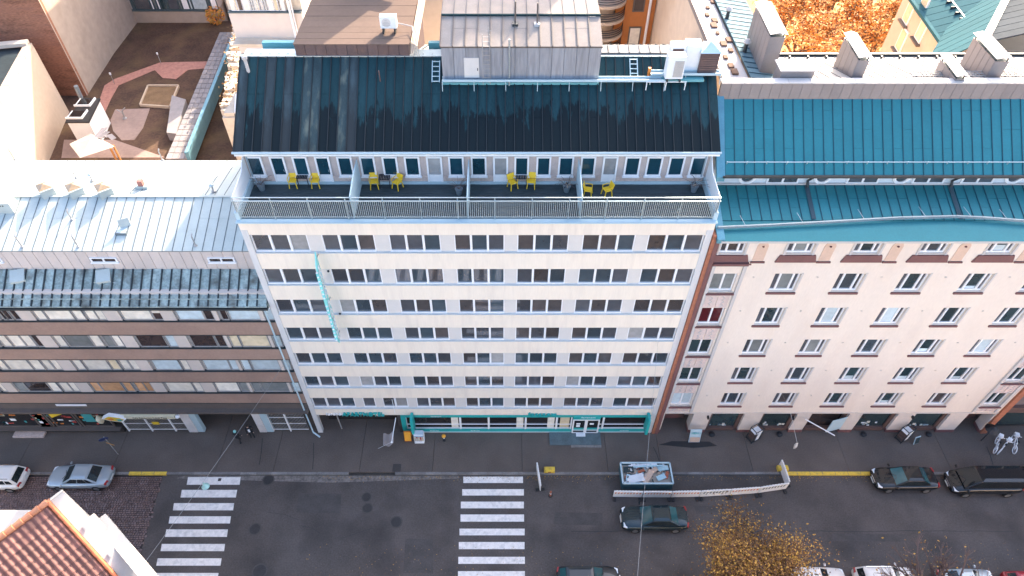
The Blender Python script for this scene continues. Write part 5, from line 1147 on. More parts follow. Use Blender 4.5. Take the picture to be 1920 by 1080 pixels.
# tall vertical letter sign on the facade
ts = thing('vertical_sign', 'tall narrow teal letter sign projecting from the white facade at the left', 'sign')
xs_, ys_ = fy(590,480,-.6).x, -.55
zt_, zb_ = fy(590,487,-.7).z, fy(632,645,-.7).z
mat('sign_teal',(0.22,0.62,0.58),.5)
b = MB(); b.prism([(xs_-.035,-.35,zt_+.3),(xs_-.035,-.80,zt_-.35),(xs_-.035,-.95,zt_-1.0),(xs_-.035,-.95,zb_+.8),(xs_-.035,-.6,zb_),(xs_-.035,-.35,zb_+.6)], (.07,0,0)); put('panel', b, M['sign_teal'], ts)
b = MB(); b.prism([(xs_-.09,-.97,zt_-.9),(xs_+.09,-.97,zt_-.9),(xs_+.09,-.97,zb_+.8),(xs_-.09,-.97,zb_+.8)], (0,.03,0)); put('front_edge', b, M['sign_teal'], ts)
st = 'FORENOM'
for k,chh in enumerate('FORENOM APARTHOTEL'):
    if chh == ' ': continue
    z = zt_-.8-k*(zt_-zb_-1.6)/17
    for s_ in (-1,1):
        text('letter', chh, .58, M['white_paint'], ts, (xs_+s_*.07, -.66, z), (0,-s_*1.0,0) if s_ < 0 else (0,1,0), (0,0,1), .06)
    b = MB(); b.lathe([(.05,-.04),(.07,0),(.05,.04)], (xs_, -1.0, z), n=8); put('bulb', b, M['white_letters'], ts)
for z in (zt_-.2, (zt_+zb_)/2, zb_+.6): b = MB(); b.bar((xs_,-.36,z),(xs_+.02,-.03,z),.05); put('bracket', b, M['alu_frame'], ts)
for z in (18.9, 14.9): b = MB(); b.lathe([(.07,0),(.07,.06)], (xs_+.35,-.05,z), n=8); put('anchor', b, M['dark_gutter'], ts)
# flag on a slanted pole
fl = thing('banner_flag', 'grey lettered banner on a slanted white pole above the hotel passage', 'flag')
a_ = fy(742,783,-.05); c_ = gz(731,818,1.1); c_ = Vector((a_.x-.25,-1.7,1.35))
b = MB(); b.tube(a_, c_, .035); put('pole', b, M['white_paint'], fl); b = MB(); b.lathe([(.03,-.1),(.09,0),(.03,.1)], c_, n=10); put('knob', b, M['white_letters'], fl)
u_ = (a_-c_).normalized(); b = MB(); n_ = 8; vs = []; 
for i in range(n_+1):
    for j in range(2): f_ = i/n_; vs.append(c_+u_*(.1+1.5*(1-j)*.55)+Vector((-.95*f_+.1*j, -.2*math.sin(f_*5), -.85*f_-(.25 if j else 0)+.05*math.sin(f_*7))))
b.add(vs, [(2*i,2*i+1,2*i+3,2*i+2) for i in range(n_)]); put('cloth', b, mat('banner',(0.27,0.235,0.23),.85,var=.1), fl)
text('lettering', 'forenom', .34, M['white_letters'], fl, (c_.x-.55, c_.y-.24, c_.z-.1), (-.85,-.15,-.5), (.3,.5,-.6), .01)
b = MB(); b.tube((a_.x+.02,-.06,2.9),(a_.x+.02,-.08,4.9),.02); put('cable', b, M['white_paint'], fl)

# ================================================================= TERRACE FURNITURE
def make_chair(label, loc, rz):
    t = thing('terrace_chair', label, 'chair', loc, rz, 'yellow chairs on the roof terrace')
    Y = M['yellow_plastic']
    b = MB(); b.box(-.22,.22,-.21,.21,.42,.46); put('seat', b, Y, t, bevel=.015)
    b = MB(); b.prism([(-.21,.20,.47),(.21,.20,.47),(.24,.30,.84),(-.24,.30,.84)], (0,.035,.0)); put('backrest', b, Y, t, bevel=.01)
    for sx in (-1,1):
        for sy in (-1,1): b = MB(); b.bar((sx*.19,sy*.18,.43),(sx*.235,sy*.24,0),.045); put('leg', b, Y, t)
        b = MB(); b.bar((sx*.24,.23,.66),(sx*.25,-.18,.64),.04,.03); b.bar((sx*.25,-.18,.64),(sx*.22,-.19,.44),.035); put('armrest', b, Y, t)
    return t
FLR = ZT+.004
chs = [(552,349,0,'left yellow chair of the leftmost terrace pair'),(594,349,0,'right yellow chair of the leftmost terrace pair'),(703,351,.1,'yellow chair left of the slatted table in the second terrace'),
       (746,352,-.6,'yellow chair turned inward right of the slatted table in the second terrace'),(961,352,.5,'yellow chair left of the table in the third terrace'),(996,350,-.15,'yellow chair right of the table in the third terrace'),
       (1102,366,1.35,'left yellow chair of the facing pair on the right terrace'),(1137,366,-1.2,'right yellow chair of the facing pair on the right terrace')]
first = None
for (px,py,rz,lab) in chs:
    c = gz(px,py,FLR)
    if first is None: first = make_chair(lab, (c.x,c.y,FLR), rz)
    else: copy_tree(first, (c.x,c.y,FLR), rz, lab)
for (px,py,lab) in ((572,345,'dark slatted table between the leftmost yellow chairs'),(724,348,'dark slatted table with yellow chairs in the second terrace'),(977,346,'dark slatted table with yellow chairs in the third terrace')):
    c = gz(px,py,FLR); t = thing('terrace_table', lab, 'table', (c.x,c.y,FLR), 0, 'small tables on the roof terrace')
    for k in range(7): b = MB(); b.box(-.33+k*.095,-.33+k*.095+.07,-.33,.33,.66,.685); put('slat', b, M['dark_plastic'], t)
    for y_ in (-.28,.28): b = MB(); b.box(-.33,.31,y_-.03,y_+.03,.63,.658); put('rail', b, M['dark_plastic'], t)
    for sx in (-1,1):
        for sy in (-1,1): b = MB(); b.bar((sx*.29,sy*.28,.63),(sx*.29,sy*.28,0),.04); put('leg', b, M['dark_plastic'], t)
for i,(px,py,lab) in enumerate(((492,356,'grey pot with bare twigs at the left end of the terrace'),(861,364,'pot with dry arching twigs beside the second partition'),(1062,359,'grey pot with a leggy plant left of the third partition'),(1300,359,'grey pot with a dead plant at the right end of the terrace'))):
    c = gz(px,py,FLR); t = thing('plant_pot', lab, 'potted plant', (c.x,c.y,FLR), 0, 'potted plants on the roof terrace')
    b = MB(); b.lathe([(.15,0),(.22,.4),(.24,.42),(.2,.42),(.19,.38)], n=14); put('pot', b, M['zinc'], t); b = MB(); b.lathe([(.185,.36),(.185,.375)], n=14); put('soil', b, M['yard_soil'], t)
    b = MB(); rr = random.Random(i)
    for k in range(14):
        a = rr.uniform(0,6.28); p = Vector((0,0,.38)); dz = Vector((math.cos(a)*.25,math.sin(a)*.25,.3))
        for q in range(4): p2 = p+dz*rr.uniform(.4,.8); b.bar(p,p2,.012); p = p2; dz = (dz+Vector((rr.uniform(-.1,.1),rr.uniform(-.1,.1),-.1)))
    put('twigs', b, M['bark'], t)
    if i > 1: link('leaves', leaf_mesh('leaves', 30, lambda r: (r.gauss(0,.12),r.gauss(0,.12),.45+r.random()*.25), .06, [M['dark_plastic'],M['plaster_cream']], i), t)

# ================================================================= STREET MARKINGS AND COVERS
RZ = -.12
def zebra(rows, lab):
    root = link('crosswalk', None, kind='structure')
    for (x0t,x1t,x0b,x1b,yt,yb) in rows:
        P = [gz(x0b,yb,RZ),gz(x1b,yb,RZ),gz(x1t,yt,RZ),gz(x0t,yt,RZ)]
        b = MB(); b.prism([(p.x,p.y,RZ+.0) for p in P], (0,0,.006)); put('stripe', b, M['road_paint'], root)
    return root
z8 = lambda x,y: (400+x/3.2, 800+y/3.2)
rt = [(1500,1858,300,338),(1493,1863,375,413),(1485,1863,450,490),(1483,1864,527,570),(1477,1868,612,652),(1473,1867,692,735),(1470,1869,781,823),(1468,1869,867,911)]
rows = [(400+a/3.2,400+c/3.2,400+a/3.2,400+c/3.2,800+t/3.2,800+bb_/3.2) for a,c,t,bb_ in rt]
zr_ = zebra(rows,'')
l4 = [(1360,1740,1350,1732,365,420),(1315,1715,1305,1705,457,512),(1258,1693,1250,1685,553,605),(1228,1670,1219,1662,648,700),(1203,1648,1193,1640,743,797),(1170,1627,1161,1620,848,900),(1140,1602,1130,1594,952,1005),(1115,1580,1105,1572,1058,1112)]
zl_ = zebra([(a/3.856,c/3.856,d_/3.856,e_/3.856,800+t/3.856,800+bb_/3.856) for a,c,d_,e_,t,bb_ in l4],'')
# the crossings run on to the far kerb
for k in range(3):
    y = gz(860,1075,RZ).y-1.0-1.03*k; b = MB(); b.box(-3.0,1.45,y-.25,y+.25,RZ,RZ+.006); put('stripe', b, M['road_paint'], zr_)
    b = MB(); b.box(-19.5-.35*k,-15.6-.35*k,y-.25,y+.25,RZ,RZ+.006); put('stripe', b, M['road_paint'], zl_)
zs = link('crosswalk', None, kind='structure')
for k in range(13): x = -13.6+k*1.05; b = MB(); b.box(x,x+.55,-20.3,-16.2,RZ,RZ+.006); put('stripe', b, M['road_paint'], zs)
mat('cast_iron',(0.048,0.043,0.042),.6,.3,var=.2); mat('cover_ring',(0.070,0.060,0.056),.8)
for (px,py,r_,lab) in ((503,900,.38,'manhole cover near the kerb beside the left crossing'),(687,932,.32,'upper one of two manhole covers close together'),(689,953,.34,'lower one of two manhole covers close together'),(743,979,.38,'large manhole cover right of the close pair'),(478,992,.38,'manhole cover just right of the left crossing'),(487,1071,.45,'manhole cover at the bottom edge of the photo')):
    c = gz(px,py,RZ); t = thing('manhole_cover', lab, 'manhole cover', (c.x,c.y,RZ), 0, 'manhole covers in the junction')
    b = MB(); b.lathe([(r_*1.25,-.02),(r_*1.25,.005)], n=22); put('frame_ring', b, M['cover_ring'], t)
    b = MB(); b.lathe([(r_,.0055),(r_,.010)], n=22); put('lid', b, M['cast_iron'], t)
    for q in range(5): b = MB(); b.box(-r_*.7,r_*.7,-r_*.6+q*r_*.28,-r_*.6+q*r_*.28+.03,.0102,.016); put('rib', b, M['cast_iron'], t)
for (px,py,lab) in ((744,877,'square dark drain grate in the pavement edge left of the right crossing'),(411,898,'small drain cover on the first stripe of the left crossing')):
    c = gz(px,py,0); t = thing('drain_grate', lab, 'drain', (c.x,c.y,0.0 if px>500 else RZ+.007))
    s_ = .32 if px > 500 else .12
    b = MB(); b.box(-s_,s_,-s_,s_,-.02,.004); put('frame', b, M['cast_iron'], t)
    for q in range(6): b = MB(); b.box(-s_*.9,s_*.9,-s_*.85+q*s_*.3,-s_*.85+q*s_*.3+s_*.15,.0045,.012); put('bar', b, M['cover_ring'], t)
# yellow painted kerb stretches
mat('kerb_yellow',(0.75,0.50,0.06),.7,var=.12,scale=3,dirt=(0.3,0.22,0.1),dirt_amt=.5,dirt_scale=4)
for (pa,pb_) in ((1470,1636),(243,314)):
    xa, xb = gz(pa,884,0).x, gz(pb_,884,0).x; n_ = max(2, round((xb-xa)/1.0))
    for k in range(n_): b = MB(); b.box(xa+k*(xb-xa)/n_+.02, xa+(k+1)*(xb-xa)/n_-.02, -3.78,-3.52,-.2,.03); put('kerb_stone', b, M['kerb_yellow'], pv)
# cobbled parking bay: small setts, too small to pick out one by one
mat('cobble',(0.16,0.10,0.088),.38,var=.4,scale=2,fine=9,spec=.6)
mat('cobble_base',(0.035,0.027,0.025),.9)
ca, cb = gz(306,890,RZ), gz(252,1075,RZ); slp = (ca.x-cb.x)/(ca.y-cb.y)
b = MB(); b.prism([(-60,-14,RZ),(ca.x+(-14-ca.y)*slp,-14,RZ),(ca.x+(-3.76-ca.y)*slp,-3.76,RZ),(-60,-3.76,RZ)], (0,0,.004)); put('parking_bay', b, M['cobble_base'], kind='structure')
b = MB(); rr = random.Random(4); yy = -3.9
while yy > -13.6:
    xr = ca.x+(yy-ca.y)*slp+rr.uniform(-.15,.05); x = -42.0+rr.uniform(0,.1)
    while x < xr:
        w_ = rr.uniform(.14,.21); h_ = .034+rr.uniform(-.014,.018); d_ = rr.uniform(.12,.145); tx, ty = rr.uniform(-.016,.016), rr.uniform(-.016,.016)
        b.add([(x,yy-d_,RZ+.004),(x+w_,yy-d_,RZ+.004),(x+w_,yy,RZ+.004),(x,yy,RZ+.004),(x+.012,yy-d_+.012,RZ+h_+tx),(x+w_-.012,yy-d_+.012,RZ+h_+ty),(x+w_-.012,yy-.012,RZ+h_-tx),(x+.012,yy-.012,RZ+h_-ty)],[(4,5,6,7),(0,1,5,4),(1,2,6,5),(2,3,7,6),(3,0,4,7)])
        x += w_+.025
    yy -= .165
put('cobbles', b, M['cobble'], kind='stuff')
# tar seams and hairline cracks
mat('tar',(0.02,0.02,0.022),.6)
crk = thing('road_crack', 'thin dark crack line running along the middle of the street', 'crack')
crk['kind'] = 'structure'; del crk['category']; del crk['label']
rr = random.Random(9)
def crack(pts, w_=.03, z=RZ+.001):
    b = MB()
    for i in range(len(pts)-1):
        a_, c_ = Vector((*pts[i],z)), Vector((*pts[i+1],z)); b.bar(a_, c_, w_, .006)
    put('crack', b, M['tar'], crk)
y_ = gz(1500,996,RZ).y
crack([(5+i*1.3, y_+rr.uniform(-.05,.05)) for i in range(26)], .035)
for (px,py,px2,py2) in ((1225,838,1237,868),(1850,838,1862,872),(492,822,486,872),(588,830,586,880)):
    a_, c_ = gz(px,py,0.002), gz(px2,py2,0.002); crack([(a_.x,a_.y),((a_.x+c_.x)/2+.05,(a_.y+c_.y)/2),(c_.x,c_.y)], .05, .003)
for (px,py,px2,py2) in ((560,985,600,1000),(640,1010,700,990),(500,960,560,975),(700,1040,720,1055)):
    a_, c_ = gz(px,py,RZ), gz(px2,py2,RZ); crack([(a_.x,a_.y),((a_.x+c_.x)/2+.2,(a_.y+c_.y)/2+.1),(c_.x,c_.y)], .02)
# patches where asphalt was relaid
mat('asphalt_patch',(0.074,0.064,0.060),.88,var=.2,fine=9); mat('gutter_dust',(0.17,0.145,0.13),.9,var=.4,scale=1.5,fine=6)
b = MB(); P = [gz(330,897,RZ),gz(620,905,RZ),gz(860,897,RZ),gz(860,893,RZ),gz(700,890,RZ),gz(560,888,RZ),gz(345,888,RZ)]
b.prism([(p.x,min(p.y,-3.8),RZ) for p in P], (0,0,.003)); put('road', b, M['gutter_dust'], kind='structure')
b = MB(); a_, c_ = gz(1240,838,0), gz(1560,832,0); P = [gz(1235,834,0),gz(1300,840,0),gz(1345,836,0),gz(1330,828,0),gz(1260,827,0)]
b.prism([(p.x,p.y,.004) for p in P], (0,0,.003)); put('pavement', b, M['tar'], kind='structure')

for (pts_) in ([(560,925),(640,926),(638,962),(556,961)],[(1040,960),(1130,962),(1128,985),(1038,983)],[(1300,948),(1440,950),(1450,962),(1305,961)],[(760,1010),(812,1011),(812,1075),(756,1074)],[(1560,1000),(1700,1002),(1705,1016),(1562,1014)]):
    P = [gz(x,y,RZ) for x,y in pts_]; b = MB(); b.prism([(p.x,p.y,RZ) for p in P[::-1]], (0,0,.0025)); put('road', b, M['asphalt_patch'], kind='structure')
# ================================================================= VEHICLES
def paint(name, col, rough=.28, metal=.35):
    m = mat(name, col, rough, metal, var=.02); m.node_tree.nodes['Principled BSDF'].inputs['Coat Weight'].default_value = .7; return m
paint('car_silver',(0.36,0.41,0.44)); paint('car_white',(0.70,0.66,0.62),.35,0); paint('car_black',(0.010,0.012,0.014),.2,.3); paint('car_blueblack',(0.012,0.03,0.038),.2,.5); paint('car_red',(0.30,0.02,0.03)); paint('car_dark',(0.02,0.025,0.03))
mat('tyre',(0.012,0.012,0.012),.8); mat('rim',(0.40,0.40,0.40),.3,.8); glass('car_glass',(0.012,0.018,0.02),ior=1.6); glass('car_glass_teal',(0.02,0.09,0.10),ior=1.8); mat('lamp_clear',(0.75,0.78,0.8),.15); mat('lamp_red',(0.35,0.02,0.02),.3); mat('chrome',(0.7,0.7,0.7),.15,1.0); mat('plate',(0.75,0.75,0.72),.5)
def car(label, cx, cy, heading, paintm, L=4.7, W=1.82, H=1.45, kind='sedan', gl='car_glass', group=None, name='parked_car', cat='car', rails=False, rot=0.0):
    t = thing(name, label, cat, (cx,cy,RZ), (0 if heading > 0 else math.pi)+rot, group)
    h = L/2; w_ = W/2; pm = M[paintm]
    if kind == 'sedan': bz = .88; cab = dict(b0=h*.46,b1=-h*.72,t0=h*.10,t1=-h*.40); tail = .93
    elif kind == 'wagon': bz = .92; cab = dict(b0=h*.45,b1=-h*.95,t0=h*.12,t1=-h*.80); tail = .95
    elif kind == 'hatch': bz = .92; cab = dict(b0=h*.48,b1=-h*.93,t0=h*.14,t1=-h*.70); tail = .95
    else: bz = 1.12; cab = dict(b0=h*.74,b1=-h*.97,t0=h*.38,t1=-h*.94); tail = 1.12
    # body: lofted sections
    st = [(h,.62,.34,.52),(h*.985,.80,.24,.66),(h*.90,.93,.20,.76),(h*.72,.985,.19,.84 if kind!='van' else 1.0),(h*.45,1.0,.19,bz),(0,1.0,.19,bz+.02),(-h*.5,1.0,.19,bz+.03),(-h*.78,.985,.20,tail),(-h*.93,.93,.24,tail-.02),(-h*.99,.82,.32,tail-.12),(-h,.70,.42,.62)]
    sec = []
    for (x,wf,zb,zt) in st:
        ww = w_*wf; hgt = zt-zb
        pr = [(0,zb),(ww*.80,zb),(ww*.97,zb+hgt*.22),(ww,zb+hgt*.55),(ww*.97,zt-hgt*.16),(ww*.84,zt-.015),(ww*.45,zt+.02),(0,zt+.03)]
        full = [(x,y,z) for y,z in pr]+[(x,-y,z) for y,z in pr[-2:0:-1]]
        sec.append(full)
    b = MB(); n = len(sec[0]); vs = [p for s in sec for p in s]; fs = []
    for i in range(len(sec)-1):
        for j in range(n): fs.append((i*n+j, i*n+(j+1)%n, (i+1)*n+(j+1)%n, (i+1)*n+j))
    fs.append(tuple(range(n-1,-1,-1))); fs.append(tuple((len(sec)-1)*n+j for j in range(n)))
    b.add(vs, fs); o = put('body', b, pm, t, smooth=True); sm = o.modifiers.new('sub','SUBSURF'); sm.levels = 1; sm.render_levels = 1
    # greenhouse
    bw, tw_ = w_*.90, w_*.70; z0, z1 = bz-.03, H-.0
    B_ = [(cab['b0'],-bw*.93,z0),(cab['b0'],bw*.93,z0),(cab['b1'],bw*.93,z0),(cab['b1'],-bw*.93,z0)]
    T_ = [(cab['t0'],-tw_,z1-.03),(cab['t0'],tw_,z1-.03),(cab['t1'],tw_,z1-.03),(cab['t1'],-tw_,z1-.03)]
    b = MB(); mid = (cab['t0']+cab['t1'])/2
    vs = B_+T_+[(cab['t0']*.8+mid*.2,-tw_*.6,z1+.02),(cab['t0']*.8+mid*.2,tw_*.6,z1+.02),(cab['t1']*.8+mid*.2,tw_*.6,z1+.02),(cab['t1']*.8+mid*.2,-tw_*.6,z1+.02)]
    b.add(vs, [(0,1,5,4),(1,2,6,5),(2,3,7,6),(3,0,4,7),(4,5,9,8),(5,6,10,9),(6,7,11,10),(7,4,8,11),(8,9,10,11),(3,2,1,0)])
    put('roof', b, pm, t, bevel=.05)
    def panel(nm, a, b_, c_, d_, i0, i1, j0, j1, mm, off=.012, parent=t):
        a,b_,c_,d_ = map(Vector,(a,b_,c_,d_))
        def P(u,v): return (a.lerp(b_,u)).lerp(d_.lerp(c_,u), v)
        q = [P(i0,j0),P(i1,j0),P(i1,j1),P(i0,j1)]; nn = (q[1]-q[0]).cross(q[3]-q[0]).normalized()
        cen = Vector((mid,0,z0)); nn = nn if nn.dot(q[0]-cen) > 0 else -nn
        m_ = MB(); vs = [p-nn*.02 for p in q]+[p+nn*off for p in q]; m_.add(vs, [(0,1,2,3),(4,5,6,7),(0,1,5,4),(1,2,6,5),(2,3,7,6),(3,0,4,7)]); return put(nm, m_, mm, parent)
    G = M[gl]
    panel('windscreen', B_[0],B_[1],T_[1],T_[0], .06,.94,.12,.93, G)
    if kind != 'van': panel('rear_window', B_[2],B_[3],T_[3],T_[2], .08,.92,.18,.90, G)
    else: panel('rear_window', B_[2],B_[3],T_[3],T_[2], .12,.88,.35,.90, G)
    for (p,q,r_,s_) in ((B_[1],B_[2],T_[2],T_[1]),(B_[0],B_[3],T_[3],T_[0])):
        if kind == 'van': panel('side_window', p,q,r_,s_, .06,.26,.30,.90, M['car_glass'])
        else:
            panel('side_window', p,q,r_,s_, .09,.42,.22,.88, M['car_glass']); panel('side_window', p,q,r_,s_, .46,.74,.22,.88, M['car_glass'])
            panel('side_window', p,q,r_,s_, .77,.92,.24,.80, M['car_glass'])
    wb = h*.60
    for sx in (-1,1):
        for sy in (-1,1):
            wo = MB()
            def ring(r0,y): return [(sx*wb+r0*math.cos(2*math.pi*i/18), y, .33+r0*math.sin(2*math.pi*i/18)) for i in range(18)]
            ya, yb = sy*(w_-.20), sy*(w_+.012)
            vs = ring(.33,ya)+ring(.33,yb)+ring(.22,yb); wo.add(vs, [(i,(i+1)%18,18+(i+1)%18,18+i) for i in range(18)]+[(18+i,18+(i+1)%18,36+(i+1)%18,36+i) for i in range(18)]+[tuple(range(18))])
            wh = put('wheel', wo, M['tyre'], t)
            rm = MB(); rm.add(ring(.22,yb-sy*.01)+ring(.22,yb-sy*.05), [tuple(range(18))]+[(i,(i+1)%18,18+(i+1)%18,18+i) for i in range(18)]); put('rim', rm, M['rim'], wh)
    for s in (-1,1):
        b = MB(); b.obox((h*.90,s*w_*.66,.66),(.12,s*-.05,0),(0,.17,0),(-.02,0,.075)); put('headlight', b, M['lamp_clear'], t, bevel=.02)
        b = MB(); b.obox((-h*.955,s*w_*.68,.80 if kind!='van' else .95),(.06,0,0),(s*.04,.17,0),(0,0,.09 if kind!='van' else .2)); put('tail_light', b, M['lamp_red'], t, bevel=.015)
        b = MB(); b.obox((cab['b0']-.12,s*(w_+.06),bz+.05),(.06,0,0),(0,.10,0),(0,0,.06)); put('wing_mirror', b, pm, t, bevel=.02)
        b = MB(); b.box(h*-.05,h*.07,s*w_*1.002-.012,s*w_*1.002+.012,bz-.16,bz-.13); put('door_handle', b, pm, t)
    b = MB(); b.box(h*.975,h*1.0,-w_*.42,w_*.42,.44,.60); put('grille', b, M['black'], t)
    b = MB(); b.box(h*.985,h*1.008,-w_*.34,w_*.34,.60,.625); put('grille_trim', b, M['chrome'], t)
    b = MB(); b.box(h*.995,h*1.012,-.26,.26,.36,.46); put('number_plate', b, M['plate'], t); b = MB(); b.box(-h*1.008,-h*.985,-.26,.26,.52,.63); put('number_plate', b, M['plate'], t)
    b = MB(); b.obox((h*.55,0,bz-.02),(.14,0,0),(0,.006,0),(0,0,.0)); 
    for s in (-1,1):
        b = MB(); b.bar((cab['b0']+.02,s*.35,bz+.04),(cab['b0']-.25,s*.05+.1,bz+.22),.025); put('wiper', b, M['black'], t)
    if rails:
        for s in (-1,1): b = MB(); b.bar((cab['t0']-.1,s*tw_*.9,z1+.06),(cab['t1']+.15,s*tw_*.9,z1+.06),.04,.03); put('roof_rail', b, M['chrome'], t)
    b = MB(); b.box(h*.76,h*.88,-.05,.05,.80,.83); 
    return t
def carat(label, wa, wb_, paintm, **k):
    a_, c_ = gz(*wa,RZ), gz(*wb_,RZ); wd = k.get('W',1.82)
    return car(label, (a_.x+c_.x)/2, (a_.y+c_.y)/2+wd/2, -1, paintm, **k)
carat('silver saloon parked on the cobbles at the left kerb', (113,921),(185,921), 'car_silver', L=4.75, group='cars parked along the north kerb')
p_ = gz(22,924,RZ); car('white estate car half cut off by the left edge of the photo', p_.x-1.42, p_.y+.91, -1, 'car_white', L=4.75, kind='wagon', H=1.5, group='cars parked along the north kerb', rails=True)
carat('dark blue black saloon driving left along the street', (1192,1000),(1263,1000), 'car_blueblack', L=4.9, gl='car_glass_teal', name='moving_car')
carat('black saloon parked behind the yellow kerb', (1665,925),(1731,925), 'car_black', L=4.75, group='cars parked along the north kerb', gl='car_glass_teal')
carat('black high roofed van parked behind the black saloon', (1806,934),(1886,932), 'car_black', L=5.3, W=1.95, H=1.95, kind='van', name='parked_van', cat='van')
p_ = gz(1912,925,RZ); car('black car parked behind the van, cut off by the right edge', p_.x+2.3, p_.y+1.0, -1, 'car_black', L=4.6, group='cars parked along the north kerb')
def south(label, pl, pr, pytop, pm, heading, **k):
    c0, c1 = gz(pl,pytop,.95), gz(pr,pytop,.95); return car(label, (c0.x+c1.x)/2, c0.y-.85, heading, pm, L=min(4.8,abs(c1.x-c0.x)), group='cars parked along the south kerb', **k)
south('dark car with teal roof window, under bare twigs at the bottom edge', 1043,1162,1059,'car_dark',1,gl='car_glass_teal',kind='hatch')
south('white car mostly hidden under the golden tree', 1462,1585,1061,'car_white',1,kind='wagon')
south('white car with roof rails, second from the golden tree', 1600,1716,1060,'car_white',1,kind='wagon',rails=True,H=1.55)
south('pale silver car left of the red car at the bottom edge', 1756,1862,1064,'car_silver',1,kind='sedan')
south('dark red car in the bottom right corner', 1880,1990,1068,'car_red',1,kind='hatch')
# ================================================================= ROADWORKS
sk_ = thing('rubble_skip', 'open teal steel skip heaped with boards, plaster and scrap', 'skip')
ny = gz(1215,918,RZ).y; zt_ = RZ+1.0; fy_ = gz(1215,868,zt_).y
xa, xb = gz(1168,905,zt_).x, gz(1262,905,zt_).x
mat('skip_teal',(0.05,0.14,0.17),.5,.3,var=.2,dirt=(0.12,0.07,0.05),dirt_amt=.5,dirt_scale=3)
P0 = [(xa,ny),(xb,ny),(xb,fy_),(xa,fy_)]
for i in range(4):
    (ax,ay),(bx_,by) = P0[i],P0[(i+1)%4]; b = MB(); b.bar((ax,ay,RZ+.55),(bx_,by,RZ+.55),.07,.9); put('side_wall', b, M['skip_teal'], sk_)
    b = MB(); b.bar((ax,ay,zt_+.02),(bx_,by,zt_+.02),.12,.08); put('rim', b, M['pale_blue_paint'], sk_)
b = MB(); b.box(xa,xb,ny,fy_,RZ+.1,RZ+.16); put('floor', b, M['skip_teal'], sk_)
b = MB(); b.box(xa+.05,xb-.05,ny+.05,fy_-.05,RZ+.17,zt_-.25); put('rubble_fill', b, M['canvas'], sk_)
rr = random.Random(12)
mat('scrap_white',(0.62,0.64,0.66),.7,var=.1); mat('scrap_tan',(0.50,0.36,0.28),.8,var=.1); mat('scrap_rust',(0.30,0.09,0.05),.8); mat('scrap_dark',(0.02,0.04,0.045),.5); mat('scrap_blue',(0.35,0.52,0.58),.6)
W_ = xb-xa; D_ = fy_-ny
def board(fx,fy2,l,w2,ang,mm,z=0,tilt=.05):
    c = (xa+fx*W_, ny+fy2*D_, zt_-.12+z); u_ = Vector((math.cos(ang),math.sin(ang),tilt)); v_ = Vector((-math.sin(ang),math.cos(ang),rr.uniform(-.1,.1)))
    b = MB(); b.obox(c, u_*l/2, v_*w2/2, (0,0,.018)); o = put('scrap_board', b, M[mm], None); o['label'] = ''; return o
sc = thing('scrap_heap', 'heap of broken white, tan and dark boards inside the teal skip', 'scrap')
def bd(*a, **k):
    o = board(*a, **k); del o['label']; o.parent = sc
bd(.15,.68,.75,.5,.0,'scrap_dark',.1); bd(.27,.25,1.25,.62,.18,'scrap_white',.13); bd(.52,.32,1.2,.42,.95,'scrap_tan',.16); bd(.60,.55,1.1,.35,.6,'scrap_tan',.12); bd(.85,.75,.8,.4,.1,'scrap_blue',.1); bd(.78,.3,.7,.4,.4,'scrap_blue',.14); bd(.9,.4,.6,.25,1.2,'scrap_rust',.15); bd(.45,.9,2.2,.16,.05,'scrap_white',.1); bd(.4,.6,.5,.2,.3,'scrap_rust',.14); bd(.5,.83,2.6,.12,.03,'scrap_blue',.14); bd(.12,.3,.5,.3,1.3,'scrap_blue',.1); bd(.9,.6,.5,.06,.2,'scrap_dark',.17)
for k in range(60): bd(rr.uniform(.05,.95),rr.uniform(.08,.92),rr.uniform(.15,.7),rr.uniform(.05,.2),rr.uniform(0,3.1),rr.choice(['scrap_white','scrap_white','scrap_blue','scrap_tan','scrap_dark','scrap_rust']),rr.uniform(-.05,.1),rr.uniform(-.3,.3))
mat('barrier_white',(0.78,0.74,0.70),.45,var=.05); mat('barrier_orange',(0.65,0.20,0.07),.5)
def barrier(a_, c_, lab, orange=True, grp='plastic safety barrier sections round the skip'):
    a_, c_ = Vector(a_), Vector(c_); a_.z = c_.z = RZ; d = c_-a_; L = d.length; ang = math.atan2(d.y,d.x)
    t = thing('safety_barrier', lab, 'barrier', a_, ang, grp)
    H = 1.0; b = MB(); e = .03
    b.box(.03,L-.03,-e,e,.12,.22); b.box(.03,L-.03,-e,e,.50,.60); b.box(.03,L-.03,-e-.02,e+.02,H-.12,H)
    b.box(.03,.12,-e,e,.22,H-.12); b.box(L-.12,L-.03,-e,e,.22,H-.12); put('frame', b, M['barrier_white'], t)
    b = MB(); b.box(.12,L-.12,-.02,.02,.22,.50); put('lower_panel', b, M['barrier_white'], t)
    b = MB(); b.box(.12,L-.12,-.02,.02,.60,H-.12); put('reflector_panel', b, M['barrier_orange' if orange else 'barrier_white'], t)
    n_ = 8
    for k in range(n_):
        b = MB(); x = .2+k*(L-.4)/n_; b.prism([(x,-e-.012,.62),(x+.10,-e-.012,.62),(x+.17,-e-.012,H-.14),(x+.07,-e-.012,H-.14)], (0,.01,0)); put('stripe', b, M['barrier_white' if orange else 'scrap_dark'], t)
        b = MB(); b.box(x,x+.1,-.05,.05,H,H+.05); put('top_stud', b, M['barrier_white'], t)
    for x in (.15,L-.15): b = MB(); b.box(x-.1,x+.1,-.35,.35,0,.11); put('foot', b, M['black'], t)
bp = [(1148,932),(1203,933),(1257,933),(1310,932),(1366,929),(1420,925),(1473,917)]
G_ = [gz(x,y,RZ) for x,y in bp]
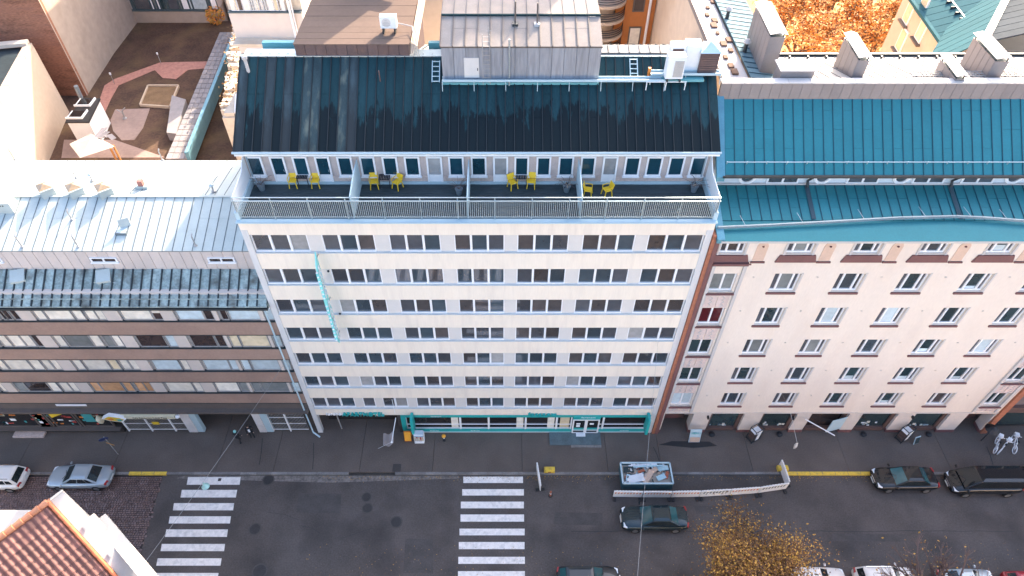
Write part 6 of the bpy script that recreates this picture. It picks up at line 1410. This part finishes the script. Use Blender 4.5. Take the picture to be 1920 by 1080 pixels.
labs = ['barrier section at the left end, in front of the skip','barrier section, second from the left in front of the skip','barrier section between the skip corner and the white panel','white barrier section with dark slots, fourth from the left','orange striped barrier section leading up to the corner','white slotted barrier section ending at the fence corner']
for i in range(6): barrier(G_[i], G_[i+1], labs[i], i not in (3,5))
p1, p2 = gz(1473,917,RZ), gz(1459,873,RZ); barrier(p1+Vector((.05,.1,0)), p2, 'white slotted barrier section standing across the kerb at the fence corner', False)
p1, p2 = gz(1013,922,RZ), gz(1006,878,RZ); barrier(p1, p2, 'lone white barrier standing across the kerb beside the crossing', False, None)
def block(px, py, lab):
    c = gz(px,py,0); t = thing('barrier_block', lab, 'barrier block', (c.x,c.y,0.0), 0, 'yellow weight blocks on the pavement')
    b = MB(); b.box(-.42,.42,-.2,.2,.0,.34); put('body', b, M['kerb_yellow'], t, bevel=.04)
    for s in (-1,1): b = MB(); b.lathe([(.15,.342),(.17,.38),(.15,.42)], (s*.23,0,0), n=12); put('stud', b, M['kerb_yellow'], t)
    b = MB(); b.box(-.12,.12,-.215,-.205,.1,.22); put('mark', b, M['scrap_rust'], t)
block(1030,883,'yellow block beside the lone white barrier'); block(1466,880,'yellow block at the start of the yellow kerb')
c = gz(1032,930,RZ); t = thing('warning_post', 'short red warning post with black foot by the lone barrier', 'warning post', c)
b = MB(); b.lathe([(.17,0),(.17,.06),(.07,.1)], n=12); put('foot', b, M['black'], t); b = MB(); b.lathe([(.07,.1),(.07,.75),(.02,.8)], n=12); put('post', b, M['scrap_rust'], t); b = MB(); b.lathe([(.073,.4),(.073,.5)], n=12); put('band', b, M['white_letters'], t)
# ================================================================= PAVEMENT OBJECTS
c = gz(222,852,0); t = thing('street_sign', 'round blue sign and round amber sign on one thin pole on the left pavement', 'road sign', c)
b = MB(); b.tube((0,0,0),(0,0,2.7),.035); put('pole', b, M['alu_frame'], t)
for (z,col,dx_,ry,r_) in ((2.45,'sign_blue',-.1,.5,.32),(1.75,'sign_amber',.12,-.3,.34)):
    m_ = mat(col, (0.03,0.05,0.16) if 'blue' in col else (0.75,0.33,0.03), .4)
    b = MB(); n_ = 20; v_ = Vector((math.cos(ry),math.sin(ry),0)); b.prism([Vector((dx_,-.05,z))+v_*r_*math.cos(2*math.pi*i/n_)+Vector((0,-.35,1)).normalized()*r_*math.sin(2*math.pi*i/n_) for i in range(n_)], (0.01,-.03,0)); put('sign_face', b, m_, t)
# street lamps hung on wires
mat('lamp_green',(0.30,0.50,0.48),.4,.2)
def lampwire(a_, c_, lamps, lab, labs_):
    t = thing('overhead_wire', lab, 'wire'); a_, c_ = Vector(a_), Vector(c_); b = MB(); pv_ = None
    for i in range(17):
        f_ = i/16; p = a_.lerp(c_, f_)-Vector((0,0,.35*4*f_*(1-f_)))
        if pv_: b.bar(pv_, p, .014)
        pv_ = p
    put('cable', b, M['alu_frame'], t)
    for f_, lb in zip(lamps, labs_):
        p = a_.lerp(c_, f_)-Vector((0,0,.35*4*f_*(1-f_))); l = thing('hanging_lamp', lb, 'street lamp', (p.x,p.y,p.z-.55), 0, 'street lamps hanging on wires')
        q = MB(); q.lathe([(.03,.5),(.05,.3),(.12,.2),(.23,.05),(.25,0),(.22,-.02)], n=18); put('shade', q, M['lamp_green'], l); q = MB(); q.lathe([(.15,-.1),(.18,-.03),(.16,-.021)], n=16); put('bulb_glass', q, M['lamp_clear'], l)
A_ = fy(530,686,-.05); D1 = Vector(ray(255,1070)); far = Vector(CAMP)+D1*((-16.0-CAMP[1])/D1.y) ; far = Vector((gz(255,1070,9.3).x, gz(255,1070,9.3).y, 9.3))
mid = (Vector(gz(405,880,8.6)))
lampwire(A_, far+(far-A_)*.3, [.47], 'pale overhead wire from the brown facade across the street with a hanging lamp', ['round green street lamp hanging above the left crossing'])
A2 = fy(1234,640,-.2); e2 = gz(1195,1085,10.5); lampwire(A2, e2, [], 'thin overhead wire crossing the street above the moving car', [])
# ---- people
mat('skin',(0.45,0.27,0.2),.6); mat('cloth_black',(0.015,0.015,0.018),.85); mat('cloth_teal',(0.25,0.55,0.52),.8); mat('hair_dark',(0.04,0.025,0.015),.7); mat('cloth_orange',(0.7,0.22,0.03),.8)
def person(label, loc, rz, top, legs, hood, stride=.18, group=None):
    t = thing('person', label, 'person', loc, rz, group)
    J = {'pel':(0,0,.95),'spi':(0,.01,1.15),'che':(0,.02,1.36),'nek':(0,0,1.50),'hed':(0,-.03,1.62),'top':(0,-.02,1.74),
      'lh':(.10,0,.90),'lk':(.12,-stride*.9,.50),'la':(.12,-stride*.7,.08),'lt':(.13,-stride*.7-.18,.04),'rh':(-.10,0,.90),'rk':(-.12,stride*.3,.48),'ra':(-.12,stride,.10),'rt':(-.13,stride-.16,.04),
      'ls':(.19,.02,1.42),'le':(.25,.06,1.15),'lw':(.24,-.10,.92),'lf':(.23,-.16,.84),'rs':(-.19,.02,1.42),'re':(-.25,.0,1.14),'rw':(-.23,-.14,.95),'rf':(-.22,-.2,.87)}
    rad = {'pel':.145,'spi':.13,'che':.15,'nek':.06,'hed':.095,'top':.07,'lh':.095,'lk':.065,'la':.045,'lt':.035,'rh':.095,'rk':.065,'ra':.045,'rt':.035,'ls':.065,'le':.05,'lw':.035,'lf':.03,'rs':.065,'re':.05,'rw':.035,'rf':.03}
    E_ = [('pel','spi'),('spi','che'),('che','nek'),('nek','hed'),('hed','top'),('pel','lh'),('lh','lk'),('lk','la'),('la','lt'),('pel','rh'),('rh','rk'),('rk','ra'),('ra','rt'),('che','ls'),('ls','le'),('le','lw'),('lw','lf'),('che','rs'),('rs','re'),('re','rw'),('rw','rf')]
    ks = list(J); me = bpy.data.meshes.new('body'); me.from_pydata([J[k] for k in ks], [(ks.index(a),ks.index(c)) for a,c in E_], []); 
    o = link('body', me, t); sm = o.modifiers.new('skin','SKIN'); 
    for i,k in enumerate(ks): v = me.skin_vertices[0].data[i]; v.radius = (rad[k],rad[k]*(.8 if k in ('che','spi','pel') else 1)); v.use_root = (k == 'pel')
    sb = o.modifiers.new('sub','SUBSURF'); sb.levels = 1; sb.render_levels = 2
    me.materials.append(M[top]); 
    b = MB(); b.lathe([(.02,1.80),(.08,1.77),(.115,1.68),(.11,1.58),(.07,1.52)], n=14); put('hair', b, M[hood], t)
    b = MB(); b.box(-.07,.07,-.135,-.10,1.57,1.68); put('face', b, M['skin'], t, bevel=.02)
    for s in (-1,1): b = MB(); b.lathe([(.03,0),(.045,.04),(.02,.09)], (s*.235,-.2,.78), n=8); put('hand', b, M['skin'], t)
    b = MB(); b.lathe([(.16,.82),(.19,1.0),(.175,1.2),(.2,1.4),(.09,1.5)], (0,.01,0), n=14); put('coat', b, M[top], t)
    return t
c = gz(451,829,0); person('person in black with a pale teal hood walking out of the garage opening', c, 2.9, 'cloth_black','cloth_black','cloth_teal')
bpk = gz(451,829,0)
c = gz(474,819,0); t = person('person in black with a white shirt front standing by the white gate pillar', c, .4, 'cloth_black','cloth_black','hair_dark',.05)
b = MB(); b.box(-.07,.07,-.215,-.19,1.05,1.42); put('shirt', b, M['white_letters'], t)
# ---- objects in front of the hotel
c = gz(766,823,0); t = thing('orange_board', 'bright orange folding pavement board beside the teal shop front', 'sandwich board', c)
b = MB(); b.prism([(-.28,-.25,.05),(.28,-.25,.05),(.28,.0,1.15),(-.28,.0,1.15)], (0,.03,0)); put('front_panel', b, M['poster_orange'], t); mat('bright_orange',(0.8,0.35,0.03),.6)
b = MB(); b.prism([(-.25,-.275,.2),(.25,-.275,.2),(.25,-.02,1.05),(-.25,-.02,1.05)], (0,-.01,0)); put('poster', b, M['bright_orange'], t); b = MB(); b.prism([(-.28,.3,.05),(.28,.3,.05),(.28,.05,1.15),(-.28,.05,1.15)], (0,-.03,0)); put('rear_panel', b, M['bright_orange'], t)
c = gz(787,829,0); t = thing('newspaper_rack', 'white framed rack of colourful leaflets with a grey lid beside the orange board', 'leaflet rack', c)
b = MB(); b.box(-.4,.4,-.02,.35,.02,1.1); put('cabinet', b, M['white_frame'], t); b = MB(); b.prism([(-.38,-.1,.95),(.38,-.1,.95),(.38,.3,1.3),(-.38,.3,1.3)], (0,0,.04)); put('lid', b, M['zinc'], t)
for r_ in range(3):
    for k in range(5): b = MB(); b.box(-.36+k*.145,-.36+k*.145+.12,-.06,-.022,.25+r_*.22,.25+r_*.22+.18); put('leaflet', b, M[rr.choice(['scrap_tan','poster_red','poster_cream','black','canvas'])], t)
b = MB(); b.box(-.38,.38,-.12,-.03,.0,.2); put('base_board', b, M['white_letters'], t)
c = gz(833,826,0); t = thing('pavement_marker', 'small orange topped marker post with white and black bands in front of the shop', 'marker post', c)
b = MB(); b.lathe([(.12,0),(.12,.05),(.05,.1),(.05,.35)], n=12); put('post', b, M['black'], t); b = MB(); b.lathe([(.055,.35),(.055,.55)], n=12); put('band', b, M['white_letters'], t); b = MB(); b.lathe([(.05,.55),(.15,.62),(.17,.72),(.1,.82),(.02,.85)], n=12); put('head', b, M['bright_orange'], t)
# ---- objects in front of the corner house
c = gz(1301,829,0); t = thing('pavement_sign', 'pale teal lettered pavement sign standing right of the recessed entrance', 'sandwich board', (c.x,-.75,0))
b = MB(); b.prism([(-.45,-.2,.0),(.45,-.2,.0),(.45,.15,1.35),(-.45,.15,1.35)], (0,.05,0)); put('panel', b, M['pale_blue_paint'], t); b = MB(); b.prism([(-.4,-.225,.1),(.4,-.225,.1),(.4,-.09,.6),(-.4,-.09,.6)], (0,-.01,0)); put('poster', b, M['scrap_tan'], t)
text('lettering', 'MENU', .26, M['teal_paint'], t, (0,.02,1.0), (1,0,0), (0,.25,.97), .01)
def frame_box(px, py, lab, w_=.9):
    c = gz(px,py,0); t = thing('display_case', lab, 'display case', (c.x,-.6,0), .5)
    b = MB()
    for (x,y) in ((-.4,-.3),(.4,-.3),(.4,.3),(-.4,.3)): b.bar((x,y,0),(x,y,1.6),.05)
    for z in (.1,1.6): b.bar((-.4,-.3,z),(.4,-.3,z),.05); b.bar((.4,-.3,z),(.4,.3,z),.05); b.bar((.4,.3,z),(-.4,.3,z),.05); b.bar((-.4,.3,z),(-.4,-.3,z),.05)
    put('frame', b, M['dark_gutter'], t)
    for k in range(3): b = MB(); b.box(-.38,.38,-.28,.28,.4+k*.4,.43+k*.4); put('shelf', b, M['white_frame' if k == 2 else 'shop_brown'], t)
    b = MB(); b.box(-.1,.25,-.31,-.29,.2,1.5); put('menu_board', b, M['white_letters'], t)
frame_box(1412,826,'dark framed glass display case left of the brown shop window'); frame_box(1692,828,'dark framed display case with a white menu board near the fourth pillar')
c = gz(1711,822,0); t = thing('chalk_board', 'small blue grey pavement board leaning beside the display case', 'sandwich board', (c.x,-.9,0), .3)
b = MB(); b.prism([(-.25,-.2,0),(.25,-.2,0),(.25,0,.8),(-.25,0,.8)], (0,.03,0)); put('frame', b, M['pale_blue_paint'], t); b = MB(); b.prism([(-.2,-.205,.08),(.2,-.205,.08),(.2,-.045,.72),(-.2,-.045,.72)], (0,-.01,0)); put('board', b, M['scrap_dark'], t)
for (px,py,lab) in ((1490,836,'pale kite shaped paper sign hanging over the pavement near the corner house'),):
    c = gz(px,py,2.0); t = thing('hanging_sign', lab, 'sign', c); b = MB(); b.prism([(0,-.12,0),(.02,0,-.45),(0,.12,0),(-.02,0,.45)], (.16,.02,0)); put('panel', b, M['pier_grey'], t)
    b = MB(); b.tube((0.08,.1,.4),(0.08,-c.y,.9),.015); put('wire', b, M['pier_grey'], t)
def bicycle(loc, rz, lab, mm='white_letters'):
    t = thing('bicycle', lab, 'bicycle', loc, rz, 'white bicycles at the right end of the pavement')
    for s in (-1,1):
        b = MB(); 
        for i in range(20): a0, a1 = 2*math.pi*i/20, 2*math.pi*(i+1)/20; b.bar((s*.52+.33*math.cos(a0),0,.34+.33*math.sin(a0)),(s*.52+.33*math.cos(a1),0,.34+.33*math.sin(a1)),.055)
        wh = put('wheel', b, M[mm], t); b = MB()
        for i in range(8): a0 = math.pi*i/4; b.bar((s*.52,0,.34),(s*.52+.32*math.cos(a0),0,.34+.32*math.sin(a0)),.008)
        put('spokes', b, M['rim'], wh)
    b = MB(); 
    for p,q in (((-.52,0,.34),(-.05,0,.32)),((-.05,0,.32),(.38,0,.78)),((.38,0,.82),(-.15,0,.80)),((-.05,0,.32),(-.18,0,.95)),((-.52,0,.34),(-.15,0,.80)),((.52,0,.34),(.36,0,.98))): b.tube(p,q,.028)
    put('frame', b, M[mm], t); b = MB(); b.tube((.36,-.26,1.0),(.36,.26,1.0),.022); put('handlebar', b, M[mm], t); b = MB(); b.box(-.30,-.06,-.07,.07,.95,1.0); put('saddle', b, M['black'], t, bevel=.02)
    b = MB(); b.box(.45,.75,-.16,.16,.75,.98); put('basket', b, M[mm], t)
for (px,py,rz,lab) in ((1864,838,1.0,'white bicycle nearest the brick corner strip'),(1876,843,.7,'middle one of the white bicycles at the right'),(1897,837,1.2,'rightmost of the white bicycles by the dark shop')):
    c = gz(px,py,0); bicycle((c.x,c.y,0), rz, lab)
c = gz(1840,828,0); t = thing('dark_parasol', 'closed dark umbrella shaped canopy at the foot of the right brick strip', 'parasol', (c.x,-.8,0))
b = MB(); b.tube((0,0,0),(0,0,2.0),.03); put('pole', b, M['black'], t); b = MB(); b.lathe([(.55,1.75),(.3,2.0),(.02,2.15)], n=10); put('canopy', b, M['black'], t)

# ================================================================= CORNER HOUSE WITH CLAY TILES (bottom left)
mat('tile_clay',(0.16,0.065,0.05),.6,var=.2,scale=2,fine=12,obj=.28,dirt=(0.16,0.07,0.06),dirt_amt=.5,dirt_scale=1.2); mat('tile_ridge',(0.40,0.17,0.09),.65,var=.12,obj=.1)
mat('house_white',(0.42,0.39,0.36),.8,var=.06)
tb = thing('tiled_corner_house', 'white gabled house with clay pantile roof in the bottom left corner', 'building')
ZP = 17.8; PK = gz(90,942,ZP); u_ = Vector((-.64,-.77,0)).normalized(); v_ = Vector((-u_.y,u_.x,0)); v_ = v_ if v_.x > 0 else -v_
kS = math.tan(math.radians(38)); sl_ = Vector((v_.x,v_.y,-kS)).normalized(); nn_ = u_.cross(sl_); nn_ = nn_ if nn_.z > 0 else -nn_
def tile_mesh():
    b = MB(); n = 6; wv = .30; ln = .40; vs = []
    for k,s in enumerate((0,ln+.03)):
        for layer in (0,1):
            for i in range(n+1):
                x = wv*i/n; hh = .055*math.sin(math.pi*min(1,i/n/.62)) if i/n < .62 else -.018*math.sin(math.pi*(i/n-.62)/.38)
                vs.append((x, s, hh+(.05 if k else .0)-(.018 if layer else 0)))
    m = n+1
    for i in range(n):
        b_ = (i,i+1,2*m+i+1,2*m+i); 
        b.f.append(b_); b.m.append(0)
        b.f.append((2*m+i,2*m+i+1,3*m+i+1,3*m+i)); b.m.append(0)
        b.f.append((i,m+i,m+i+1,i+1)); b.m.append(0)
    b.v = vs
    return b.mesh('roof_tile', M['tile_clay'])
tm = tile_mesh()
Mx = Matrix((( u_.x, sl_.x, nn_.x, 0),(u_.y, sl_.y, nn_.y, 0),(u_.z, sl_.z, nn_.z, 0),(0,0,0,1)))
rt_ = put('roof', MB().add([PK-u_*.1, PK+u_*9, PK+u_*9+sl_*11, PK-u_*.1+sl_*11, PK-u_*.1-nn_*.1, PK+u_*9-nn_*.1, PK+u_*9+sl_*11-nn_*.1, PK-u_*.1+sl_*11-nn_*.1], [(0,1,2,3),(7,6,5,4),(0,4,5,1),(1,5,6,2),(2,6,7,3),(3,7,4,0)]), M['brick_orange'], tb)
cnt = 0; extra = []
for i in range(26):
    for j in range(24):
        pos = PK+u_*(.12+i*.30)+sl_*(.15+j*.40)+nn_*.03
        px_y = (pos-Vector(CAMP)); dz_ = px_y.y*CO-px_y.z*SI; X_ = CXP+F_PX*px_y.x/dz_; Y_ = CYP-F_PX*(px_y.y*SI+px_y.z*CO)/dz_
        if X_ < -60 or Y_ > 1130: continue
        if cnt < 298:
            o = link('roof_tile', tm, rt_); o.matrix_basis = Matrix.Translation(pos+nn_*R.uniform(-.006,.006)) @ Mx; cnt += 1
# far side of the ridge, sunlit
sl2 = Vector((-v_.x,-v_.y,-kS)).normalized(); n2 = u_.cross(sl2); n2 = n2 if n2.z > 0 else -n2
put('far_roof', MB().add([PK-u_*.1, PK+u_*9, PK+u_*9+sl2*.6, PK-u_*.1+sl2*.6, PK-u_*.1-n2*.1, PK+u_*9-n2*.1, PK+u_*9+sl2*.6-n2*.1, PK-u_*.1+sl2*.6-n2*.1], [(3,2,1,0),(4,5,6,7),(0,1,5,4),(1,2,6,5),(2,3,7,6),(3,0,4,7)]), M['tile_ridge'], tb)
for i in range(22):
    a_ = PK+u_*(i*.40); b = MB(); b.tube(a_+nn_*.05+Vector((0,0,.05)), a_+u_*.44+Vector((0,0,.03)), .17, .13, n=10); put('ridge_tile', b, M['tile_ridge'], tb)
for j in range(27):
    a_ = PK-u_*.02+sl_*(j*.40); b = MB(); b.tube(a_+nn_*.10, a_+sl_*.44+nn_*.07, .10,.08, n=8); put('verge_tile', b, mat('tile_orange',(0.55,0.17,0.07),.6,obj=.1), tb)
# white gable parapet with mouldings
g = -u_
b = MB(); b.prism([PK+g*.12+Vector((0,0,-.05)), PK+g*.12+sl_*11, PK+g*.12+sl_*11+Vector((0,0,-6)), PK+g*.12+Vector((0,0,-14))], g*.62); put('gable_wall', b, M['house_white'], tb)
b = MB(); b.prism([PK+g*.12+sl2*0, PK+g*.12+sl2*.5, PK+g*.12+sl2*.5+Vector((0,0,-14)), PK+g*.12+Vector((0,0,-14))], g*.62); put('gable_wall', b, M['house_white'], tb)
b = MB(); b.prism([PK+g*.75+sl_*1.2+Vector((0,0,-.9)), PK+g*.75+sl_*11+Vector((0,0,-.9)), PK+g*.75+sl_*11+Vector((0,0,-1.3)), PK+g*.75+sl_*1.2+Vector((0,0,-1.3))], g*.3); put('moulding', b, M['house_white'], tb)
b = MB(); q0 = PK+g*.75+v_*.9; b.prism([q0+Vector((0,0,-2.3)), q0+v_*14+Vector((0,0,-2.3)), q0+v_*14+Vector((0,0,-2.8)), q0+Vector((0,0,-2.8))], g*.62); put('cornice', b, M['house_white'], tb)
for k in range(4):
    a_ = PK+g*.95+sl_*(3.4+k*1.7)+Vector((0,0,-.7)); b = MB(); b.obox(a_, sl_*.42, g*.16, (0,0,.06)); put('window_hood', b, M['pale_blue_paint'], tb)
    a_ = PK+g*.42+sl_*(2.0+k*1.8)+nn_*.06; b = MB(); b.obox(a_, sl_*.12, g*.05, nn_*.05); put('clamp', b, M['alu_frame'], tb)
b = MB(); hw = [PK+u_*.2+v_*.5-Vector((0,0,1.2)), PK+u_*12+v_*.5-Vector((0,0,1.2)), PK+u_*12-v_*4-Vector((0,0,1.2)), PK+u_*.2-v_*4-Vector((0,0,1.2))]
b.prism([Vector((p.x,p.y,-.3)) for p in [PK+u_*.1-v_*.3, PK+u_*12-v_*.3, PK+u_*12+v_*8, PK+u_*.1+v_*8]], (0,0,9)); put('body', b, M['house_white'], tb)
# low white roof behind the ridge at the picture's edge
c0 = gz(0,958,12.3); b = MB(); b.box(c0.x-8, c0.x+1.7, c0.y-2.4, c0.y+.1, 0, 12.2); 
t = put('eave_annex', b, M['house_white'], tb)
# ================================================================= SOUTH SIDE OF THE STREET (seen only in reflections and as bounce light)
mat('south_yellow',(0.72,0.62,0.48),.85,var=.06); mat('south_pink',(0.66,0.52,0.42),.85)
b = MB(); b.box(5.2, 70, -45, -14.9, -.28, -.02); put('pavement', b, M['pavement'], kind='structure')
for (name,lab,x0_,x1_,y0_,y1_,h_,mm) in (('south_house','ochre house on the south side of the street, out of frame right',6.5,34,-46,-31,13.5,'south_yellow'),('south_house','brick red house on the south side, further right',34.3,70,-46,-31,13,'south_pink'),('south_house','pale yellow house down the side street to the left',-46,-16.5,-60,-27,19,'south_yellow')):
    s_ = thing(name, lab, 'building', group=None); b = MB(); b.box(x0_,x1_,y0_,y1_,0,h_); put('wall', b, M[mm], s_)
    n_ = int((x1_-x0_)/3.2)
    for r_ in range(3):
        for k in range(n_): x = x0_+1+k*3.2; b = MB(); b.box(x,x+1.3,y1_+.01,y1_+.06,1.5+r_*3.3,3.2+r_*3.3); put('window', b, M['glass_dark'], s_)
# ================================================================= STREET TREES
mat('leaf_bronze',(0.20,0.09,0.022),.7,var=.4); mat('leaf_bright',(0.55,0.27,0.04),.6,var=.3); mat('leaf_rust',(0.13,0.055,0.02),.8,var=.3)
c = gz(1425,1130,0); 
tree('golden_tree', 'golden leaved street tree over the parked cars at the bottom', 'tree', (c.x-2.4,-14.7,0), 9.0, 4.4, [M['leaf_bronze'],M['leaf_bright'],M['leaf_rust'],M['leaf_gold']], 62000, 5, .065, [7,2,6,3], limbs=30, squash=.7, spread=.46)
tree('bare_tree', 'nearly bare street tree with thin reddish twigs above the white cars', 'tree', (gz(1680,1130,0).x,-14.6,0), 9.5, 3.6, [M['leaf_bronze'],M['leaf_gold']], 420, 8, .07, None, limbs=24, bare=True)
tree('bare_tree', 'bare twiggy tree top poking in beside the right crossing at the bottom edge', 'tree', (gz(1020,1160,0).x+.2,-15.2,0), 6.2, 2.3, [M['leaf_bronze'],M['leaf_gold']], 140, 13, .06, None, limbs=12, bare=True)
# fallen leaves along the kerbs and under the trees
rr = random.Random(31); b = MB()
for k in range(2600):
    if rr.random() < .5: x, y = rr.uniform(-14,40), rr.uniform(-14,-9)-abs(rr.gauss(0,.3))
    else: x, y = rr.uniform(-14,42), -3.82-abs(rr.gauss(0,.22))
    s_ = rr.uniform(.02,.045); a = rr.uniform(0,6.28); c_, d_ = math.cos(a)*s_, math.sin(a)*s_; b.poly([(x-c_,y-d_,RZ+.012),(x+d_*.6,y-c_*.6,RZ+.016),(x+c_,y+d_,RZ+.012),(x-d_*.6,y+c_*.6,RZ+.02)], rr.randrange(3))
put('fallen_leaves', b, [M['leaf_bronze'],M['leaf_gold'],M['gutter_dust']], kind='stuff')
